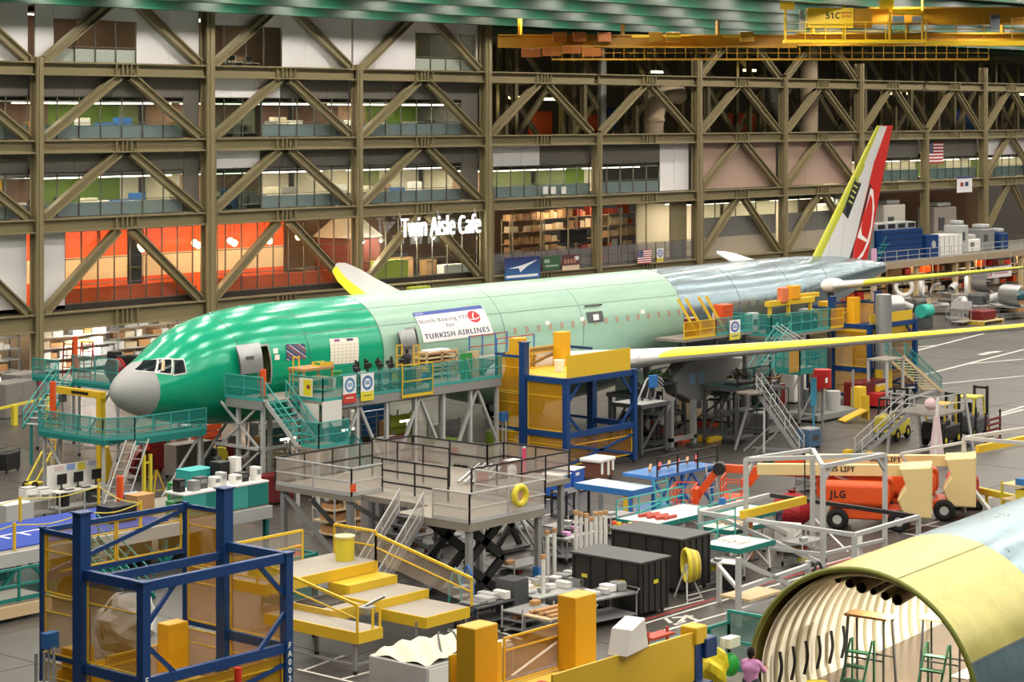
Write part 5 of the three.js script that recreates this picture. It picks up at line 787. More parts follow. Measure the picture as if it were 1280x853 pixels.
/* raised teal floor with blue carpet */
{
  const y = 2.0, x0 = -24, x1 = -3.2, z0 = 9.6, z1 = 14.8; const o = thing('raised_floor', 'raised teal steel floor with blue carpet and pale front edge', 'platform');
  part(o, 'carpet', bb(x0, -8.6, y - 0.02, y + 0.03, z0, z1 - 0.5), M(0x2443a0, 0.9), 'blue carpet'); part(o, 'deck', bb(x0, x1, y - 0.25, y - 0.02, z0, z1), C.deck); part(o, 'edge_beam', bb(x0, x1, y - 0.55, y - 0.02, z1, z1 + 0.12), C.greyLight);
  for (let x = x0 + 0.5; x < x1; x += 2.9) for (const z of [z0 + 0.3, z1 - 0.3]) part(o, 'leg', bb(x - 0.1, x + 0.1, 0, y - 0.25, z - 0.1, z + 0.1), C.teal);
  for (let x = x0 + 0.5; x < x1 - 3; x += 2.9) pieces(o, 'brace', [bar(V(x, 0.2, z1 - 0.3), V(x + 1.45, y - 0.4, z1 - 0.3), 0.12), bar(V(x + 2.9, 0.2, z1 - 0.3), V(x + 1.45, y - 0.4, z1 - 0.3), 0.12)], C.teal);
  part(o, 'stripe', [bb(-16, -12.2, y + 0.03, y + 0.036, 11.8, 11.92), ...[0, 1, 2, 3].map(k => bb(-15.6 + k, -15.45 + k, y + 0.03, y + 0.036, 11.9, 12.6))], C.white, 'white tape marks');
  const pst = [[-20.6, 14.6], [-16.8, 14.6], [-13.2, 14.6], [-10.4, 14.6], [-8.9, 10], [-13, 9.9], [-17, 9.9]]; for (const [x, z] of pst) part(o, 'rope_post', bb(x - 0.05, x + 0.05, y, y + 1.1, z - 0.05, z + 0.05), C.yellow);
  for (let i = 0; i < pst.length - 1; i++) part(o, 'rope', hose([V(pst[i][0], y + 1.0, pst[i][1]), V((pst[i][0] + pst[i + 1][0]) / 2, y + 0.82, (pst[i][1] + pst[i + 1][1]) / 2), V(pst[i + 1][0], y + 1.0, pst[i + 1][1])], 0.025, 10, 5), C.lemon);
  // lower teal gallery under the left end
  const g = thing('lower_gallery', 'lower teal railed gallery under the raised floor', 'platform'); part(g, 'deck', bb(-26, -17.2, 0.5, 0.7, 15.4, 17.4), C.deck); part(g, 'edge_beam', bb(-26, -17.2, 0.15, 0.6, 17.4, 17.52), C.tan); for (const x of [-25.5, -22.5, -19.5, -17.5]) part(g, 'leg', bb(x - 0.08, x + 0.08, 0, 0.5, 16.2, 16.36), C.teal);
  railing(g, [V(-26, 0.7, 17.4), V(-17.2, 0.7, 17.4)], { h: 1.25, mesh: film(0x1f7f7a, 0.25), r: 0.05, mat: C.teal }); const bxp = cabinet('control_cabinet', 'dark blue control cabinet with orange label on the lower gallery', [-21.5, 0.7, 16], 0, 0.7, 1.2, 0.5, C.blue, { doors: 1, cast: false }); part(bxp, 'label_plate', bx(0.3, 0.25, 0.02, 0, 0.95, 0.27), C.orange);
}
/* bench row on the raised floor */
{
  const y = 2.0; const o = thing('long_bench', 'long teal fronted bench with white top on the raised floor', 'bench', [-5.6, y, 14.0]); part(o, 'tabletop', bx(4.9, 0.07, 1.3, 0, 1.02, 0), C.white); for (let k = 0; k < 4; k++) part(o, 'front_panel', bx(1.16, 0.95, 0.05, -1.83 + k * 1.22, 0.5, 0.6), k % 2 ? C.teal : C.tealLight); for (const x of [-2.4, -1.2, 0, 1.2, 2.4]) part(o, 'leg', bx(0.08, 1, 0.08, x, 0.5, 0.58), C.tealLight); part(o, 'end_panel', bx(0.05, 0.95, 1.2, 2.42, 0.5, 0), C.tealLight);
  const items = [['desktop_unit', 'black desktop unit', C.black, 0.35, 0.55], ['file_box', 'grey file box', C.grey, 0.4, 0.45], ['desktop_unit', 'dark desktop monitor', C.greyDark, 0.5, 0.5], ['file_box', 'white file box', C.white, 0.35, 0.45], ['desktop_unit', 'pale computer tower', C.greyLight, 0.3, 0.55], ['paper_tray', 'white stacked paper tray', C.white, 0.4, 0.4], ['desktop_unit', 'black printer case', C.black, 0.5, 0.4], ['bottle_box', 'white bottle box', C.white, 0.3, 0.6]];
  items.forEach(([n, lb, m, w, h], i) => { const t = thing(n, lb + ' on the long white bench top, ' + ['at the box end', 'second along', 'third along', 'fourth along', 'fifth along', 'sixth along', 'seventh along', 'at the far end'][i], 'equipment', [-7.7 + i * 0.6, y + 1.055, 13.9 + (i % 2) * 0.25]); part(t, 'case', rb(w, h, 0.45, 0, h / 2, 0, 0.02), m); part(t, 'face', bx(w * 0.7, h * 0.35, 0.02, 0, h * 0.65, 0.23), m === C.black ? C.greyDark : C.grey); });
  const q = (lb, nm, cat, x, z, w, h, d, m) => { const t = thing(nm, lb, cat, [x, y, z]); part(t, 'body', rb(w, h, d, 0, h / 2, 0, 0.04), m); part(t, 'lid', rb(w * 1.02, 0.05, d * 1.02, 0, h, 0, 0.02), m); };
  q('turquoise storage bin behind the long bench', 'storage_bin', 'bin', -4.6, 11.4, 1.4, 1.4, 1.0, M(0x2fa6a4, 0.5)); q('black storage case beside the turquoise bin', 'storage_bin', 'bin', -3.8, 12.2, 0.7, 1.7, 0.7, C.black); q('white upright box beside the black case', 'storage_bin', 'bin', -3.4, 12.7, 0.35, 1.9, 0.5, C.white); q('brown cardboard carton on the raised floor', 'cardboard_box', 'box', -8.6, 12.4, 1.0, 0.9, 0.8, C.carton); q('green storage tub beside the carton', 'storage_bin', 'bin', -7.6, 13.6, 0.7, 0.6, 0.6, C.green); q('black rubbish bag shaped case near the rope posts', 'storage_bin', 'bin', -10.2, 12.8, 1.4, 0.7, 1.0, C.black); q('pale blue storage tub behind the rope', 'storage_bin', 'bin', -8.0, 11.2, 0.9, 0.7, 0.7, M(0x7fb0c8, 0.5)); q('bright green monitor case behind the long bench', 'storage_bin', 'bin', -6.4, 12.2, 0.7, 1.1, 0.4, C.green);
  for (let k = 0; k < 2; k++) { const c = thing('desk_chair', 'grey desk chair behind the long bench', 'chair', [-6.9 + k * 1.3, y, 12.95], k, 'chairs behind the long bench'); part(c, 'seat', rb(0.5, 0.09, 0.5, 0, 0.48, 0, 0.03), C.greyDark); part(c, 'backrest', rb(0.48, 0.5, 0.07, 0, 0.82, -0.23, 0.03), C.grey); part(c, 'column', cyl(0.035, 0.035, 0.4, 0, 0.06, 0, 8), C.black); part(c, 'base', [bx(0.5, 0.05, 0.07, 0, 0.05, 0), bx(0.07, 0.05, 0.5, 0, 0.05, 0)], C.black); }
  cone(150, 640, 1.5, 'leaning orange safety tube by the raised floor', 2.0);
}
/* storage and tools beneath the nose */
{
  const put = (px, py, f) => { const p = onY(px, py); f(p); };
  put(193, 590, p => cabinet('tool_chest', 'tall red tool chest under the nose', [p.x, 0, p.z], 0, 1.4, 2.2, 0.8, C.red, { drawers: 7 })); put(208, 588, p => cabinet('tool_chest', 'narrow mint tool locker under the nose', [p.x, 0, p.z], 0, 0.6, 2.0, 0.7, M(0x7fc4a8, 0.5), { doors: 1 })); put(222, 588, p => cabinet('tool_chest', 'pale pink metal locker under the nose', [p.x, 0, p.z], 0, 0.9, 2.2, 0.7, M(0xc9a8a0, 0.6), { doors: 2 }));
  put(236, 595, p => cabinet('parts_cabinet', 'wide grey parts cabinet under the forward belly', [p.x, 0, p.z], 0, 2.6, 1.8, 1.0, M(0x8a8078, 0.7), { doors: 3 })); put(343, 630, p => cabinet('tool_chest', 'wide dark red roller cabinet beside the grey lift', [p.x, 0, p.z], 0, 1.8, 1.5, 0.9, C.darkRed, { drawers: 6 }));
  put(176, 600, p => { const r = thing('hose_drum', 'dark red hose drum under the nose stand', 'reel', [p.x, 0, p.z]); part(r, 'drum', cylZ(0.7, 0.6, 0, 0.9, 0), C.darkRed); part(r, 'cradle', [bx(1.2, 0.1, 0.7, 0, 0.05, 0), bx(0.1, 0.9, 0.08, 0.5, 0.45, 0.33), bx(0.1, 0.9, 0.08, -0.5, 0.45, 0.33)], C.greyDark); });
  put(196, 625, p => { const o = thing('a_frame_stand', 'yellow folding trestle in front of the red tool chest', 'trestle', [p.x, 0, p.z]); part(o, 'frame', [bar(V(-0.5, 0, 0.3), V(0, 1.5, 0), 0.07), bar(V(0.5, 0, 0.3), V(0, 1.5, 0), 0.07), bar(V(-0.5, 0, -0.5), V(0, 1.5, 0), 0.07), bar(V(-0.35, 0.5, 0.2), V(0.35, 0.5, 0.2), 0.05)], C.yellow); });
  put(183, 635, p => { const o = thing('yellow_bollards', 'pair of joined yellow bollards by the trestle', 'bollard', [p.x, 0, p.z]); part(o, 'post', bx(0.14, 2.6, 0.14, -0.15, 1.3, 0), C.lemon); part(o, 'post', bx(0.14, 2.6, 0.14, 0.25, 1.3, 0), C.lemon); part(o, 'link', bx(0.5, 0.08, 0.08, 0.05, 2.2, 0), C.lemon); });
  for (const [px, py, c, lb] of [[275, 580, C.lemon, 'yellow'], [290, 575, C.darkRed, 'dark red'], [300, 590, C.grey, 'grey'], [345, 600, C.yellow, 'amber'], [265, 592, C.greyDark, 'charcoal']]) put(px, py, p => { const o = thing('air_compressor', lb + ' wheeled air unit in the shade under the belly', 'machine', [p.x, 0, p.z], rr(0, 1)); part(o, 'tank', cylX(0.4, 1.3, 0, 0.6, 0), c); part(o, 'motor', rb(0.6, 0.45, 0.5, 0, 1.15, 0), C.greyDark); part(o, 'wheel', [cylZ(0.2, 0.1, -0.5, 0.2, 0.35), cylZ(0.2, 0.1, -0.5, 0.2, -0.35), cylZ(0.2, 0.1, 0.5, 0.2, 0)], C.rubber); });
}
/* main teal platform along the left side of the fuselage */
{
  const y = 4.95, o = thing('door_platform', 'long teal railed platform along the left side of the fuselage', 'work stand');
  part(o, 'deck', bb(4.9, 20.3, y - 0.16, y, 3.35, 5.6), C.deck); part(o, 'deck', bb(6.8, 20.3, y - 0.16, y, 5.6, 7.9), C.deck); part(o, 'deck', bb(4.9, 7, y - 0.16, y, 2.98, 3.35), C.deck);
  part(o, 'edge_beam', bb(6.8, 20.3, y - 0.42, y - 0.05, 7.84, 7.94), C.grey); part(o, 'edge_beam', bb(4.86, 4.94, y - 0.42, y - 0.05, 2.9, 5.6), C.grey);
  for (let x = 5.1; x < 20.3; x += 2.15) for (const z of [3.6, x < 6.8 ? 5.4 : 7.7]) part(o, 'leg', bb(x - 0.09, x + 0.09, 0, y - 0.16, z - 0.09, z + 0.09), C.greyLight);
  for (let x = 7.3, k = 0; x < 20; x += 2.25, k++) part(o, 'brace', bar(V(x, k % 2 ? 4.5 : 0.4, 7.7), V(x + 2.25, k % 2 ? 0.4 : 4.5, 7.7), 0.14), C.greyLight);
  pieces(o, 'lower_frame', [bb(4.9, 7.2, 2.5, 2.64, 5.3, 5.42), bb(4.9, 5.02, 2.5, 2.64, 2, 5.4), bar(V(5, 2.55, 2.4), V(5, 4.7, 5.2), 0.1), bar(V(5, 0.3, 2.4), V(5, 2.4, 5.2), 0.1), bar(V(5, 4.7, 2.4), V(5, 2.6, 5.2), 0.1)], C.greyLight);
  railing(o, [V(4.9, y, 2.85), V(4.9, y, 5.6)], { h: 1.2 }); railing(o, [V(6.8, y, 5.6), V(6.8, y, 7.9), V(12.4, y, 7.9)], { h: 1.2 }); railing(o, [V(14.6, y, 7.9), V(20.3, y, 7.9)], { h: 1.2 });
  railing(o, [V(12.4, y - 0.35, 8.02), V(14.7, y - 0.35, 8.02)], { h: 1.7, mat: C.yellow, mesh: meshTeal, mid: [0.5], name: 'gate' }); railing(o, [V(10.7, y, 3.8), V(13, y, 3.8)], { h: 1.1, mesh: null });
  stair(o, V(5.75, 3.0, 7.9), V(5.75, y, 5.6), 1.4, 7, { mat: C.greyLight, treadMat: C.tealLight, rail: C.tealLight, mesh: film(0x1f7f7a, 0.3) });
  part(o, 'landing', bb(4.9, 7.0, 2.86, 3.0, 7.8, 9.5), C.deck); railing(o, [V(4.95, 3.0, 8.3), V(4.95, 3.0, 9.5), V(7.0, 3.0, 9.5)], { h: 1.25 });
  for (const [x, z] of [[5, 9.4], [6.9, 9.4], [5, 8]]) part(o, 'leg', bb(x - 0.07, x + 0.07, 0, 2.86, z - 0.07, z + 0.07), C.greyLight);
  stair(o, V(10.2, 0.1, 8.7), V(7.0, 3.0, 8.7), 1.1, 9, { mat: C.teal, treadMat: C.grey, rail: C.teal, mesh: film(0x1f7f7a, 0.3) });
  // white boards and roundel signs
  const P = (a, b, z) => [onZ(...a, z), onZ(...b, z)];
  const board = (nm, lb, cat, a, b, z, m, ax) => { const p = onZ(a[0], a[1], z), q = onZ(b[0], b[1], z); solo(nm, lb, cat, bb(p.x, q.x, q.y, p.y, z - 0.02, z + 0.02), m); };
  board('white_board', 'plain white board hung below the platform railing', 'board', [403, 503], [427, 532], 8.02, M(0xdedcd8, 0.6)); { const p = onX(376, 503, 6.74), q = onX(399, 531, 6.74); solo('white_board', 'white board with small print on the platform end', 'board', bb(6.7, 6.74, q.y, p.y, p.z, q.z), M(0xd2d0c6, 0.7)); }
  board('roundel_sign', 'red and white sign with blue roundel on the platform railing', 'sign', [429, 471], [445, 503], 8.02, roundel('#c0392f', '#4f86b8', '#e8c8b0')); board('roundel_sign', 'yellow and white sign with blue roundel on the platform railing', 'sign', [451, 468], [467, 500], 8.02, roundel('#ddd03c', '#3f6fa8', '#8a8430'));
  { const p = onX(375, 472, 6.74), q = onX(391, 497, 6.74); solo('caution_sign', 'yellow caution sign with red mark on the platform end', 'sign', bb(6.7, 6.74, q.y, p.y, p.z, q.z), canvasMat(64, 96, (g, w, h) => { g.fillStyle = '#d9d6c8'; g.fillRect(0, 0, w, h); g.fillStyle = '#d8c920'; g.fillRect(20, 8, 40, 82); g.fillStyle = '#8c2f2a'; g.fillRect(36, 34, 16, 20); })); }
  // equipment on the deck
  const on = (px, py, f) => { const p = onY(px, py, y); f(p); };
  { const t = thing('parts_table', 'tan laminated parts table by the front door', 'table', [9.2, y, 4.6]); part(t, 'tabletop', rb(2.2, 0.16, 1.2, 0, 1.25, 0, 0.03), C.wood); part(t, 'shelf', bx(2.1, 0.08, 1.1, 0, 0.7, 0), C.tan); part(t, 'shelf', bx(2.1, 0.08, 1.1, 0, 0.2, 0), C.wood); for (const x of [-1, 1]) for (const z of [-0.5, 0.5]) part(t, 'leg', bx(0.08, 1.2, 0.08, x, 0.6, z), C.wood); const b = thing('tray', 'yellow and green tray on the tan parts table', 'tray', [9.9, y + 1.33, 4.7]); part(b, 'tray', [bx(0.9, 0.05, 0.6, 0, 0.02, 0), bx(0.9, 0.18, 0.03, 0, 0.1, 0.3), bx(0.9, 0.18, 0.03, 0, 0.1, -0.3)], C.yellow); part(b, 'contents', bx(0.7, 0.1, 0.4, 0, 0.1, 0), C.green); }
  for (let k = 0; k < 9; k++) { const t = thing('tool_stand', 'black tool stand on the platform deck', 'tool stand', [10.2 + k * 0.42, y, 6.9 - (k % 2) * 0.5], k * 0.7, 'black tool stands along the platform'); part(t, 'head', [rb(0.3, 0.22, 0.3, 0, 1.25 + (k % 3) * 0.08, 0), bx(0.1, 0.3, 0.1, 0.1, 1.5, 0)], C.black); part(t, 'post', bx(0.06, 1.2, 0.06, 0, 0.6, 0), C.greyDark); part(t, 'foot', bx(0.4, 0.05, 0.4, 0, 0.03, 0), C.black); }
  { const b = cart('tool_table', 'dark tool table along the platform railing', [11.8, y, 7.2], 0, 4.2, 0.8, 1.0, { mat: C.black, top: C.greyDark, handle: false }); }
  for (const [px, lb] of [[351, 'beside the front door'], [486, 'beside the second door'], [494, 'left of the standing worker']]) on(px, 490 - (px - 351) * 0.12, p => { const o = thing('hand_rail_frame', 'yellow upright hand rail frame ' + lb, 'frame', [p.x, y, 4.4 + (px > 490 ? 0.8 : 0)]); pieces(o, 'post', [bx(0.06, 1.9, 0.06, -0.2, 0.95, 0), bx(0.06, 1.9, 0.06, 0.2, 0.95, 0)], C.yellow); pieces(o, 'crossbar', [0.3, 0.8, 1.3, 1.85].map(h => bx(0.42, 0.06, 0.06, 0, h, 0)), C.yellow); part(o, 'foot', bx(0.6, 0.05, 0.4, 0, 0.02, 0), C.yellow); });
  cone(329, 498, 1.4, 'tall orange safety tube at the front door', 4.95);
  on(568, 458, p => { const r = thing('parts_shelf', 'tan shelf unit stacked with boards behind the railing', 'shelf', [18.2, y, 5.0]); for (let k = 0; k < 6; k++) part(r, 'board', bx(2.6 - (k % 2) * 0.3, 0.1, 1.0, 0, 0.25 + k * 0.22, 0), k % 2 ? C.wood : C.tan); for (const x of [-1.2, 0, 1.2]) part(r, 'upright', bx(0.1, 1.5, 0.1, x, 0.75, 0.45), C.tan); part(r, 'paper_stack', bx(1.6, 0.1, 0.7, 0, 1.46, 0), C.white); });
  on(530, 462, p => { const b = thing('blue_bin', 'blue tarpaulin bundle beside the worker', 'bundle', [15.9, y, 6.0]); part(b, 'tarp', rb(1.6, 0.5, 0.8, 0, 0.25, 0, 0.2), C.blue); part(b, 'strap', bx(0.1, 0.52, 0.84, 0.2, 0.26, 0), C.black); });
  for (const [x, c, lb] of [[14.2, C.black, 'black'], [14.9, C.wood, 'tan'], [13.6, C.lemon, 'yellow']]) { const b = thing('tool_case', lb + ' tool case near the second door', 'case', [x, y, 6.6]); part(b, 'case', rb(0.5, 0.9, 0.5, 0, 0.45, 0, 0.04), c); part(b, 'handle', bx(0.2, 0.05, 0.05, 0, 0.93, 0), C.greyDark); }
  for (const [x, z, c] of [[18.6, 6.9, C.green], [19.7, 6.4, C.tan]]) { const b = thing('work_board', (c === C.green ? 'green' : 'tan') + ' leaning work board at the platform end', 'board', [x, y, z]); part(b, 'board', bx(0.9, 1.4, 0.06, 0, 0.7, 0), c); part(b, 'brace', bar(V(0, 1.2, 0), V(0, 0, 0.5), 0.05), C.wood); }
  { const s = thing('red_scaffold_rails', 'thin red and blue rail frame above the blue lift', 'frame', [22.9, 5.7, 4.7]); part(s, 'rail', [bar(V(-1.6, 1.2, 0), V(1.6, 1.2, 0), 0.05), bar(V(-1.6, 0.6, 0), V(1.6, 0.6, 0), 0.05), bar(V(-1.6, 1.2, 2), V(1.6, 1.2, 2), 0.05)], C.red); part(s, 'post', [-1.6, -0.5, 0.6, 1.6].flatMap(x => [bar(V(x, 0, 0), V(x, 1.25, 0), 0.06), bar(V(x, 0, 2), V(x, 1.25, 2), 0.06)]), C.blueLight); part(s, 'deck', bx(3.4, 0.1, 2.2, 0, 0, 1), C.deck); for (const [x, z] of [[-1.6, 0], [1.6, 0], [-1.6, 2], [1.6, 2]]) part(s, 'leg', bar(V(x, -5.7, z), V(x, 0, z), 0.12), C.greyDark); }
  // things stored under the platform
  for (const [x, z, w, h, c, lb] of [[8.4, 5.6, 1.8, 2.2, C.tan, 'tan crate under the platform near the landing'], [11, 5.2, 1.6, 2.4, C.teal, 'teal locker under the platform'], [13.2, 5.4, 2.2, 1.4, C.greyDark, 'dark parts trunk under the platform'], [16.4, 4.8, 2.0, 1.0, C.darkRed, 'dark red low cart under the platform'], [18.4, 5.2, 1.6, 1.6, M(0x8fae3c, 0.6), 'lime green crate under the platform end'], [20, 6, 1.4, 1.2, C.grey, 'grey crate under the platform end']]) cabinet('stored_crate', lb, [x, 0, z], 0, w, h, 1.1, c, { doors: 2 });
}
/* standing worker */
/* ================= people ================= */
function blob(bones, cell, mat) {      // smooth union of tapered capsules meshed by marching cubes
  const box = new THREE.Box3(); for (const [a, b, ra, rb2] of bones) { box.expandByPoint(V(...a).addScalar(-Math.max(ra, rb2) * 1.3)); box.expandByPoint(V(...a).addScalar(Math.max(ra, rb2) * 1.3)); box.expandByPoint(V(...b).addScalar(-Math.max(ra, rb2) * 1.3)); box.expandByPoint(V(...b).addScalar(Math.max(ra, rb2) * 1.3)); }
  const size = box.getSize(V(0, 0, 0)), L = Math.max(size.x, size.y, size.z) * 1.06, c = box.getCenter(V(0, 0, 0)), res = Math.max(16, Math.ceil(L / cell));
  const mc = new MarchingCubes(res, mat, false, false, 220000); mc.isolation = 0; const half = L / 2;
  for (let k = 0; k < res; k++) for (let j = 0; j < res; j++) for (let i = 0; i < res; i++) {
    const p = V((i - res / 2) / (res / 2) * half, (j - res / 2) / (res / 2) * half, (k - res / 2) / (res / 2) * half).add(c); let d = 1e3;
    for (const [a, b, ra, rb2] of bones) { const ax = b[0] - a[0], ay = b[1] - a[1], az = b[2] - a[2], px = p.x - a[0], py = p.y - a[1], pz = p.z - a[2]; const t = Math.max(0, Math.min(1, (px * ax + py * ay + pz * az) / (ax * ax + ay * ay + az * az + 1e-9))); const e = Math.hypot(px - ax * t, py - ay * t, pz - az * t) - (ra + (rb2 - ra) * t); const kk = 0.035, h = Math.max(0, Math.min(1, 0.5 + 0.5 * (d - e) / kk)); d = d * (1 - h) + e * h - kk * h * (1 - h); }
    mc.field[i + j * res + k * res * res] = -d;
  }
  mc.update(); const n = mc.count, g = new THREE.BufferGeometry(); const P = new Float32Array(mc.positionArray.slice(0, n * 3)), N = new Float32Array(mc.normalArray.slice(0, n * 3));
  for (let i = 0; i < n; i++) { P[i * 3] = P[i * 3] * half + c.x; P[i * 3 + 1] = P[i * 3 + 1] * half + c.y; P[i * 3 + 2] = P[i * 3 + 2] * half + c.z; }
  g.setAttribute('position', new THREE.BufferAttribute(P, 3)); g.setAttribute('normal', new THREE.BufferAttribute(N, 3)); g.setAttribute('uv', new THREE.BufferAttribute(new Float32Array(n * 2), 2)); return g;
}
function fingers(w, dir, s) { const out = [], d = V(...dir).normalize(), side = V(0, 0, 1); [[-0.03, 0.07], [-0.01, 0.08], [0.012, 0.078], [0.032, 0.06]].forEach(([o, l]) => { const a = V(...w).addScaledVector(d, 0.08).addScaledVector(side, o), b = a.clone().addScaledVector(d, l * 0.55), c = b.clone().addScaledVector(d, l * 0.4).add(V(0.02 * s, 0, 0)); out.push([a.toArray(), b.toArray(), 0.009, 0.009], [b.toArray(), c.toArray(), 0.009, 0.008]); }); const t = V(...w).addScaledVector(d, 0.03).addScaledVector(side, 0.04); out.push([t.toArray(), t.clone().addScaledVector(d, 0.05).addScaledVector(side, 0.025).toArray(), 0.011, 0.009]); return out; }
function person(label, pos, turn, { shirt, trousers, skin = 0xb98a6a, hair = 0x2a201a, arms = 'down', lean = 0 }) {
  const o = thing('person', label, 'person', pos, turn); const L = lean;
  const sh1 = [0.02 + L * 0.5, 1.42, 0.19], sh2 = [0.02 + L * 0.5, 1.42, -0.19];
  const el1 = arms === 'down' ? [0.02 + L * 0.4, 1.12, 0.27] : [0.2 + L * 0.5, 1.2, 0.28], el2 = arms === 'down' ? [0.02 + L * 0.4, 1.12, -0.27] : [0.2 + L * 0.5, 1.2, -0.28];
  const wr1 = arms === 'down' ? [0.1 + L * 0.4, 0.88, 0.27] : [0.42 + L * 0.5, 1.22, 0.18], wr2 = arms === 'down' ? [0.1 + L * 0.4, 0.88, -0.27] : [0.42 + L * 0.5, 1.22, -0.18];
  const hd = arms === 'down' ? [0.1, -1, 0] : [1, 0.1, 0];
  const body = [[[0, 0.95, 0.06], [0, 0.95, -0.06], 0.15, 0.15], [[0, 0.95, 0], [L * 0.3, 1.3, 0], 0.15, 0.17], [[L * 0.3, 1.3, 0.07], [L * 0.3, 1.3, -0.07], 0.14, 0.14], [[L * 0.5, 1.42, 0.1], [L * 0.5, 1.42, -0.1], 0.09, 0.09], [[L * 0.5, 1.42, 0], [0.02 + L * 0.6, 1.55, 0], 0.06, 0.055],
    [[0, 0.92, 0.09], [0.02, 0.5, 0.11], 0.095, 0.065], [[0.02, 0.5, 0.11], [-0.02, 0.09, 0.12], 0.06, 0.045], [[-0.03, 0.05, 0.12], [0.16, 0.04, 0.13], 0.045, 0.04], [[0, 0.92, -0.09], [0.02, 0.5, -0.11], 0.095, 0.065], [[0.02, 0.5, -0.11], [-0.02, 0.09, -0.12], 0.06, 0.045], [[-0.03, 0.05, -0.12], [0.16, 0.04, -0.13], 0.045, 0.04],
    [sh1, el1, 0.055, 0.042], [el1, wr1, 0.04, 0.03], [sh2, el2, 0.055, 0.042], [el2, wr2, 0.04, 0.03], [wr1, V(...wr1).addScaledVector(V(...hd).normalize(), 0.08).toArray(), 0.03, 0.034], [wr2, V(...wr2).addScaledVector(V(...hd).normalize(), 0.08).toArray(), 0.03, 0.034]];
  const hx = 0.03 + L * 0.65; const head = [[[hx, 1.6, 0], [hx, 1.7, 0], 0.085, 0.1], [[hx + 0.03, 1.58, 0], [hx + 0.05, 1.64, 0], 0.06, 0.07], [[hx + 0.1, 1.655, 0], [hx + 0.125, 1.63, 0], 0.013, 0.016], [[hx, 1.66, 0.095], [hx - 0.01, 1.62, 0.1], 0.016, 0.012], [[hx, 1.66, -0.095], [hx - 0.01, 1.62, -0.1], 0.016, 0.012]];
  const skinM = M(skin, 0.6), g = mergeGeometries([blob(body, 0.02, skinM), blob(head, 0.012, skinM), blob([...fingers(wr1, hd, 1)], 0.005, skinM), blob([...fingers(wr2, hd, -1)], 0.005, skinM)]);
  const m = part(o, 'body', g, skinM);
  const grow = (list, e) => list.map(([a, b, ra, rb2]) => [a, b, ra + e, rb2 + e]);
  part(o, 'shirt', blob(grow([body[1], body[2], body[3], [sh1, V(...sh1).lerp(V(...el1), 0.9).toArray(), 0.055, 0.048], [sh2, V(...sh2).lerp(V(...el2), 0.9).toArray(), 0.055, 0.048]], 0.022), 0.02, M(shirt, 0.85)), M(shirt, 0.85));
  part(o, 'trousers', blob(grow([body[0], body[5], [body[6][0], [-0.02, 0.12, 0.12], 0.06, 0.052], body[8], [body[9][0], [-0.02, 0.12, -0.12], 0.06, 0.052]], 0.018), 0.02, M(trousers, 0.85)), M(trousers, 0.85));
  part(o, 'hair', blob([[[hx - 0.02, 1.68, 0], [hx - 0.025, 1.72, 0], 0.108, 0.098], [[hx - 0.06, 1.62, 0], [hx - 0.05, 1.68, 0], 0.07, 0.08]], 0.012, M(hair, 0.9)), M(hair, 0.9));
  part(o, 'eye', [sph(0.011, hx + 0.098, 1.675, 0.035, 8)], C.black); part(o, 'eye', [sph(0.011, hx + 0.098, 1.675, -0.035, 8)], C.black); part(o, 'mouth', bx(0.012, 0.008, 0.05, hx + 0.103, 1.595, 0), M(0x8a4a40, 0.7));
  return o;
}
person('worker in dark clothes standing at the second aircraft door', [15.3, 4.95, 5.6], 1.2, { shirt: 0x23262b, trousers: 0x1d2025, arms: 'reach', hair: 0x14110f });
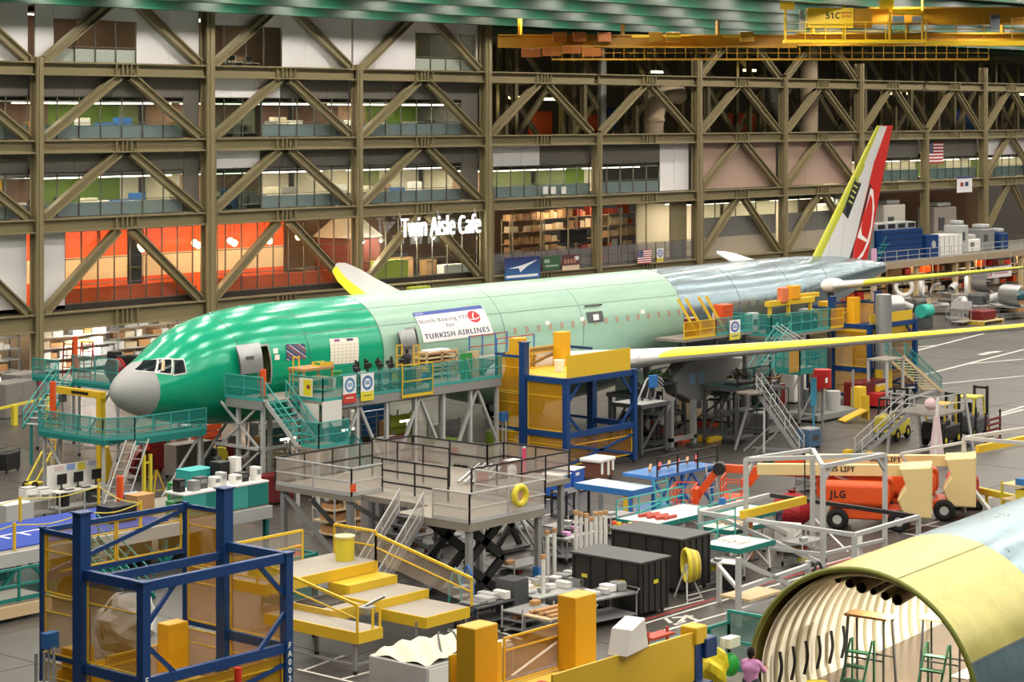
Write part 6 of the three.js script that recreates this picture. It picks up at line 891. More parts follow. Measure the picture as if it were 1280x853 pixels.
/* ================= blue lift towers ================= */
function liftTower(label, x, z, deckY, { mark, right = true, tallR = 6.9, tall = 6.9, back = 6.2, zf = 4.9 } = {}) {
  const o = thing('lift_tower', label, 'lift', [x, 0, z]); const W = 5.9, zb = 1.95, B = C.blue;
  const post = (px, pz, h, w = 0.26) => part(o, 'post', [bb(px - w / 2, px + w / 2, 0.15, h, pz - w / 2, pz + w / 2), bx(w * 1.3, 0.05, w * 1.3, px, h, pz)], B);
  const pA = post(0, zb, tall, 0.4); post(W, zb, Math.min(tall, tallR), 0.4); post(0, 0, back, 0.14); post(W, 0, back, 0.14); const pB = post(0, zf, 5.15, 0.3), pC = post(W, zf, 5.15, 0.3);
  const beam = (a, b, w = 0.2, h = 0.3) => part(o, 'beam', bar(a, b, w, h), B);
  for (const h of [5.0, 2.1]) { beam(V(0, h, zf), V(W, h, zf)); beam(V(0, h, zb), V(0, h, zf)); beam(V(W, h, zb), V(W, h, zf)); } beam(V(0, 0.35, zb), V(0, 0.35, zf), 0.16, 0.2); beam(V(W, 0.35, zb), V(W, 0.35, zf), 0.16, 0.2);
  for (const h of [back - 0.1, 4.6, 0.35]) beam(V(0, h, 0), V(W, h, 0), 0.12, 0.16); for (const h of [back - 0.1, 2.2]) { beam(V(0, h, 0), V(0, h, zb), 0.1, 0.14); beam(V(W, h, 0), V(W, h, zb), 0.1, 0.14); }
  beam(V(0, 4.7, zb), V(W, 4.7, zb), 0.16, 0.26);
  for (const [a, b] of [[V(0, 3.7, zf), V(1.2, 4.9, zf)], [V(W, 3.7, zf), V(W - 1.2, 4.9, zf)], [V(0, 3.3, zf), V(1.2, 2.2, zf)], [V(W, 3.3, zf), V(W - 1.2, 2.2, zf)], [V(0, 0.5, zf), V(W, 1.6, zf)], [V(W, 0.5, zf), V(0, 1.6, zf)], [V(0.2, back - 1.5, 0), V(W, back - 0.2, 0)]]) part(o, 'diagonal', bar(a, b, 0.1, 0.14), B);
  const pan = (p, q, y0, y1, m = meshAmber) => {   // amber sheet with yellow frame in a vertical plane from p to q
    const a = V(p[0], y0, p[1]), b = V(q[0], y0, q[1]), c = V(q[0], y1, q[1]), d = V(p[0], y1, p[1]);
    const s = part(o, 'amber_panel', quadGeo([d, c, b, a]), m); part(s, 'panel_frame', [bar(a, b, 0.05), bar(b, c, 0.05), bar(c, d, 0.05), bar(d, a, 0.05), bar(a.clone().lerp(d, 0.72), b.clone().lerp(c, 0.72), 0.04)], C.yellow);
  };
  for (const [y0, y1] of [[0.4, 2.0], [2.3, 4.1], [4.2, back - 0.2]]) { pan([0, 0.15], [0, 1.7], y0, y1); if (right) pan([W, 0.15], [W, 1.7], y0, y1); }
  for (const [y0, y1] of [[0.5, 1.95], [2.3, 4.85]]) { pan([0, 2.25], [0, zf - 0.2], y0, y1); if (right) pan([W, 2.25], [W, zf - 0.2], y0, y1); }
  pan([0.2, zf], [W - 0.2, zf], 0.5, 1.95, film(0x9a6c1c, 0.4)); if (back > 6) pan([0.2, 0], [2.9, 0], 4.7, 6.0, film(0xa88a40, 0.3)); if (back > 6) pan([3, 0], [W - 0.2, 0], 4.7, 6.0, film(0xa88a40, 0.3));
  // moving deck
  const y = deckY; part(o, 'deck', bb(0.25, W - 0.25, y - 0.2, y, 0.3, zf - 0.2), C.yellow); part(o, 'front_board', bb(0.2, W - 0.2, y, y + 1.2, zf - 0.14, zf - 0.08), C.yellow, 'plain yellow guard board'); part(o, 'rear_board', bb(0.3, 2.2, y, y + 1.1, 0.35, 0.4), C.yellow); pan([2.3, 0.38], [4.4, 0.38], y + 0.05, y + 1.15, film(0xb48a30, 0.55));
  for (const [px, pz] of [[0.6, 1.0], [4.75, 0.7]]) part(o, 'drive_housing', rb(0.85, 1.9, 0.6, px, y + 0.95, pz, 0.04), M(0xdcaa20, 0.45), 'orange yellow drive housing');
  part(o, 'control_box', rb(0.5, 0.5, 0.3, -0.25, 2.8, 0.7, 0.03), C.blueLight); part(o, 'conduit', [rod(V(-0.22, 0.4, 0.6), V(-0.22, 2.6, 0.6), 0.05), rod(V(-0.22, 0.4, 0.85), V(-0.22, 2.6, 0.85), 0.05)], C.greyLight);
  for (const [px, pz] of [[0, 0], [W, 0], [0, zf], [W, zf]]) caster(o, px, 0, pz, 0.14);
  if (mark) [...mark].forEach((ch, i) => { for (const [p, px] of [[pB, 0], [pC, W]]) { const g = lettering(ch, 0.19, 0.01); g.translate(px, 2.2 - i * 0.27, zf + 0.152); part(p, 'letter', g, C.white, 'white letter ' + ch); } });
  return o;
}
liftTower('blue lift tower with amber panels beside the wing root, deck raised', 20.9, 7.07, 5.15, { right: false, tallR: 5.2 });
liftTower('blue lift tower marked FA003 with deck lowered', -27, 29.75, 0.6, { mark: 'FA003' });
const lift3 = liftTower('blue lift tower with red floor mat, yellow deck raised in front of the fuselage section', -31.5, 50.5, 5.2, { tall: 5.3, back: 5.2, zf: 3.75 });
part(lift3, 'floor_mat', bb(0.5, 3.2, 5.2, 5.22, 0.8, 3.4), C.red); part(lift3, 'corner_cap', rb(0.5, 0.45, 0.5, 5.9, 6.3, 3.5, 0.05), C.yellow); part(lift3, 'corner_box', [rb(0.5, 0.5, 0.4, 6.25, 5.95, 3.6, 0.04), bx(0.3, 1.1, 0.3, 5.85, 5.6, 3.55)], C.blue); part(lift3, 'red_rack', [0, 0.3, 0.6, 0.9].map(h => bx(0.9, 0.06, 0.4, 5.2, 5.4 + h, 2.9)).concat([bx(0.06, 1.3, 0.06, 4.8, 5.8, 2.9), bx(0.06, 1.3, 0.06, 5.6, 5.8, 2.9)]), M(0xb04a38, 0.6));
{ const p = solo('paper_sheet', 'white folded sheet propped on the yellow deck board', 'sheet', prism([[0, 0], [1.1, 0], [0.9, 0.7], [0.2, 0.55]], 0.5, 0.02), C.white, [-28.9, 6.4, 53.9], 0.2); }
{ const o = liftTower('amber panelled blue lift tower behind the near wing', 57.5, 3.4, 4.6); part(o, 'silver_column', cyl(0.55, 0.55, 6, 0.6, 1.2, 5.6, 20), C.alu, 'silver round column'); part(o, 'column_band', cyl(0.58, 0.58, 1.2, 0.6, 1.0, 5.6, 20), C.yellow, 'yellow band of the column'); part(o, 'column_foot', cyl(0.62, 0.62, 1.0, 0.6, 0, 5.6, 20), C.greyDark); }
/* ================= grey scissor platform in the middle ================= */
{
  const y = 3.6, G = C.grey, o = thing('scissor_platform', 'large grey railed scissor platform in front of the airliner', 'work stand');
  part(o, 'deck', bb(-6, 2.5, y - 0.22, y, 18.1, 22.6), C.deck); part(o, 'deck', bb(-5.4, 3.5, y - 0.22, y, 22.6, 26.4), C.deck); part(o, 'deck', bb(-7.4, -2.9, y - 0.3, y, 26.4, 30.3), C.deck);
  const R = { mat: C.greyLight, mesh: meshGrey, h: 1.15, gap: 2, r: 0.03 }, K = { mat: C.black, mesh: meshGrey, h: 1.15, gap: 1.8, r: 0.032, toe: false };
  railing(o, [V(-6, y, 18.1), V(-6, y, 22.6), V(-4.2, y, 22.6)], R); railing(o, [V(-4.2, y, 22.6), V(-4.2, y, 26.3)], { ...K, h: 1.35, mid: [0.3, 0.66] }); railing(o, [V(-6, y, 18.1), V(2.4, y, 18.1)], K); railing(o, [V(2.4, y, 18.2), V(2.4, y, 22.6), V(3.5, y, 22.6), V(3.5, y, 26.3)], K);
  railing(o, [V(-7.4, y, 28.4), V(-7.4, y, 30.3), V(-2.9, y, 30.3), V(-2.9, y, 26.6)], R); railing(o, [V(-2.9, y, 26.4), V(3.4, y, 26.4)], K); railing(o, [V(-1.6, y, 19.5), V(-1.6, y, 24)], { ...K, h: 1.6 });
  stair(o, V(-10.6, 0.3, 27.3), V(-7.4, y, 27.3), 1.3, 11, { mat: C.grey, treadMat: C.greyDark, rail: C.greyLight, mesh: meshGrey });
  for (const [x, z] of [[-5.8, 18.4], [-5.8, 22.3], [-0.5, 18.4], [-0.5, 22.3], [2.2, 18.4], [3.2, 26.1], [-7.2, 30.1], [-3.1, 30.1], [-3.1, 27]]) { const l = part(o, 'leg', bb(x - 0.11, x + 0.11, 0.2, y - 0.2, z - 0.11, z + 0.11), G); caster(l, x, 0, z, 0.12); }
  part(o, 'leg_foot', bb(-3.25, -2.95, 0.1, 1.3, 29.95, 30.25), C.blueLight, 'blue leg foot');
  for (const [a, b] of [[V(-5.8, 0.4, 22.3), V(-0.5, 3.3, 22.3)], [V(-0.5, 0.4, 22.3), V(-5.8, 3.3, 22.3)], [V(-5.8, 3.3, 18.4), V(-5.8, 0.4, 22.3)], [V(3.2, 0.4, 26.1), V(-0.5, 3.3, 26.1)], [V(-0.5, 0.4, 18.4), V(2.2, 3.3, 18.4)], [V(-2.9, 3.3, 30), V(-1.4, 0.4, 29)], [V(-5.8, 3.2, 20), V(-2.8, 0.4, 20)]]) part(o, 'brace', bar(a, b, 0.16), G);
  for (const z of [27.4, 29.4]) for (const [x0, x1, y0, y1] of [[-6.6, -4.4, 0.3, 1.8], [-4.4, -6.6, 0.3, 1.8], [-6.6, -4.4, 1.8, 3.3], [-4.4, -6.6, 1.8, 3.3]]) part(o, 'scissor_arm', bar(V(x0, y0, z), V(x1, y1, z), 0.16, 0.34), C.black);
  part(o, 'scissor_base', bb(-7, -4, 0.1, 0.35, 27, 29.8), C.black);
  part(o, 'hose_coil', (() => { const t = new THREE.TorusGeometry(0.34, 0.13, 8, 20); t.translate(-4.6, y + 0.75, 30.45); return t; })(), C.lemon, 'coiled yellow hose'); part(o, 'orange_flag', bb(-6.1, -5.8, y + 0.2, y + 0.5, 22.62, 22.66), C.orange);
  part(o, 'sign_plate', bb(2.5, 2.54, y + 0.2, y + 1.1, 19.4, 21.8), C.greyLight); part(o, 'red_square', bb(2.46, 2.5, y + 0.5, y + 0.85, 20.3, 20.8), C.red);
  // things on the deck
  const put = (nm, lb, cat, x, z, w, h, d, m) => { const t = thing(nm, lb, cat, [x, y, z]); part(t, 'body', rb(w, h, d, 0, h / 2, 0, 0.04), m); part(t, 'top', bx(w * 0.8, 0.06, d * 0.8, 0, h + 0.02, 0), C.greyLight); };
  put('red_extinguisher_box', 'small red box on the grey platform deck', 'box', -0.6, 25.0, 0.35, 0.6, 0.35, C.red); put('white_canister', 'white canister on the grey platform deck', 'canister', 0.8, 25.4, 0.3, 0.7, 0.3, C.white); put('dark_red_case', 'dark red case behind the pink post', 'case', 2.0, 24.4, 0.9, 0.7, 0.6, C.darkRed); put('pink_post', 'bright pink post on the grey platform', 'post', 1.6, 25.4, 0.14, 1.4, 0.14, M(0xd8406a, 0.5));
  { const t = thing('slide_rails', 'bundle of silver rails lying on the grey platform', 'rails', [0, y, 23.6], 0.4); for (let k = 0; k < 5; k++) part(t, 'rail', bar(V(-1.2, 0.12, k * 0.28), V(1.6, 0.5, k * 0.28), 0.08), C.alu); part(t, 'chock', bx(0.3, 0.4, 1.4, 1.5, 0.2, 0.6), C.grey); }
}
{ // crates and carts under the grey platform
  const p = onY(430, 668); const o = thing('carton_rack', 'rack of tan cartons under the grey platform', 'rack', [p.x, 0, p.z]); for (let k = 0; k < 5; k++) part(o, 'shelf', bx(2.6, 0.06, 1.4, 0, 0.2 + k * 0.55, 0), C.tan); for (const sx of [-1.3, 0, 1.3]) for (const sz of [-0.7, 0.7]) part(o, 'upright', bx(0.06, 2.5, 0.06, sx, 1.25, sz), C.greyLight);
  fillRack([p.x, 0.08, p.z], 2.6, 2.45, 1.2, 5, [C.carton, C.wood, C.tan], 'flat tan carton on the rack under the grey platform', 'cartons under the grey platform', { max: 0.4, skip: 0.05 });
  const q = onY(480, 680); cabinet('grey_locker', 'grey locker with paper notes under the grey platform', [q.x, 0, q.z], 0, 1.8, 2.3, 1.2, M(0x9a9294, 0.6), { doors: 2 }); for (const d of [-0.4, 0.45]) solo('paper_note', 'white paper note on the grey locker', 'paper', bx(0.5, 0.4, 0.01), C.white, [q.x + d, 1.8 + d * 0.3, q.z + 0.65], 0, 'notes on the grey locker');
  const r = onY(640, 665); cart('wire_cart', 'wire cart of red tubs right of the grey platform', [r.x, 0, r.z], 0, 2.4, 1.2, 1.2, { mat: C.greyLight, top: C.grey, shelves: 2 }); for (let k = 0; k < 3; k++) { const t = thing('red_tub', 'red plastic tub on the wire cart', 'tub', [r.x - 0.7 + k * 0.7, 1.23, r.z], 0, 'red tubs on the wire cart'); part(t, 'tub', rb(0.6, 0.35, 0.9, 0, 0.18, 0, 0.05), C.red); part(t, 'rim', bx(0.64, 0.04, 0.94, 0, 0.36, 0), C.red); }
  const b = onY(635, 690); const a = thing('folded_lift', 'black folded scissor cart beside the grey platform', 'cart', [b.x, 0, b.z]); part(a, 'arm', [bar(V(-0.8, 0.2, 0), V(0.8, 1.8, 0), 0.14, 0.24), bar(V(0.8, 0.2, 0), V(-0.6, 2.4, 0), 0.14, 0.24)], C.black); part(a, 'base', bx(2, 0.15, 0.9, 0, 0.15, 0), C.greyDark); part(a, 'brace', [bar(V(1.4, 0, 0.4), V(-0.4, 2.6, 0.4), 0.09), bar(V(1.9, 0, -0.4), V(-0.4, 2.6, -0.4), 0.09)], C.greyLight);
}
/* ================= under and around the near wing ================= */
{
  const table = (nm, lb, x0, x1, z0, z1, y, dk, rail) => { const o = thing(nm, lb, 'work stand'); stand(o, x0, x1, z0, z1, y, { deck: dk, leg: C.greyDark, lw: 0.16 }); if (rail) railing(o, [V(x0, y, z1), V(x1, y, z1)], { mat: rail, mesh: meshBlack, toe: false }); return o; };
  table('gear_stand', 'dark legged stand with pale top between the blue lift and the gear', 28, 30.6, 9.4, 11.6, 3.0, C.greyLight); table('gear_stand', 'grey goal shaped stand around the landing gear', 31.2, 33.6, 6.6, 8.8, 3.0, M(0x20443c, 0.6)); table('gear_stand', 'dark stand with black railing beside the engine strut', 35, 38.4, 10.6, 13.2, 3.4, C.teal, C.black); table('gear_stand', 'long dark bench stand aft of the landing gear', 39.5, 45, 6.5, 9.5, 2.4, C.greyDark);
  { const o = thing('landing_gear_jack', 'pale grey jack frame before the landing gear wheel', 'jack', [32.6, 0, 11.0]); part(o, 'frame', [bb(-1.2, -0.95, 0.2, 2.9, -0.15, 0.15), bb(1.0, 1.25, 0.2, 2.7, -0.15, 0.15), bb(-1.2, 1.25, 0.5, 0.72, -0.15, 0.15), bar(V(-1.1, 2.8, 0), V(-2, 1.6, 0), 0.16)], C.grey); part(o, 'foot', [bx(0.6, 0.15, 0.5, -1.1, 0.1, 0), bx(0.6, 0.15, 0.5, 1.1, 0.1, 0)], C.greyDark); }
  for (const [px, py, c, w, lb] of [[853, 552, C.orange, 1.1, 'orange drip tray before the gear wheel'], [885, 533, C.orange, 1.1, 'orange drip tray behind the gear stand'], [888, 551, C.yellow, 1.4, 'yellow drip tray under the dark stand']]) { const p = onY(px, py); solo('drip_tray', lb, 'tray', [bx(w, 0.06, 0.8, 0, 0.03, 0), bx(w, 0.3, 0.04, 0, 0.15, 0.4), bx(w, 0.3, 0.04, 0, 0.15, -0.4), bx(0.04, 0.3, 0.8, w / 2, 0.15, 0), bx(0.04, 0.3, 0.8, -w / 2, 0.15, 0)], c, [p.x, 0, p.z]); }
  { const o = thing('wiring_panel', 'dark wiring bundle stand with blue box under the wing root', 'equipment', [30, 3.0, 10.4]); for (let k = 0; k < 5; k++) part(o, 'cable', hose([V(-0.8 + k * 0.4, 0, 0), V(-0.5 + k * 0.3, 0.8, 0.2), V(0.4 + k * 0.2, 1.2, -0.1), V(1.6, 0.5 + k * 0.1, 0)], 0.06, 14, 5), k % 2 ? C.black : C.greyLight); part(o, 'blue_box', rb(0.5, 0.7, 0.3, 0, 1.1, 0.5, 0.03), C.blueLight); part(o, 'post', bx(0.1, 1.2, 0.1, 0, 0.55, 0.3), C.greyDark); }
  { const f = onY(1003, 568), h = onY(948, 488, 3.5); const o = thing('wing_stair', 'long grey mobile stair under the near wing', 'stair'); stair(o, f, h, 1.0, 15, { mat: C.grey, treadMat: C.greyDark, rail: C.greyLight }); for (const s of [-0.4, 0.4]) part(o, 'support', [bar(V(h.x, 3.4, h.z + s), V(h.x - 0.9, 0.1, h.z + s * 2.5), 0.12), bar(V(h.x, 0.2, h.z + s), f.clone().add(V(0, 0.2, s)), 0.1), bar(V((h.x + f.x) / 2, 1.7, (h.z + f.z) / 2 + s), V(h.x - 0.9, 0.1, h.z + s), 0.08)], C.grey); part(o, 'top_deck', bb(h.x - 1.3, h.x + 0.1, 3.4, 3.5, h.z - 0.6, h.z + 0.6), C.deck); }
  { const o = thing('teal_basket_stand', 'small teal basket stand with stair rails beneath the wing', 'work stand'); const y = 3.4; stand(o, 44.6, 47.6, 9.4, 11.2, y, { leg: C.grey, edge: C.teal }); railing(o, [V(44.6, y, 9.4), V(44.6, y, 11.2), V(47.6, y, 11.2)], { h: 1.5, gap: 0.7, mat: C.teal, r: 0.035 }); for (const dx of [0, 0.5, 1]) part(o, 'sloping_rail', bar(V(45 + dx, y + 1.6, 11), V(43.4 + dx, y + 2.8, 10), 0.07), C.greyLight); part(o, 'amber_side', quadGeo([V(43.4, 4.9, 11.2), V(44.5, 4.9, 11.2), V(44.5, 3.4, 11.2), V(43.4, 3.4, 11.2)]), meshAmber); }
  { const p = onY(1028, 522); const o = thing('pump_unit', 'low grey pump skid with steel tanks beside the ramp', 'machine', [p.x, 0, p.z]); part(o, 'skid', bx(5.2, 0.35, 2.6, 0, 0.3, 0), C.grey); part(o, 'tank', cyl(0.7, 0.7, 1.4, -0.9, 0.48, 0, 20), C.alu); part(o, 'tank', cyl(0.45, 0.45, 1.2, 0.5, 0.48, 0.5, 16), C.greyLight); part(o, 'post', [bx(0.12, 2.6, 0.12, -2.3, 1.6, 0.9), bx(0.12, 2.6, 0.12, 2.2, 1.6, 0.9)], C.grey); part(o, 'red_valve', rb(0.9, 0.6, 0.5, -1.4, 2.1, 0.4), C.darkRed); for (const x of [-2.2, 2.2]) caster(o, x, 0, 1); }
  { const p = onY(1064, 528); const o = thing('yellow_ramp', 'small yellow ramp step at the pump skid', 'ramp', [p.x, 0, p.z], -0.5); part(o, 'plate', bar(V(-0.7, 0.1, 0), V(0.9, 0.75, 0), 0.9, 0.08), C.yellow); part(o, 'side', bx(0.08, 1.5, 0.9, 1.0, 0.9, 0), C.yellow); }
  { const p = onY(1028, 505, 1.6); const o = thing('red_drum', 'red cylinder with white lettering on a post', 'drum', [p.x, 0, p.z]); part(o, 'cylinder', cyl(0.55, 0.55, 1.1, 0, 2.6, 0, 18), C.red); part(o, 'post', cyl(0.08, 0.08, 2.6, 0, 0, 0, 8), C.grey); part(o, 'print', bx(0.4, 0.3, 0.02, -0.25, 3.1, 0.5).rotateY(0), C.white); }
  { const p = onY(1017, 505, 2.5); solo('blue_yellow_sign', 'pale blue and yellow notice stand beside the red cylinder', 'sign', [bx(0.5, 1.6, 0.1, 0, 3.2, 0), bx(0.08, 2.4, 0.08, 0, 1.2, 0)], M(0x3fa0c4, 0.5), [p.x, 0, p.z]); }
  { const p = onY(1068, 505); cabinet('tool_chest', 'wide dark red tool chest under the near wing', [p.x - 0.6, 0, p.z + 1.2], 0, 3.4, 1.7, 1.2, C.darkRed, { drawers: 5 }); const q = onY(1098, 510); cabinet('tool_chest', 'small red tool trolley right of the wide chest', [q.x, 0, q.z], 0, 1.3, 1.0, 0.9, C.red, { drawers: 3 }); const r = onY(1056, 515); cabinet('yellow_locker', 'yellow locker in front of the dark red tool chest', [r.x - 0.6, 0, r.z + 1.4], 0, 0.9, 1.8, 0.6, C.yellow, { doors: 1, cast: false }); }
  // aft over-wing platforms beside the silver fuselage
  { const y = 5.3, o = thing('overwing_platform', 'yellow railed platform over the wing root with lean rails', 'work stand'); part(o, 'deck', bb(40.2, 47.6, y - 0.16, y, 3.3, 5.6), C.deck); for (const x of [40.6, 44, 47.2]) part(o, 'leg', bb(x - 0.1, x + 0.1, 0, y - 0.16, 5.2, 5.4), C.greyDark); railing(o, [V(40.2, y, 5.6), V(43.6, y, 5.6)], { mat: C.yellow, mesh: meshAmber }); railing(o, [V(43.6, y, 5.6), V(47.6, y, 5.6)], { mat: C.tealLight }); for (const x of [42.2, 44.4]) part(o, 'lean_rail', [bar(V(x, y, 5.3), V(x - 1, y + 2.4, 4.4), 0.16), bar(V(x + 0.8, y, 5.3), V(x - 0.2, y + 2.4, 4.4), 0.16)], C.yellow);
    const p = onZ(896, 394, 5.4); const w = cabinet('red_tool_rack', 'orange red tool rack beside the leaning white panel', [45.8, y, 4.6], 0, 1.2, 1.8, 0.7, C.orange, { drawers: 5, cast: false }); solo('leaning_board', 'leaning white panel above the red tool rack', 'panel', [bx(0.7, 1.3, 0.06), bx(0.5, 0.1, 0.1, 0, -0.6, 0)], C.white, [45.0, y + 0.66, 4.5], 0.3);
    { const a = onZ(912, 401, 5.72), b = onZ(925, 424, 5.72); solo('roundel_sign', 'yellow and white sign with blue ring on the over-wing railing', 'sign', bb(a.x, b.x, b.y, a.y, 5.7, 5.74), roundel('#d8d04a', '#3a58a0', '#3a58a0')); } }
  { const y = 4.9, o = thing('aft_door_platform', 'teal railed platform with yellow machinery at the aft fuselage', 'work stand'); part(o, 'deck', bb(48.6, 57.2, y - 0.16, y, 3.2, 6.4), C.deck); for (const x of [49, 52.4, 56]) part(o, 'leg', bb(x - 0.1, x + 0.1, 0, y - 0.16, 6.0, 6.2), C.greyDark); railing(o, [V(48.6, y, 3.4), V(48.6, y, 6.4), V(55.6, y, 6.4)], { h: 1.4, gap: 1.1 }); railing(o, [V(55.6, y, 6.4), V(57.2, y, 6.4)], { h: 1.3, mat: C.yellow, mesh: meshAmber }); stair(o, V(45.4, 2.4, 7.3), V(48.8, y, 7.3), 1.0, 10, { mat: C.tealLight, treadMat: C.grey, rail: C.tealLight });
    const m = thing('yellow_gantry', 'yellow gantry machine on the aft platform', 'machine', [52.6, y, 4.8]); part(m, 'beam', [bx(5.4, 0.35, 0.4, 0.6, 1.9, 0), bx(4.2, 0.3, 0.3, 2.8, 2.1, -0.6)], C.yellow); for (const x of [-1.8, 0.4, 3]) part(m, 'post', bx(0.2, 1.8, 0.2, x, 0.9, 0), C.yellow); part(m, 'motor', rb(0.9, 0.9, 0.6, 1.0, 2.5, 0, 0.05), M(0xe8a31c, 0.5)); part(m, 'cabinet', rb(0.7, 1.0, 0.5, -0.4, 2.4, 0.1, 0.08), M(0xd8764a, 0.6)); for (let k = 0; k < 4; k++) { const b = thing('black_case', 'black equipment case on the aft platform', 'case', [50 + k * 1.5, y, 5.6], 0, 'black cases on the aft platform'); part(b, 'case', rb(0.8, 1.1, 0.6, 0, 0.55, 0, 0.03), C.black); part(b, 'label_plate', bx(0.3, 0.2, 0.01, 0, 0.7, 0.31), C.greyLight); }
    solo('hanging_sheet', 'grey document bag hung on the aft fuselage', 'bag', fusPatch([[1032, 359], [1038, 358], [1040, 380], [1035, 381]], 0.06, 2, 6), M(0x55524e, 0.7)); }
  // stair far right of the tail
  { const f = onY(1166, 489), h = onY(1118, 446, 3.2); const o = thing('aft_stair', 'cream mobile stair with yellow treads and teal mesh near the tail', 'stair'); stair(o, f, h, 1.3, 12, { mat: C.tan, treadMat: C.cream, rail: C.tealLight, mesh: film(0x1f7f7a, 0.3) }); part(o, 'platform', bb(h.x - 2.2, h.x, h.y - 0.12, h.y, h.z - 0.8, h.z + 0.8), C.deck); for (const [dx, dz] of [[-2.1, -0.7], [-2.1, 0.7], [-0.1, 0.7], [-0.1, -0.7]]) part(o, 'leg', bb(h.x + dx - 0.07, h.x + dx + 0.07, 0.1, h.y - 0.12, h.z + dz - 0.07, h.z + dz + 0.07), C.greyLight); part(o, 'base_frame', [bar(V(h.x - 2.1, 0.2, h.z + 0.7), f.clone().setY(0.2).add(V(0, 0, 0.5)), 0.12), bar(V(h.x - 2.1, 1.1, h.z + 0.7), V(h.x + 1.4, 1.1, h.z + 0.7), 0.1)], C.greyLight); }
  // step stand with worker platform
  { const o = thing('step_stand', 'grey tubular step stand with small railed top beside the forklifts', 'work stand'); const y = 2.4, x0 = 39.0, x1 = 42, z0 = 21.0, z1 = 24; part(o, 'deck', bb(x0, x1, y - 0.1, y, z0, z1), C.deck); railing(o, [V(x0, y, z0), V(x0, y, z1), V(x1, y, z1)], { h: 1.0, mat: C.greyLight, mesh: null, toe: false }); for (const [a, b] of [[V(x0, y + 1, z1), V(x0 - 0.8, 0, z1 + 0.3)], [V(x1, y + 1, z1), V(x1 + 0.5, 0, z1 + 0.3)], [V(x0, y, z0), V(x0 - 0.4, 0, z0)], [V(x1, y, z0), V(x1 + 0.4, 0, z0)]]) part(o, 'leg', bar(a, b, 0.14), C.greyLight); stair(o, V(36.4, 0.05, 20.4), V(x0, y, 22), 0.9, 9, { mat: C.grey, treadMat: C.greyDark, rail: C.greyLight }); part(o, 'yellow_foot', [bx(0.5, 0.4, 0.4, 36.2, 0.2, 19.9), bx(0.4, 0.4, 0.3, 36.6, 0.2, 21.0)], C.yellow);
    const d = thing('draped_cloth', 'pale pink cloth bag hung on the step stand', 'cloth', [39.6, y + 0.1, 23.2]); part(d, 'bag', (() => { const s = new THREE.IcosahedronGeometry(0.36, 2); s.translate(0, 0.4, 0); return s; })(), M(0xdcc0c4, 0.85)); part(d, 'tail', cyl(0.42, 0.16, 2.2, -0.9, -2.3, 0.9, 10), M(0xc8b4b8, 0.85)); }
  const fork = (lb, px, py, body, turn, mast) => { const p = onY(px, py); const o = thing('forklift', lb, 'forklift', [p.x, 0, p.z], turn); part(o, 'chassis', rb(2.6, 0.9, 1.3, 0, 0.75, 0, 0.12), body); part(o, 'counterweight', rb(0.7, 1.1, 1.3, -1.2, 0.95, 0, 0.15), body); part(o, 'hood', rb(1.2, 0.4, 1.1, -0.6, 1.35, 0, 0.1), body); part(o, 'seat', [rb(0.5, 0.15, 0.5, -0.2, 1.5, 0), rb(0.12, 0.6, 0.5, -0.48, 1.8, 0)], C.black); part(o, 'overhead_guard', [bar(V(0.7, 1.2, 0.55), V(0.5, 2.4, 0.55), 0.09), bar(V(0.7, 1.2, -0.55), V(0.5, 2.4, -0.55), 0.09), bar(V(-1, 1.4, 0.55), V(-0.8, 2.4, 0.55), 0.09), bar(V(-1, 1.4, -0.55), V(-0.8, 2.4, -0.55), 0.09), bx(1.4, 0.08, 1.2, -0.15, 2.42, 0)], mast); part(o, 'mast', [bx(0.14, 2.8, 0.14, 1.45, 1.5, 0.4), bx(0.14, 2.8, 0.14, 1.45, 1.5, -0.4), bx(0.1, 0.12, 0.9, 1.45, 2.8, 0), bx(0.1, 0.5, 1.0, 1.56, 0.6, 0)], C.black); part(o, 'fork', [bx(1.1, 0.06, 0.14, 2.1, 0.15, 0.3), bx(1.1, 0.06, 0.14, 2.1, 0.15, -0.3)], C.greyDark); for (const [x, z] of [[0.8, 0.6], [0.8, -0.6], [-1, 0.6], [-1, -0.6]]) { const t = new THREE.TorusGeometry(0.28, 0.13, 8, 18); t.translate(x, 0.41, z); const w = part(o, 'tyre', t, C.rubber); part(w, 'hub', cylZ(0.2, 0.16, x, 0.41, z, 12), C.lemon); } return o; };
  fork('yellow forklift parked behind the step stand', 1116, 549, C.lemon, 0.2, C.black); fork('black forklift with yellow guard right of the step stand', 1178, 556, C.black, 0.1, C.yellow); fork('black forklift beside the dark pallet crates', 1214, 546, C.greyDark, 0.1, C.lemon);
  { const p = onY(1226, 556); const o = thing('pallet_crate', 'dark slatted pallet crate beside the forklifts', 'crate', [p.x, 0, p.z], 0.1); part(o, 'base', bx(2.2, 0.15, 1.6, 0, 0.1, 0), C.greyDark); for (let k = 0; k < 5; k++) part(o, 'slat', bx(2.2, 0.14, 0.05, 0, 0.35 + k * 0.3, 0.78), C.darkRed); for (const x of [-1.05, 1.05]) for (const z of [-0.75, 0.75]) part(o, 'post', bx(0.1, 2.0, 0.1, x, 1.0, z), C.black); }
  // parts carts on the floor behind the tail
  const kinds = [C.greyLight, C.grey, C.greyDark, C.alu]; let n = 0;
  const seats = ['beside the amber lift', 'below the stabilizer root', 'beside the teal drum', 'behind the teal drum', 'left of the red trolley', 'behind the red trolley', 'right of the red trolley', 'beside the silver cowl', 'behind the silver cowl', 'near the mezzanine post', 'below the warning banner', 'under the stabilizer tip', 'by the blue tarp crate', 'left of the yellow pallets'];
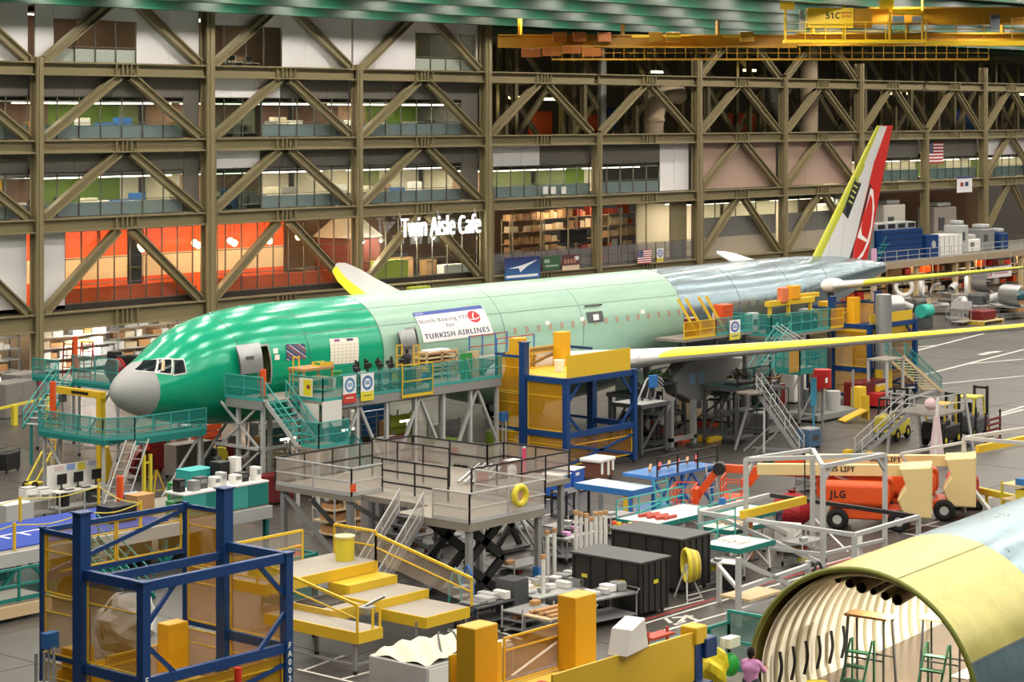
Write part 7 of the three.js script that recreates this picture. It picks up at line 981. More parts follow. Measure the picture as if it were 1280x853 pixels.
  for (const [px, py] of [[1110, 414], [1126, 404], [1146, 402], [1152, 385], [1176, 392], [1190, 378], [1222, 396], [1208, 384], [1232, 378], [1250, 390], [1262, 378], [1130, 384], [1268, 398], [1200, 402]]) { const p = onY(px, py); const c = cart('parts_dolly', 'metal parts dolly ' + seats[n], [p.x, 0, p.z], rr(0, 1), rr(2.2, 3.2), 1.6, rr(0.7, 1.2), { mat: pick(kinds), top: pick(kinds), handle: false }); const t = thing('engine_part', ['curved silver cowl piece', 'grey ducting piece', 'dark pump assembly', 'pale ring casing'][n % 4] + ' on the parts dolly ' + seats[n], 'aircraft part', [p.x, c.children[0].position.y + 1.25, p.z], rr(0, 3)); c.updateMatrixWorld(); const top = new THREE.Box3().setFromObject(c).max.y; t.position.y = top; if (n % 4 === 0) part(t, 'shell', (() => { const g = new THREE.CylinderGeometry(1.0, 1.0, 2.4, 20, 1, true, 0, Math.PI); g.rotateZ(Math.PI / 2); g.translate(0, 0, 0); g.rotateX(-Math.PI / 2); return g; })(), M(0xb8bbbd, 0.35, 0.8, { side: 2 })); else if (n % 4 === 1) part(t, 'duct', hose([V(-1.2, 0.4, 0), V(0, 0.8, 0.3), V(1.2, 0.4, 0)], 0.36, 14, 10), C.greyLight); else if (n % 4 === 2) part(t, 'block', [rb(1.4, 0.9, 1.0, 0, 0.45, 0, 0.1), cylX(0.35, 2.0, 0, 0.7, 0.2)], C.greyDark); else part(t, 'ring', (() => { const g = new THREE.TorusGeometry(0.8, 0.22, 10, 24); g.translate(0, 1.02, 0); return g; })(), C.white); part(t, 'bracket', bx(0.8, 0.1, 0.8, 0, 0.05, 0), C.grey); const low = new THREE.Box3().setFromObject(t).min.y; t.position.y += top + 0.01 - low; n++; }
  { const p = onY(1156, 398, 0.9); const o = thing('teal_drum', 'turquoise plastic drum lying among the parts dollies', 'drum', [p.x, 0.95, p.z]); part(o, 'drum', cylX(0.6, 1.5, 0, 0.6, 0), M(0x2fb0a0, 0.5)); part(o, 'hoop', [cylX(0.63, 0.08, -0.4, 0.6, 0), cylX(0.63, 0.08, 0.4, 0.6, 0)], M(0x2fb0a0, 0.5)); part(o, 'cradle', bx(1.4, 0.9, 0.9, 0, -0.45, 0), C.greyDark); }
  { const p = onY(1202, 406); cart('red_trolley', 'red topped steel trolley with round wheels behind the wing', [p.x, 0, p.z], 0.1, 1.9, 1.2, 1.5, { mat: C.greyLight, top: C.red, shelves: 1, rim: 0.6 }); }
  { const p = onY(1228, 404), o = thing('yellow_pallet', 'yellow wooden pallet with dark casing', 'pallet', [p.x, 0, p.z]); for (let k = 0; k < 5; k++) part(o, 'board', bx(4, 0.1, 0.35, 0, 0.3, -1 + k * 0.5), C.cream); part(o, 'bearer', [bx(0.2, 0.25, 2.3, -1.8, 0.13, 0), bx(0.2, 0.25, 2.3, 1.8, 0.13, 0)], C.yellow); part(o, 'casing', rb(2.6, 0.9, 1.6, 0, 0.8, 0, 0.2), C.darkRed); }
  { const p = onY(1272, 388), o = thing('tarp_crate', 'dark teal tarpaulin covered crate at the right edge', 'crate', [p.x, 0, p.z]); part(o, 'crate', bx(3.4, 1.2, 2, 0, 0.6, 0), C.wood); part(o, 'tarp', rb(3.8, 0.7, 2.4, 0, 1.5, 0, 0.2), M(0x15525a, 0.6)); }
}
/* ================= yellow step stand ================= */
{
  const o = thing('step_platform', 'yellow edged step platform with pale decks and sloping rails', 'work stand'); const Y = C.yellow, dk = M(0xa39e94, 0.8);
  const tier = (x0, x1, z0, z1, y, m = dk) => { part(o, 'deck', bb(x0, x1, y - 0.1, y, z0, z1), m); part(o, 'yellow_edge', [bb(x0, x1, y - 0.38, y + 0.01, z1 - 0.02, z1 + 0.05), bb(x0 - 0.05, x0 + 0.02, y - 0.38, y + 0.01, z0, z1)], Y); };
  tier(-16.4, -10.7, 26.3, 28.6, 2.5); tier(-13.2, -10.7, 28.6, 29.6, 2.1, Y); tier(-13.6, -10.7, 29.6, 31.2, 1.8); tier(-13.2, -10.9, 31.2, 33.4, 1.5); tier(-16.4, -15.2, 28.6, 33.2, 1.5); tier(-15.2, -13.6, 28.6, 30.8, 1.7); part(o, 'black_mat', bb(-15.1, -13.7, 1.7, 1.74, 28.8, 30.2), C.black);
  part(o, 'toggle_clamp', [rb(0.5, 0.3, 0.4, -14.0, 1.6, 31.3), rod(V(-14.2, 1.7, 31.2), V(-13.6, 2.1, 31.8), 0.06)], C.alu);
  const rail = (a, b, h0, h1, mesh = film(0xb4aaa0, 0.4)) => { a = A3(a); b = A3(b); const u = a.clone().setY(a.y + h0), v = b.clone().setY(b.y + h1); part(o, 'railing', [bar(u, v, 0.09), bar(a, u, 0.07), bar(b, v, 0.07), bar(a.clone().lerp(u, 0.5), b.clone().lerp(v, 0.5), 0.05)], Y); part(o, 'mesh_panel', quadGeo([u, v, b, a]), mesh); };
  rail([-16.3, 2.5, 26.35], [-12.4, 2.5, 26.35], 1.1, 1.1); rail([-10.75, 2.5, 26.4], [-10.75, 2.5, 28.6], 1.1, 1.1); rail([-10.75, 2.5, 28.6], [-10.75, 1.5, 33.4], 1.0, 1.0); rail([-16.4, 2.3, 28.2], [-16.4, 1.5, 33.2], 1.0, 0.95, film(0xb4aaa0, 0.15));
  for (const x of [-15.6, -15.25]) part(o, 'rail_post', bx(0.07, 0.7, 0.07, x, 1.85, 33.15), Y);
  for (const [x, z, h] of [[-16.3, 26.5, 2.3], [-16.3, 33, 1.4], [-15.2, 30, 1.3], [-10.9, 26.5, 2.3], [-10.9, 33.2, 1.3], [-13.2, 33, 1.3], [-13.4, 28, 2.3]]) { const l = part(o, 'leg', bx(0.11, h - 0.15, 0.11, x, 0.15 + (h - 0.15) / 2, z), C.grey); caster(l, x, 0, z, 0.09); }
  part(o, 'base_frame', [bar(V(-16.3, 0.35, 26.5), V(-16.3, 0.35, 33), 0.08), bar(V(-16.3, 0.35, 33), V(-10.9, 0.35, 33.2), 0.08), bar(V(-16.3, 0.4, 26.5), V(-16.3, 1.3, 30), 0.08)], C.grey);
  const d = thing('yellow_drum', 'yellow lidded drum on the step platform', 'drum', [-11.4, 2.5, 27.6]); part(d, 'drum', cyl(0.36, 0.36, 0.85, 0, 0, 0, 18), C.lemon); part(d, 'lid', cyl(0.4, 0.4, 0.07, 0, 0.85, 0, 18), M(0xd8cf9a, 0.6));
  const b = thing('yellow_crate', 'yellow green open crate on the step platform', 'crate', [-15.3, 2.5, 27.3]); part(b, 'wall', [bx(0.9, 0.55, 0.04, 0, 0.28, 0.3), bx(0.9, 0.55, 0.04, 0, 0.28, -0.3), bx(0.04, 0.55, 0.6, 0.44, 0.28, 0), bx(0.04, 0.55, 0.6, -0.44, 0.28, 0)], C.lime); part(b, 'base', bx(0.9, 0.05, 0.6, 0, 0.03, 0), C.lime);
  const a = onY(577, 778); const l = thing('blue_step', 'small blue and teal step frame beside the step platform', 'steps', [a.x, 0, a.z]); for (const x of [-0.35, 0.35]) part(l, 'hoop', hose([V(x, 0, 0.4), V(x, 1.7, 0.2), V(x, 2.1, 0), V(x, 1.7, -0.2), V(x, 0, -0.4)], 0.05, 16, 6), x < 0 ? C.tealLight : C.blueLight); for (let k = 0; k < 4; k++) part(l, 'tread', bx(0.7, 0.05, 0.3, 0, 0.3 + k * 0.35, 0), C.greyLight);
  cone(372, 735, 1.7, 'orange safety tube behind the FA003 tower', 0); { const q = onY(372, 745); const t = thing('teal_mesh_crate', 'teal mesh crate stand behind the FA003 tower', 'crate', [q.x - 1.4, 0, q.z + 1]); part(t, 'frame', [0.2, 1.1, 2.0].flatMap(h => [bx(1.6, 0.08, 0.08, 0, h, 0.7), bx(1.6, 0.08, 0.08, 0, h, -0.7), bx(0.08, 0.08, 1.4, 0.8, h, 0), bx(0.08, 0.08, 1.4, -0.8, h, 0)]).concat([-0.8, 0.8].flatMap(x => [-0.7, 0.7].map(z => bx(0.08, 2.1, 0.08, x, 1.05, z)))), C.teal); part(t, 'mesh_panel', bx(1.55, 1.8, 0.01, 0, 1.1, 0.7), meshTeal); part(t, 'mesh_panel', bx(0.01, 1.8, 1.4, -0.8, 1.1, 0), meshTeal); }
}
{ // white crate at the bottom
  const o = thing('covered_cart', 'white cart heaped with canvas and straps at the picture foot', 'cart', [-15.4, 0, 36.2]); part(o, 'box', rb(4.4, 1.0, 2.6, 0, 0.75, 0, 0.06), C.greyLight); for (let k = 0; k < 4; k++) part(o, 'side_panel', bx(0.95, 0.8, 0.04, -1.6 + k * 1.07, 0.75, 1.31), k % 2 ? C.grey : C.white); part(o, 'canvas', (() => { const g = new THREE.PlaneGeometry(4.3, 2.5, 20, 14); g.rotateX(-Math.PI / 2); const p = g.attributes.position; for (let i = 0; i < p.count; i++) p.setY(i, 1.3 + 0.32 * Math.max(0, Math.sin((p.getX(i) + 2) * 1.1) * Math.cos(p.getZ(i) * 0.9)) + 0.06 * Math.sin(p.getX(i) * 7 + p.getZ(i) * 5)); g.computeVertexNormals(); return g; })(), M(0xd8d0bc, 0.9, 0, { side: 2 })); for (let k = 0; k < 3; k++) part(o, 'strap', hose([V(-1.2 + k, 1.35, 1.1), V(-0.4 + k * 0.8, 1.72, 0.2), V(0.6 + k * 0.5, 1.6, -0.7)], 0.04, 12, 5), C.greyDark); for (const x of [-1.9, 1.9]) for (const z of [-1.1, 1.1]) caster(o, x, 0, z, 0.12);
}
/* ================= boom lifts ================= */
function boomLift(label, px, py, paint, turn) {
  const p = onY(px, py), o = thing('boom_lift', label, 'boom lift', [p.x, 0, p.z], turn), P = M(paint, 0.4), cr = C.cream;
  part(o, 'chassis', rb(3.6, 0.5, 1.7, 0.2, 0.75, 0, 0.1), P); for (const [x, z] of [[1.6, 1.0], [1.6, -1.0], [-1.2, 1.0], [-1.2, -1.0]]) { const t = new THREE.TorusGeometry(0.34, 0.18, 10, 22); t.scale(1, 1, 1.1); t.translate(x, 0.52, z); const w = part(o, 'tyre', t, C.rubber); part(w, 'hub', cylZ(0.27, 0.26, x, 0.52, z, 14), C.greyLight); }
  part(o, 'engine_cover', rb(3.6, 1.25, 0.8, 0.9, 1.7, 0.72, 0.3), P); part(o, 'tank_cover', rb(3.2, 1.2, 0.75, 0.8, 1.68, -0.75, 0.3), P); part(o, 'turntable', cyl(0.7, 0.7, 0.25, 0, 1.0, 0, 20), C.greyDark);
  const cw = part(o, 'counterweight', prism([[-2.6, 0.75], [-1.5, 0.75], [-1.2, 1.5], [-1.6, 2.1], [-1.3, 2.9], [-2.6, 3.0]], 1.9, 0.06).translate(0, 0, -0.95), cr, 'cream counterweight'); part(cw, 'emblem', bx(0.5, 0.3, 0.02, -2.0, 2.0, 1.03), M(0xb06a3a, 0.6));
  part(o, 'lower_boom', bar(V(-2.2, 2.75, 0), V(5.4, 2.55, 0), 0.42, 0.5), cr, 'cream boom section'); part(o, 'upper_boom', bar(V(-0.6, 2.3, 0.25), V(7.2, 2.5, 0.25), 0.32, 0.36), P); part(o, 'jib', bar(V(7.2, 2.55, 0.1), V(8.3, 1.1, 0.1), 0.3, 0.36), P); part(o, 'jib_joint', cylZ(0.3, 0.6, 7.2, 2.5, 0.1, 12), C.black);
  const bk = part(o, 'basket_floor', bx(1.0, 0.08, 2.2, 8.9, 0.55, 0.1), P); part(o, 'basket_rail', [0.55, 1.1, 1.6].flatMap(h => [bx(1.0, 0.05, 0.05, 8.9, h, 1.2), bx(1.0, 0.05, 0.05, 8.9, h, -1.0), bx(0.05, 0.05, 2.2, 9.4, h, 0.1), bx(0.05, 0.05, 2.2, 8.4, h, 0.1)]).concat([[8.4, -1], [8.4, 1.2], [9.4, -1], [9.4, 1.2], [8.4, 0.1], [9.4, 0.1]].map(([x, z]) => bx(0.05, 1.1, 0.05, x, 1.08, z))), P); part(o, 'control_console', rb(0.3, 0.7, 0.8, 8.3, 1.2, 0.1), P);
  part(o, 'exhaust', cylX(0.14, 0.9, 1.7, 1.05, 0.85, 10), C.alu); part(o, 'hydraulic_ram', bar(V(-0.4, 1.5, 0), V(1.8, 2.4, 0), 0.14), C.alu);
  const t1 = lettering('JLG', 0.34, 0.02); t1.translate(1.6, 1.65, 1.13); part(o, 'lettering', t1, C.black, 'black maker letters'); const t2 = lettering('600S LIFT', 0.24, 0.02); t2.translate(-0.6, 2.72, 0.215); part(o, 'lettering', t2, C.black, 'black model letters'); const t3 = t1.clone(); t3.rotateY(Math.PI); t3.translate(3.2, 0, 0); part(o, 'lettering', t3, C.black); const t4 = t2.clone(); t4.rotateY(Math.PI); t4.translate(1.0, 0, 0); part(o, 'lettering', t4, C.black);
  return o;
}
boomLift('orange boom lift with cream counterweight nearest the white tube frame', 1092, 660, 0xdc5420, 2.06); boomLift('orange boom lift with cream boom behind the nearest lift', 1149, 646, 0xdc5420, 2.06); { const p = onY(1203, 634), o = thing('red_hood_machine', 'red rounded machine hood standing behind the boom lifts', 'machine', [p.x, 0, p.z], 0.6); part(o, 'hood', rb(1.7, 1.4, 1.5, 0, 1.0, 0, 0.3), C.red); part(o, 'base', bx(1.8, 0.3, 1.6, 0, 0.25, 0), C.black); part(o, 'wheel', [cylZ(0.25, 0.2, -0.6, 0.25, 0.8), cylZ(0.25, 0.2, 0.6, 0.25, 0.8)], C.rubber); }
{ const p = onY(990, 658); const o = thing('red_bag', 'dark red tarpaulin sack behind the white tube frame', 'sack', [p.x, 0, p.z]); part(o, 'sack', (() => { const g = new THREE.IcosahedronGeometry(0.95, 3); g.scale(1.1, 0.85, 1); const q = g.attributes.position; for (let i = 0; i < q.count; i++) { const f = 1 + 0.06 * Math.sin(q.getX(i) * 6) * Math.cos(q.getZ(i) * 7); q.setXYZ(i, q.getX(i) * f, q.getY(i), q.getZ(i) * f); } g.translate(0, 0.78, 0); g.computeVertexNormals(); return g; })(), M(0x9a1a22, 0.6)); part(o, 'tie', cyl(0.14, 0.2, 0.2, 0, 1.5, 0, 10), C.darkRed); }
/* ================= white tube frames ================= */
{
  const T = C.greyLight, w = 0.17; const frame = (nm, lb, list, extra) => { const o = thing(nm, lb, 'gantry'); for (const [n, a, b, k, m] of list) part(o, n, bar(a, b, (k || 1) * w, (k || 1) * w), m || T); if (extra) extra(o); return o; };
  const H = 4.4, a = V(8.3, H, 32.2), b = V(12.6, H, 32.8), c = V(13.4, H, 36.0), d = V(8.9, H, 35.7), g = p => p.clone().setY(0.15), R = (px, py) => onY(px, py, 2.0), e = R(876, 641), f = R(962, 619), h = R(1148, 646), i = R(1068, 669);
  frame('tube_gantry', 'white square tube gantry with yellow hoist beam in front of the boom lifts', [['post', g(a), a], ['post', g(b), b], ['post', g(c), c], ['post', g(d), d], ['top_rail', a, b], ['top_rail', b, d], ['top_rail', a, c], ['top_rail', d, c], ['side_rail', e, f], ['side_rail', f, h, 1, C.black], ['side_rail', h, i], ['side_rail', e, i], ['leg', i.clone().setY(0), i], ['leg', h.clone().setY(0), h], ['leg', e.clone().setY(0), e], ['brace', V(e.x + 0.6, 1.9, e.z), V(d.x, 0.3, d.z)], ['brace', V(a.x + 0.3, 1.9, a.z), V(b.x - 0.4, 0.3, b.z)], ['knee', d.clone().setY(3.7), d.clone().lerp(c, 0.15), 0.7], ['knee', a.clone().setY(3.7), a.clone().lerp(b, 0.15), 0.7], ['knee', c.clone().setY(3.7), c.clone().lerp(d, 0.15), 0.7], ['low_rail', g(a).setY(0.7), g(d).setY(0.7), 0.8], ['low_rail', g(d).setY(0.7), g(c).setY(0.7), 0.8]], o => { const p = onY(927, 644, 2.2), q = onY(1006, 625, 2.2); part(o, 'hoist_beam', bar(p, q, 0.22, 0.34), C.yellow, 'yellow hoist beam'); part(o, 'hoist_lettering', bar(p.clone().lerp(q, 0.3).add(V(-0.13, 0, 0.03)), p.clone().lerp(q, 0.7).add(V(-0.13, 0, 0.03)), 0.02, 0.12), C.greyDark); part(o, 'chain', bar(q.clone().add(V(0, 0.1, 0)), q.clone().setY(4.3), 0.04), C.black); part(o, 'blue_clip', rb(0.25, 0.45, 0.25, e.x + 1.9, 2.15, e.z - 0.2), C.blueLight); for (const u of [a, b, c, d]) caster(o, u.x, 0, u.z, 0.1); });
  // lower rack in front
  const A = onY(923, 784), Bq = onY(1010, 752); frame('low_tube_rack', 'low pale tube rack below the gantry', [['post', A, A.clone().setY(2.6)], ['post', Bq, Bq.clone().setY(1.6)], ['rail', A.clone().setY(1.4), Bq.clone().setY(1.4)], ['rail', A.clone().setY(0.6), Bq.clone().setY(0.6), 0.7], ['brace', A.clone().setY(2.5), Bq.clone().setY(0.3)], ['post', A.clone().add(V(3, 0, -3)), A.clone().add(V(3, 1.5, -3))], ['rail', A.clone().setY(1.4), A.clone().add(V(3, 1.4, -3)), 0.8]], o => { part(o, 'shelf', bx(2.2, 0.1, 1.4, A.x + 2, 0.8, A.z - 0.8), C.tan); part(o, 'cable_hoop', (() => { const t = new THREE.TorusGeometry(0.6, 0.06, 6, 20); t.scale(0.5, 1, 1); t.translate(Bq.x + 0.4, 0.9, Bq.z + 0.2); return t; })(), C.black); });
  { const p = onY(1073, 700); solo('white_marker_post', 'short white floor post beside the fuselage section', 'post', [bx(0.25, 1.1, 0.25, 0, 0.55, 0), bx(0.45, 0.05, 0.45, 0, 0.03, 0)], C.white, [p.x, 0, p.z]); }
  const q0 = V(24.3, 3.7, 33.8), q1 = V(31, 3.7, 34.8), q2 = V(25, 3.7, 38.6), q3 = V(31.8, 3.7, 39.5); frame('tube_gantry', 'white square tube gantry over the yellow parts rack at the right', [['post', g(q0), q0], ['post', g(q1), q1], ['post', g(q3), q3], ['top_rail', q0, q1], ['top_rail', q0, q2], ['top_rail', q2, q3], ['brace', q0.clone().setY(1.8), V(23.4, 0.2, 36)], ['mid_rail', q0.clone().setY(2.9), q1.clone().setY(2.9)], ['brace', q0.clone().setY(3.5), V(20.8, 3.2, 32.4), 0.7], ['brace', V(20.8, 3.2, 32.4), V(22.8, 0.3, 33.6), 0.7]], o => part(o, 'hoist_beam', bar(V(24.5, 3.2, 34.4), V(31, 3.6, 36), 0.22, 0.34), C.yellow, 'yellow hoist beam'));
  const rk = rack('long yellow edged parts rack under the right gantry', [28.4, 0, 36.9], -0.14, 7, 1.7, 2.2, 3, { mat: C.lemon, shelfMat: C.cream }); fillRack([28.4, 0, 36.9], 7, 1.7, 2.0, 3, [C.black, C.greyLight, C.blueLight, C.white, C.wood, C.lemon], 'small part on the yellow edged rack', 'parts on the yellow edged rack', { name: 'rack_part', cat: 'part', max: 0.5, skip: 0.1, turn: -0.14 });
  { const o = thing('yellow_guard_rail', 'low yellow floor rail below the right gantry', 'rail'); const p = onY(1212, 628), q = onY(1285, 645); part(o, 'rail', bar(p.clone().setY(0.7), q.clone().setY(0.7), 0.25, 0.3), C.lemon); for (const t of [0, 0.3, 0.6, 1]) part(o, 'post', bar(p.clone().lerp(q, t), p.clone().lerp(q, t).setY(0.8), 0.12), C.lemon); }
}
/* ================= foreground fuselage section ================= */
{
  const R = 3.1, o = thing('fuselage_section', 'open fuselage section with yellow green primed skin in the foreground', 'aircraft section', [-24.0, 0, 57.8], 0.091), cy = 5.1, Lx = 26;
  const shell = (x0, x1, a0, a1, r, n = 40) => { const g = new THREE.CylinderGeometry(r, r, x1 - x0, n, 1, true, a0, a1 - a0); g.rotateZ(-Math.PI / 2); g.translate((x0 + x1) / 2, cy, 0); return g; };   // angle: theta measured from +z towards... set by trial below
  const surf = (x0, x1, a0, a1, r, n = 40, nx = 1) => { const pos = [], uv = [], idx = []; for (let i = 0; i <= nx; i++) for (let k = 0; k <= n; k++) { const a = a0 + (a1 - a0) * k / n, x = x0 + (x1 - x0) * i / nx; pos.push(x, cy + r * Math.cos(a), r * Math.sin(a)); uv.push(x / 4, a * R / 4); } for (let i = 0; i < nx; i++) for (let k = 0; k < n; k++) { const p = i * (n + 1) + k, q = p + n + 1; idx.push(p, p + 1, q, q, p + 1, q + 1); } const g = new THREE.BufferGeometry(); g.setAttribute('position', new THREE.Float32BufferAttribute(pos, 3)); g.setAttribute('uv', new THREE.Float32BufferAttribute(uv, 2)); g.setIndex(idx); g.computeVertexNormals(); return g; };
  const zinc = skinMat(196, 190, 110, 0.22, 0.36, 0.25, true), blueAlu = skinMat(128, 158, 170, 0.28, 0.3, 0.7, true), D = Math.PI / 180;
  part(o, 'crown_skin', surf(0, 5.2, -75 * D, 68 * D, R), zinc, 'yellow green primed crown skin'); part(o, 'aft_crown_skin', surf(5.2, Lx, -75 * D, 68 * D, R), blueAlu, 'blue silver crown skin'); part(o, 'side_skin', surf(0, Lx, 68 * D, 178 * D, R + 0.012), blueAlu, 'blue silver side skin'); part(o, 'side_skin', surf(0, Lx, -180 * D, -75 * D, R + 0.012), zinc);
  part(o, 'lap_joint', surf(0, 5.2, 18 * D, 18.6 * D, R + 0.014), M(0x8f9460, 0.5)); part(o, 'lap_joint', surf(0, Lx, 67.4 * D, 68.4 * D, R + 0.02), M(0x7c8a90, 0.4, 0.5));
  const rim = new THREE.TorusGeometry(R - 0.05, 0.07, 8, 72); rim.rotateY(Math.PI / 2); rim.translate(0.02, cy, 0); part(o, 'rim', rim, M(0x7d8436, 0.6), 'olive primed rim');
  part(o, 'lining', surf(0.3, Lx, -180 * D, 180 * D, R - 0.22, 60), M(0xe9e5d8, 0.75, 0, { side: 2 }), 'cream insulation lining');
  for (let k = 0; k < 18; k++) { const t = new THREE.TorusGeometry(R - 0.24, 0.06 + 0.02 * (k % 2), 6, 48, Math.PI * 1.3); t.rotateZ(-Math.PI * 0.15); t.rotateY(Math.PI / 2); t.translate(0.45 + k * 0.56, cy, 0); part(o, 'frame_rib', t, M(0xc4bca2, 0.7)); }
  for (let k = 0; k < 6; k++) part(o, 'crown_duct', hose([V(0.6, cy + R - 0.5 - 0.06 * k, -0.9 + k * 0.32), V(4, cy + R - 0.55, -0.8 + k * 0.3), V(9, cy + R - 0.5, -0.9 + k * 0.34)], 0.09 + 0.03 * (k % 3), 20, 7), k % 2 ? M(0x6d5f48, 0.8) : M(0x8a7a58, 0.8)); part(o, 'green_longeron', bar(V(1.5, cy + 2.45, 1.0), V(9, cy + 2.5, 1.0), 0.16, 0.3), M(0x6f9432, 0.6), 'green longeron');
  part(o, 'floor', bb(1.6, Lx, cy - 0.75, cy - 0.62, -2.7, 2.7), M(0x5a4c42, 0.25), 'dark glossy cabin floor'); for (let k = 0; k < 6; k++) part(o, 'floor_panel', bx(1.5, 0.02, 0.5, 4.2 + k * 1.7, cy - 0.6, k % 2 ? 0.3 : 1.4), M(0xe0ddd2, 0.3), 'pale floor panel');
  for (let k = 0; k < 6; k++) part(o, 'black_strap', hose([V(0.9 + k * 0.7, cy + 0.5, -R + 0.42), V(0.92 + k * 0.7, cy + 0.1, -R + 0.46), V(0.85 + k * 0.7, cy - 0.35, -R + 0.4)], 0.045, 8, 5), C.black);
  for (const x of [1.5, 8, 15, 22]) part(o, 'cradle', [bb(x - 0.3, x + 0.3, 0, 2.4, -2.2, -1.8), bb(x - 0.3, x + 0.3, 0, 2.4, 1.8, 2.2), bb(x - 0.3, x + 0.3, 1.6, 2.1, -2.2, 2.2)], C.blue);
  for (const x of [3, 8, 13]) { const p = part(o, 'work_light', bx(1.6, 0.08, 0.2, x, cy + 2.2, 0.2), glow(0xfff4e0, 6)); const l = new THREE.RectAreaLight(0xfff4e0, 260, 1.6, 0.3); l.position.set(x, cy + 2.14, 0.2); l.rotation.x = -Math.PI / 2; o.add(l); }
  // stands inside, in section axes
  const at = (x, y, z) => o.localToWorld(V(x, y, z)); o.updateMatrixWorld(true);
  for (const [x, z, lb] of [[2.6, -1.0, 'left'], [3.3, 0.75, 'right']]) { const s = thing('trestle', 'wooden topped steel trestle inside the fuselage section, ' + (lb === 'left' ? 'nearer the ribbed wall' : 'nearer the open floor'), 'trestle', at(x, cy - 0.62, z), 0.091); part(s, 'tabletop', rb(0.6, 0.07, 1.2, 0, 1.95, 0, 0.02), C.wood); for (const sx of [-0.25, 0.25]) for (const sz of [-0.5, 0.5]) part(s, 'leg', bar(V(sx * 1.5, 0, sz * 1.1), V(sx, 1.92, sz), 0.05), C.greyDark); part(s, 'cross_bar', [bar(V(-0.3, 0.9, -0.5), V(-0.3, 0.9, 0.5), 0.04), bar(V(0.3, 0.9, -0.5), V(0.3, 0.9, 0.5), 0.04)], C.greyDark);
    const g = thing('step_stool', 'green wheeled step stool before the ' + lb + ' trestle', 'steps', at(x - 1.1, cy - 0.62, z + 0.15), 0.091); for (const sz of [-0.3, 0.3]) part(g, 'side_frame', [bar(V(-0.5, 0, sz), V(0.3, 1.5, sz), 0.045), bar(V(0.4, 0, sz), V(0.4, 1.5, sz), 0.045)], M(0x2c6b4c, 0.5)); for (let k = 0; k < 4; k++) part(g, 'tread', bx(0.24, 0.04, 0.58, -0.36 + k * 0.18, 0.25 + k * 0.32, 0), M(0x2c6b4c, 0.5)); }
  { const b = thing('wooden_case', 'pair of brown wooden cases on the cabin floor', 'case', at(4.2, cy - 0.62, 1.9), 0.091); part(b, 'case', rb(0.4, 0.55, 0.5, 0, 0.28, -0.3), M(0x6a4630, 0.7)); part(b, 'case', rb(0.4, 0.5, 0.6, 0, 0.25, 0.35), M(0x7a5a44, 0.7)); }
  { const b = thing('lime_bin', 'lime waste bin at the section mouth', 'bin', at(0.9, cy - 0.9, -1.6), 0.091); part(b, 'bin', cyl(0.24, 0.3, 0.75, 0, 0, 0, 16), C.lime); part(b, 'rim', cyl(0.31, 0.31, 0.05, 0, 0.73, 0, 16), C.lemon); }
  // stand platform at the mouth of the section
  const y = cy - 0.9, m = thing('section_stand', 'teal railed stand at the mouth of the fuselage section', 'work stand'); stand(m, -24.8, -21, 51.8, 54.3, y, { leg: C.grey, edge: C.teal }); part(m, 'front_deck', bb(-25.7, -24.45, y - 0.14, y, 54.6, 60), C.deck); for (const z of [56.5, 59.8]) part(m, 'leg', bb(-25.6, -25.46, 0, y - 0.14, z - 0.07, z + 0.07), C.grey); railing(m, [V(-24.7, y, 51.9), V(-21.1, y, 51.9)], { h: 1.3, gap: 0.9, r: 0.04, mat: C.teal }); railing(m, [V(-22.6, y, 54.3), V(-21.1, y, 54.3), V(-21.1, y, 51.9)], { h: 1.6, gap: 1, r: 0.04 }); part(m, 'yellow_post', bb(-24.4, -24.3, y, y + 1.5, 53.2, 53.3), C.yellow);
  const t = thing('wooden_table', 'low wooden bench at the mouth of the fuselage section', 'bench', [-25.0, y, 57.0], 0.091); part(t, 'tabletop', rb(0.6, 0.06, 1.5, 0, 0.8, 0, 0.02), C.wood); for (const sz of [-0.65, 0.65]) part(t, 'leg', bx(0.5, 0.8, 0.08, 0, 0.4, sz), C.greyLight); solo('paper_note', 'white sheet of paper on the wooden bench', 'paper', bx(0.02, 0.4, 0.3), C.white, [-25.34, y + 0.62, 57.3]);
  const gb = thing('green_bag', 'green rubbish bag on a white holder beside the teal rail', 'bag', [-22.6, y, 53.0]); part(gb, 'bag', (() => { const s = new THREE.IcosahedronGeometry(0.24, 2); s.scale(1, 1.3, 1); s.translate(0, 0.6, 0); return s; })(), M(0x2fae4a, 0.5)); part(gb, 'holder', [bx(0.05, 1.3, 0.05, -0.3, 0.65, 0), bx(0.5, 0.25, 0.3, 0, 1.2, 0)], C.white);
  const ys = thing('yellow_sheet', 'crumpled yellow plastic sheet beside the person in pink', 'sheet', [-24.2, y, 53.4]); part(ys, 'sheet', (() => { const g = new THREE.IcosahedronGeometry(0.7, 3); g.scale(0.7, 1, 0.8); const p = g.attributes.position; for (let i = 0; i < p.count; i++) { const f = 1 + 0.16 * Math.sin(p.getX(i) * 9 + p.getY(i) * 7) * Math.cos(p.getZ(i) * 8); p.setXYZ(i, p.getX(i) * f, p.getY(i) * f, p.getZ(i) * f); } g.translate(0, 0.8, 0); g.computeVertexNormals(); return g; })(), M(0xe8d830, 0.5)); part(ys, 'roll', cyl(0.2, 0.2, 0.8, 0, 0, 0, 12), C.carton);
  person('person in a pink shirt standing at the mouth of the fuselage section', [-24.85, y, 55.2], 0.2, { shirt: 0xdc9ad2, trousers: 0x30343c, arms: 'reach', hair: 0x17120f });
}
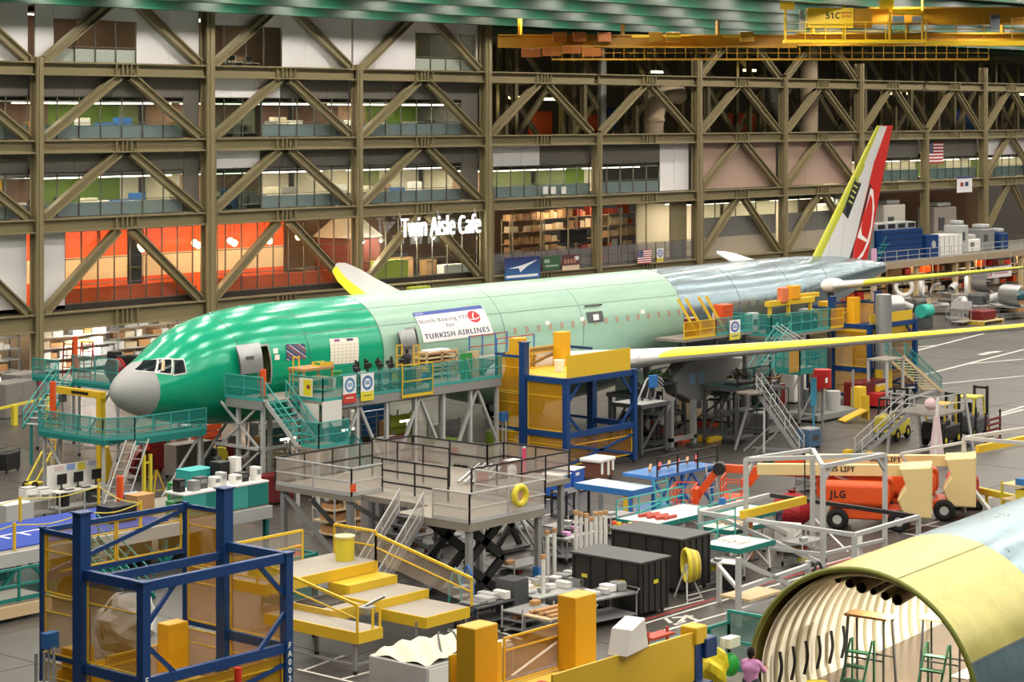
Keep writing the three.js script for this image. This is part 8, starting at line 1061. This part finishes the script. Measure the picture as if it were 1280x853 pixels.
/* ================= carts, benches and crates in the middle foreground ================= */
{
  { const o = thing('blue_bench_rig', 'bright blue assembly bench with pale top and black railed shelf', 'bench'); const B = C.blueLight; part(o, 'tabletop', bb(11.8, 13.6, 1.5, 1.62, 19.9, 23.4), M(0xb8ccd4, 0.5)); part(o, 'table_edge', [bb(11.76, 11.82, 1.35, 1.64, 19.9, 23.4), bb(11.8, 13.6, 1.35, 1.64, 23.36, 23.42)], B); part(o, 'upper_deck', bb(13.6, 18.6, 1.9, 2.05, 21.4, 23.4), B); for (const [x, z, h] of [[11.9, 20, 1.5], [11.9, 23.2, 1.5], [13.7, 20, 1.5], [13.7, 23.2, 1.9], [16, 23.2, 1.9], [18.4, 23.2, 1.9], [18.4, 21.6, 1.9]]) part(o, 'leg', bx(0.16, h - 0.1, 0.16, x, (h - 0.1) / 2 + 0.1, z), z > 23 ? B : C.greyLight); for (let k = 0; k < 3; k++) part(o, 'cross_brace', [bar(V(13.7 + k * 1.55, 0.3, 23.2), V(15.2 + k * 1.55, 1.8, 23.2), 0.1), bar(V(15.2 + k * 1.55, 0.3, 23.2), V(13.7 + k * 1.55, 1.8, 23.2), 0.1)], B); part(o, 'base_plate', bb(12.4, 17, 0.1, 0.22, 21, 24.2), B); railing(o, [V(13.7, 2.05, 23.4), V(18.6, 2.05, 23.4)], { h: 0.9, mat: C.black, mesh: null, gap: 1.6, r: 0.035, toe: false }); for (let k = 0; k < 6; k++) part(o, 'red_bar', bar(V(13.9 + k * 0.75, 2.25, 22.8), V(14.8 + k * 0.75, 2.35, 22.2), 0.12), k % 2 ? C.red : C.wood); part(o, 'yellow_leg', bx(0.35, 1.5, 0.35, 12.0, 0.75, 23.0), C.yellow);
    const l = thing('teal_ladder', 'turquoise ladder frame before the blue bench', 'ladder', [12.6, 0, 24.7]); ladder(l, V(0, 0, 0), V(0, 2.2, -0.3), 1.0, 6, M(0x3fb4ac, 0.5), V(1, 0, 0)); part(l, 'side_guard', [bar(V(-2.2, 0.9, 0), V(0.6, 1.3, 0), 0.06), bar(V(-2.2, 0.3, 0), V(0.6, 0.6, 0), 0.06), bar(V(-2.2, 0, 0), V(-2.2, 1, 0), 0.07)], M(0x3fb4ac, 0.5)); const l2 = thing('white_ladder', 'pale ladder leaning on the blue bench', 'ladder', [17.0, 0, 24.5]); ladder(l2, V(0, 0, 0), V(0, 2.4, -0.4), 0.7, 7, C.greyLight, V(1, 0, 0)); }
  { const p = onY(752, 645); rack('black wire rack under the blue bench end', [p.x - 0.9, 0, p.z - 1.2], 0, 1.8, 1.3, 1.0, 2, { mat: C.black, shelfMat: C.greyDark, name: 'wire_rack' }); }
  for (const [px, py, lb] of [[694, 622, 'nearer'], [711, 614, 'further']]) { const p = onY(px, py); const c = cabinet('blue_bin', lb + ' blue wheeled bin with white lid beside the blue lift', [p.x, 0, p.z], 0.2, 1.2, 1.15, 1.2, M(0x1f56b4, 0.5), { topMat: C.white }); part(c, 'label_plate', bx(0.4, 0.15, 0.01, -0.2, 0.95, 0.61), C.white); }
  { const p = onY(747, 600); const c = cabinet('draped_crate', 'brown crate under a dripping white sheet', [p.x, 0, p.z], 0.1, 1.4, 1.0, 1.1, M(0x6a4032, 0.8), {}); part(c, 'white_sheet', [rb(1.6, 0.22, 1.3, 0, 1.1, 0, 0.08), bx(0.18, 0.7, 0.05, -0.5, 0.75, 0.6), bx(0.2, 0.8, 0.05, 0.1, 0.7, 0.6), bx(0.18, 0.6, 0.05, 0.55, 0.8, 0.6)], C.white); }
  { const p = onY(690, 590); cabinet('tool_chest', 'dark red trunk with hose beneath the blue lift', [p.x - 2.2, 0, p.z + 1.6], 0, 2.2, 0.9, 0.9, C.darkRed, { doors: 2 }); }
  // teal topped benches
  const bench = (lb, x, z, w, d, turn = 0) => { const o = thing('teal_bench', lb, 'bench', [x, 0, z], turn); part(o, 'tabletop', bx(w, 0.1, d, 0, 1.25, 0), C.white); part(o, 'teal_edge', [bx(w + 0.1, 0.2, 0.08, 0, 1.22, d / 2), bx(w + 0.1, 0.2, 0.08, 0, 1.22, -d / 2), bx(0.08, 0.2, d, w / 2, 1.22, 0), bx(0.08, 0.2, d, -w / 2, 1.22, 0)], C.teal); for (const sx of [-1, 1]) for (const sz of [-1, 1]) { const l = part(o, 'leg', bar(V(sx * (w / 2 - 0.15), 0.15, sz * (d / 2 - 0.15)), V(sx * (w / 2 - 0.3), 1.2, sz * (d / 2 - 0.15)), 0.1), C.white); caster(l, sx * (w / 2 - 0.15), 0, sz * (d / 2 - 0.15), 0.09); } part(o, 'brace', [bar(V(-w / 2 + 0.2, 0.3, d / 2 - 0.15), V(0, 1.15, d / 2 - 0.15), 0.07), bar(V(w / 2 - 0.2, 0.3, d / 2 - 0.15), V(0, 1.15, d / 2 - 0.15), 0.07)], C.white); railing(o, [V(-w / 2, 1.3, -d / 2), V(w / 2, 1.3, -d / 2)], { h: 0.8, mat: C.tealLight, mesh: null, toe: false }); return o; };
  bench('long teal edged bench with rails behind the black crates', 9.6, 27.2, 5, 2.2); bench('teal edged bench carrying white parts near the gantry', 6.2, 33.2, 2.6, 2.0); bench('teal edged bench beside the yellow hoist beam', 9.4, 30.8, 2.8, 1.8); bench('low teal edged bench behind the gantry post', 12.4, 29.4, 3.0, 1.8);
  for (const [x, z, c, n, lb] of [[8.4, 27.3, M(0xb0483c, 0.6), 6, 'bundle of red bars on the long teal bench'], [6.2, 33.2, C.white, 5, 'row of white blocks on the teal bench'], [9.4, 30.8, C.tan, 5, 'tan parts laid out on the teal bench by the hoist']]) { const t = thing('bench_parts', lb, 'parts', [x, 1.3, z]); for (let k = 0; k < n; k++) part(t, 'piece', rb(0.9, 0.14, 0.16, (k % 2) * 0.25, 0.07, -0.6 + k * 0.24, 0.03), c); }
  { const p = onY(985, 690); const c = cabinet('white_tool_cart', 'white and black tool cart under the gantry', [p.x, 0, p.z], 0.3, 1.2, 1.2, 0.9, C.white, { drawers: 3 }); part(c, 'seat_back', rb(0.7, 0.6, 0.1, -0.4, 1.55, -0.3), M(0x23284a, 0.6)); }
  { const o = thing('orange_stand', 'orange tool holder stand beside the gantry post', 'stand', [...onY(935, 700).toArray()]); part(o, 'post', bx(0.3, 1.8, 0.3, 0, 0.9, 0), M(0xb86a34, 0.6)); part(o, 'head', rb(0.5, 0.35, 0.4, 0, 1.9, 0), C.orange); part(o, 'foot', bx(0.7, 0.08, 0.7, 0, 0.04, 0), C.greyDark); }
  // black crates
  const crate = (lb, x, z, w, h, d, sheet) => { const o = thing('black_crate', lb, 'crate', [x, 0, z]); part(o, 'body', rb(w, h - 0.18, d, 0, 0.18 + (h - 0.18) / 2, 0, 0.04), M(0x2a2926, 0.55)); part(o, 'roof', rb(w + 0.12, 0.08, d + 0.12, 0, h + 0.02, 0, 0.02), C.greyDark); for (let k = 0; k < 5; k++) part(o, 'rib', bx(0.05, h - 0.3, 0.04, -w / 2 + 0.15 + k * (w - 0.3) / 4, h / 2 + 0.08, d / 2 + 0.02), C.black); for (let k = 0; k < 5; k++) part(o, 'rib', bx(0.04, h - 0.3, 0.05, -w / 2 - 0.02, h / 2 + 0.08, -d / 2 + 0.15 + k * (d - 0.3) / 4), C.black); for (const z2 of [-0.3, 0.25]) part(o, 'yellow_label', bx(0.02, 0.14, 0.28, -w / 2 - 0.04, h * 0.62, z2 * d), C.lemon); part(o, 'yellow_label', bx(0.28, 0.14, 0.02, 0, h * 0.62, d / 2 + 0.04), C.lemon); for (const sx of [-1, 1]) for (const sz of [-1, 1]) caster(o, sx * (w / 2 - 0.2), 0, sz * (d / 2 - 0.2), 0.09); if (sheet) solo('paper_roll', 'curled white sheet lying on the black crate', 'sheet', (() => { const g = new THREE.CylinderGeometry(0.9, 0.9, 2.4, 14, 1, true, -0.5, 1.0); g.rotateX(Math.PI / 2); g.rotateZ(Math.PI / 2); g.translate(0, -0.75, 0); return g; })(), M(0xe6e6e2, 0.6, 0, { side: 2 }), [x - 0.3, h + 0.08, z - 0.3], 0); };
  crate('black ribbed crate with curled white sheet on top', -2.3, 33.6, 1.8, 2.1, 3.4, true); crate('large black ribbed crate behind the hose coil', 2.2, 32.2, 2.0, 2.2, 3.6, false);
  { const o = thing('hose_reel', 'stand of coiled yellow hose between the black crates', 'reel', [0.7, 0, 34.6]); for (let k = 0; k < 4; k++) { const t = new THREE.TorusGeometry(0.62 - 0.04 * k, 0.09, 7, 24); t.rotateY(0.9); t.translate(0.1 * k, 1.35, 0.08 * k); part(o, 'coil', t, k % 2 ? M(0xb8a84a, 0.6) : C.lemon); } part(o, 'stand', [bar(V(-0.5, 0, 0.4), V(0, 1.4, 0), 0.06), bar(V(0.5, 0, 0.4), V(0, 1.4, 0), 0.06), bar(V(0, 0, -0.6), V(0, 1.4, 0), 0.06), bar(V(-0.5, 0.1, 0.4), V(0.5, 0.1, 0.4), 0.05)], C.greyLight); }
  cabinet('waste_bin', 'small black wheeled bin with white lid by the large crate', [3.3, 0, 34.9], 0.2, 0.7, 1.1, 0.7, C.black, { topMat: C.white }); cabinet('waste_bin', 'grey wheeled bin behind the small black bin', [4.3, 0, 34.2], 0.2, 0.8, 0.9, 0.7, C.greyDark, {});
  // stanchion posts
  let n = 0; const near = ['beside the wire table', 'with red top', 'in the row of jack posts', 'among the jack posts']; for (const [px, py, h, c] of [[671, 745, 2.2, 0], [684, 736, 2.2, 0], [693, 732, 2.2, 0], [679, 770, 2.2, 1], [720, 714, 2.4, 2], [726, 716, 2.4, 2], [733, 718, 2.4, 2], [739, 720, 2.3, 2], [745, 716, 2.4, 2], [751, 712, 2.3, 2], [757, 714, 2.4, 2], [768, 702, 1.6, 3], [774, 704, 1.6, 3], [781, 706, 1.6, 3], [788, 704, 1.6, 3], [795, 702, 1.6, 3]]) { const p = onY(px, py); const o = thing('jack_post', ['slim white jack post standing alone on the floor', 'slim white jack post beside the flat cart', 'white jack post in the crowded row', 'short white jack post with orange cap'][c], 'post', [p.x, 0, p.z], 0, ['lone jack posts', 'cart jack post', 'row of white jack posts', 'orange capped posts'][c]); part(o, 'tube', cyl(0.08, 0.08, h, 0, 0.05, 0, 10), C.white); part(o, 'cap', cyl(0.12, 0.1, 0.14, 0, h, 0, 10), c === 3 ? (n % 2 ? C.orange : C.yellow) : C.wood); part(o, 'foot', bx(0.19, 0.06, 0.19, 0, 0.03, 0), C.greyDark); n++; }
  // flat carts
  const flat = [['silver slatted table cart before the black crate', 752, 779, 2.4, 1.5, 1.1], ['grey flat cart with loose rails', 692, 764, 3.0, 1.4, 0.8], ['long flat cart of pale planks', 700, 796, 2.6, 1.3, 0.9], ['grey steel table right of the scissor platform', 606, 783, 2.2, 1.2, 0.9], ['pale topped cart behind the grey post', 662, 757, 1.8, 1.2, 0.7], ['low wire table with papers near the jack posts', 712, 700, 2.2, 1.2, 1.1], ['grey slatted cart along the jack posts', 712, 746, 2.2, 1.2, 0.8]]; const tops = [C.alu, C.greyLight, C.tan, C.greyDark, C.cream, C.greyLight, C.grey];
  flat.forEach(([lb, px, py, w, d, h], i) => { const p = onY(px, py); const c = cart('flat_cart', lb, [p.x, 0, p.z], 0.05 * (i - 3), w, d, h, { mat: i === 3 ? C.greyDark : C.grey, top: tops[i], shelves: 1 }); const t = thing('loose_parts', ['row of clear trays', 'steel rails and brackets', 'stack of tan planks', 'grey pedestal box', 'folded white sheets', 'dark bag and pink cloth', 'coiled grey fittings'][i] + ' on the ' + lb.split(' ').slice(0, 4).join(' '), 'parts', [p.x, h + 0.03, p.z], 0.05 * (i - 3)); for (let k = 0; k < 5; k++) part(t, 'piece', i === 2 ? bx(w * 0.8, 0.07, 0.2, 0, 0.05 + (k % 2) * 0.07, -0.5 + k * 0.24) : rb(rr(0.25, 0.45), 0.1 + 0.05 * k, rr(0.3, 0.8), -w / 2 + (k + 0.6) * w / 5.4, 0.06 + 0.025 * k, rr(-0.2, 0.2), 0.03), i === 2 ? C.wood : i === 5 ? (k % 2 ? C.pink : C.black) : pick([C.alu, C.greyLight, C.grey, C.white])); });
  { const p = onY(640, 775); cabinet('grey_pedestal', 'tall grey pedestal cabinet beside the steel table', [p.x, 0, p.z], 0, 0.9, 1.6, 0.9, C.greyDark, { doors: 1 }); }
}
/* ================= smaller clutter read from the photograph ================= */
{
  const tangle = (lb, p, c, n, s) => { const o = thing('wire_harness', lb, 'wiring', p); for (let k = 0; k < n; k++) part(o, 'cable', hose([V(rr(-1, 1) * s, rr(0.2, 0.5) * s, rr(-0.4, 0.4) * s), V(rr(-1, 1) * s, rr(0.25, 0.9) * s, rr(-0.4, 0.4) * s), V(rr(-1, 1) * s, rr(0.25, 0.9) * s, rr(-0.4, 0.4) * s), V(rr(-1, 1) * s, rr(0.2, 0.5) * s, rr(-0.4, 0.4) * s)], 0.04 + 0.03 * rnd(), 16, 5), pick(c)); part(o, 'tray', bx(2 * s, 0.06, 0.9 * s, 0, 0.035, 0), C.greyDark); return o; };
  const browns = [M(0x6a4a2a, 0.7), M(0x8a6a40, 0.7), C.greyLight, C.black], greens = [M(0x3c5a34, 0.7), M(0x587048, 0.7), C.black, C.greyLight];
  // harness trolleys under the wing: a table carries each tangle
  for (const [px, py, h, c, lb, tl] of [[823, 560, 3.7, greens, 'green and grey wiring heap under the wing root', 'tall dark trolley under the green wiring heap'], [925, 552, 3.4, browns, 'brown wiring bundle hanging beside the strut', 'tall dark trolley under the brown wiring bundle'], [965, 540, 2.6, browns, 'copper coloured pipe bundle behind the long stair', 'dark trolley under the copper pipe bundle'], [905, 545, 2.2, greens, 'black hose heap beside the dark stand', 'low trolley under the black hose heap'], [835, 548, 1.4, browns, 'grey valve cluster before the gear wheel', 'low trolley under the grey valve cluster']]) { const p = onY(px, py); cart('harness_trolley', tl, [p.x, 0, p.z], 0, 2.2, 1.1, h, { mat: C.greyDark, top: C.greyDark, shelves: 2, handle: false }); tangle(lb, [p.x, h + 0.03, p.z], c, 11, 0.95); }
  // small units standing in the shade under the fuselage and wing
  const unit = (lb, x, z, w, h, d, m, y = 0, turn = 0) => { const o = thing('service_unit', lb, 'equipment', [x, y, z], turn); part(o, 'case', rb(w, h, d, 0, h / 2 + 0.1, 0, 0.05), m); part(o, 'lid', rb(w * 0.9, 0.08, d * 0.9, 0, h + 0.13, 0, 0.03), C.greyLight); part(o, 'gauge_panel', bx(w * 0.5, h * 0.3, 0.03, 0, h * 0.65, d / 2 + 0.02), C.greyDark); part(o, 'skid', bx(w, 0.1, d * 0.8, 0, 0.05, 0), C.black); };
  unit('lime green service unit under the forward wing root', 24, 4.6, 1.4, 1.3, 1, M(0x8fae3c, 0.6)); unit('white service unit under the forward wing root', 26.4, 3.4, 1.6, 1.6, 1, C.white); unit('orange service unit behind the gear jack', 35.6, 7.4, 1.2, 0.9, 0.9, C.orange); unit('grey service unit aft of the gear stand', 40.6, 11.4, 1.6, 1.2, 1, C.grey); unit('teal service unit under the teal basket', 45.4, 8, 1.4, 1.5, 1, C.teal); unit('steel blue service unit by the wing stair', 37.6, 16.4, 1.2, 1.0, 0.9, M(0x4f6f90, 0.5)); unit('tan service unit under the over-wing platform', 42.6, 4.4, 1.6, 1.6, 1, C.tan); unit('dark red service unit under the aft platform', 51, 4.8, 1.8, 1.4, 1, C.darkRed); unit('white service unit under the aft platform', 54, 4.6, 1.4, 1.8, 1, C.white); unit('yellow service unit near the silver column', 56.2, 9.6, 1.1, 1.3, 0.9, C.yellow);
  // clutter on the aft platforms
  unit('red chest on the over-wing platform', 42.6, 4.4, 0.8, 1.0, 0.6, C.darkRed, 5.3); unit('white chest on the aft platform', 49.6, 4.2, 0.9, 1.2, 0.6, C.white, 4.9); unit('grey chest on the aft platform', 56.4, 4.0, 0.9, 1.0, 0.7, C.grey, 4.9);
  // clutter on the door platform
  const tub = (lb, x, z, c, y, r = 0.22, h = 0.5) => { const o = thing('tub', lb, 'tub', [x, y, z]); part(o, 'tub', cyl(r * 0.85, r, h, 0, 0, 0, 14), c); part(o, 'rim', cyl(r * 1.06, r * 1.06, 0.04, 0, h, 0, 14), c); };
  tub('white tub on the door platform', 10.9, 4.4, C.white, 4.95); tub('green tub on the door platform', 11.6, 4.0, C.green, 4.95, 0.3, 0.8); tub('grey tub on the door platform', 12.8, 4.6, C.grey, 4.95, 0.3, 0.7); tub('yellow tub on the door platform', 16.8, 5.4, C.yellow, 4.95, 0.3, 0.6); tub('red tub on the blue lift deck', 24.6, 10.4, C.red, 5.15, 0.3, 0.6); tub('white tub on the blue lift deck', 23.2, 9.6, C.white, 5.15, 0.3, 0.6);
  // wire mesh carts between the jack posts and the grey platform
  const wire = (lb, px, py, w, d, h) => { const p = onY(px, py), o = thing('wire_mesh_cart', lb, 'cart', [p.x, 0, p.z]); for (let k = 0; k < 3; k++) part(o, 'shelf', bx(w, 0.05, d, 0, 0.2 + k * (h - 0.3) / 2, 0), C.grey); for (const sx of [-1, 1]) for (const sz of [-1, 1]) { part(o, 'post', bx(0.05, h, 0.05, sx * w / 2, h / 2 + 0.1, sz * d / 2), C.greyLight); caster(o, sx * w / 2, 0, sz * d / 2, 0.06); } part(o, 'mesh_side', bx(w, h * 0.8, 0.01, 0, h * 0.55, -d / 2), film(0x9a9a98, 0.3)); for (let k = 0; k < 5; k++) part(o, 'small_part', rb(rr(0.2, 0.5), rr(0.1, 0.25), rr(0.2, 0.5), rr(-0.35, 0.35) * w, 0.3 + (k % 3) * (h - 0.3) / 2, rr(-0.2, 0.2) * d, 0.03), pick([C.alu, C.white, C.greyDark, C.wood, C.lemon, C.red])); };
  wire('low wire mesh cart nearest the painted floor lines', 652, 735, 2.2, 1.1, 1.1); wire('wire mesh cart behind the white jack posts', 705, 690, 1.8, 1.0, 1.3); wire('wire mesh cart beside the curled sheet crate', 748, 745, 1.6, 0.9, 1.0); wire('wire mesh cart left of the long plank cart', 660, 788, 1.8, 1.0, 0.9); wire('wire mesh cart under the scissor stair', 520, 700, 2.0, 1.1, 1.2); wire('wire mesh cart under the grey platform corner', 560, 680, 2.0, 1.1, 1.3); wire('wire mesh cart behind the boom lifts', 1020, 612, 2.2, 1.2, 1.1); wire('wire mesh cart beside the blue bench', 768, 668, 1.8, 1.0, 1.0); wire('wire mesh cart under the white gantry', 1005, 705, 1.8, 1.0, 1.1); wire('wire mesh cart beside the teal bench legs', 905, 728, 1.6, 0.9, 1.0);
  // bundles under the raised floor and the lower gallery
  for (const [x, z, c, lb] of [[-20, 12, C.carton, 'brown carton stack under the raised floor'], [-16.5, 12.6, C.greyLight, 'white sack under the raised floor'], [-12.6, 12.4, C.tan, 'tan crate under the raised floor'], [-9, 12.2, C.darkRed, 'dark red crate under the raised floor'], [-6, 12, C.black, 'black crate under the raised floor']]) unit(lb, x, z, 1.5, 1.1, 1.2, c);
  { const o = thing('cloth_bundle', 'grey white cloth bundle behind the FA003 tower', 'cloth', [-19.4, 0, 24.6]); part(o, 'bundle', (() => { const g = new THREE.IcosahedronGeometry(1.2, 3); g.scale(1, 0.9, 0.8); const p = g.attributes.position; for (let i = 0; i < p.count; i++) { const f = 1 + 0.12 * Math.sin(p.getX(i) * 5 + p.getZ(i) * 3) * Math.sin(p.getY(i) * 6); p.setXYZ(i, p.getX(i) * f, p.getY(i) * f, p.getZ(i) * f); } g.translate(0, 1.1, 0); g.computeVertexNormals(); return g; })(), M(0xbfc2c0, 0.9)); part(o, 'strap', (() => { const t = new THREE.TorusGeometry(1.12, 0.05, 6, 28); t.scale(1, 0.95, 1); t.translate(0, 1.1, 0); return t; })(), C.greyDark); }
  { const o = thing('teal_floor_stair', 'teal stair down from the raised floor behind the FA003 tower', 'stair'); stair(o, V(-13.6, 0.05, 18.6), V(-13.6, 2.0, 15.0), 1.2, 8, { mat: C.teal, treadMat: C.greyDark, rail: C.teal }); }
  // red fire hose sleeve and floor fittings at the FA003 tower
  { const o = thing('red_sleeve', 'red plastic sleeve hung at the front of the FA003 tower', 'sleeve', [-23.6, 0, 35.1]); part(o, 'sleeve', cyl(0.12, 0.12, 1.9, 0, 0.1, 0, 10), M(0xc8321e, 0.5)); part(o, 'foot', cyl(0.22, 0.22, 0.1, 0, 0, 0, 12), C.black); }
  { const o = thing('power_box', 'grey electrical box with blue base left of the FA003 tower', 'electrical box', [-28.2, 0, 31.2]); part(o, 'base', bx(0.9, 0.9, 0.7, 0, 0.45, 0), C.blueLight); part(o, 'box', rb(0.7, 0.8, 0.5, 0, 1.35, 0, 0.04), C.greyLight); part(o, 'conduit', [rod(V(-0.15, 1.7, 0), V(-0.15, 2.7, 0), 0.05), rod(V(0.15, 1.7, 0), V(0.15, 2.7, 0), 0.05)], C.grey); }
}
/* equipment standing under the belly, seen between the legs of the door platform */
{
  const rows = [[8.4, 2.2, 1.6, 2.2, 'tan', 'tan slatted parts hamper under the forward belly'], [11.2, -0.8, 1.6, 2.5, 'teal', 'tall teal cupboard under the forward belly'], [13.6, 1.0, 2.0, 1.7, 'greyDark', 'charcoal pump bench under the belly'], [16.2, -0.4, 1.8, 2.4, 'wood', 'wooden parts hamper under the belly'], [18.6, 1.2, 1.7, 1.5, 'darkRed', 'dark red hamper under the belly'], [20.8, -0.6, 1.8, 2.3, 'lime', 'lime parts hamper under the belly near the wing'], [23, 1.2, 1.6, 1.9, 'grey', 'grey parts hamper under the belly near the wing'], [14.8, -4.6, 2.4, 2.6, 'white', 'white wrapped cabinet on the far side of the belly'], [19, -5, 2.4, 2.8, 'greyLight', 'pale cabinet on the far side of the belly'], [12.2, -7.4, 2.2, 2.4, 'orange', 'orange cabinet on the far side of the belly'], [23.4, -5.2, 2.4, 2.2, 'blueLight', 'blue cabinet on the far side of the belly']];
  for (const [x, z, w, h, c, lb] of rows) { const o = thing('parts_hamper', lb, 'hamper', [x, 0, z]); part(o, 'base', bx(w, 0.12, 1.2, 0, 0.16, 0), C.greyDark); for (let k = 0; k < 5; k++) part(o, 'slat', bx(w, (h - 0.4) / 5 * 0.8, 0.05, 0, 0.35 + (k + 0.5) * (h - 0.4) / 5, 0.58), C[c]); for (const sx of [-1, 1]) for (const sz of [-1, 1]) part(o, 'post', bx(0.08, h - 0.1, 0.08, sx * (w / 2 - 0.05), h / 2 + 0.05, sz * 0.53), C.grey); part(o, 'load', rb(w * 0.84, h * 0.7, 0.95, 0, 0.25 + h * 0.35, -0.02, 0.06), pick([C.carton, C.greyLight, C.white, C.greyDark])); for (const sx of [-1, 1]) caster(o, sx * (w / 2 - 0.2), 0, 0.4, 0.05); }
  for (const x of [9.5, 14, 18.5]) { const o = thing('belly_work_light', 'white tube work light on a stand under the belly', 'lamp', [x, 0, 2.6], 0, 'work lights under the belly'); part(o, 'post', cyl(0.04, 0.04, 2.3, 0, 0, 0, 8), C.grey); part(o, 'tube', bx(1.1, 0.09, 0.09, 0, 2.34, 0), glow(0xfff6e8, 5)); part(o, 'foot', bx(0.6, 0.05, 0.6, 0, 0.03, 0), C.black); const l = new THREE.RectAreaLight(0xfff6e8, 16, 1.1, 0.2); l.position.set(0, 2.28, 0); l.rotation.x = -Math.PI / 2; o.add(l); }
}
/* every thing that was laid out in hall coordinates gets its origin at its own base */
scene.updateMatrixWorld(true);
for (const o of scene.children) if (o.isGroup && o.position.lengthSq() === 0) { const b = new THREE.Box3().setFromObject(o); if (b.isEmpty()) continue; const p = V((b.min.x + b.max.x) / 2, b.min.y, (b.min.z + b.max.z) / 2); o.position.copy(p); for (const c of o.children) c.position.sub(p); }
renderer.render(scene, camera);
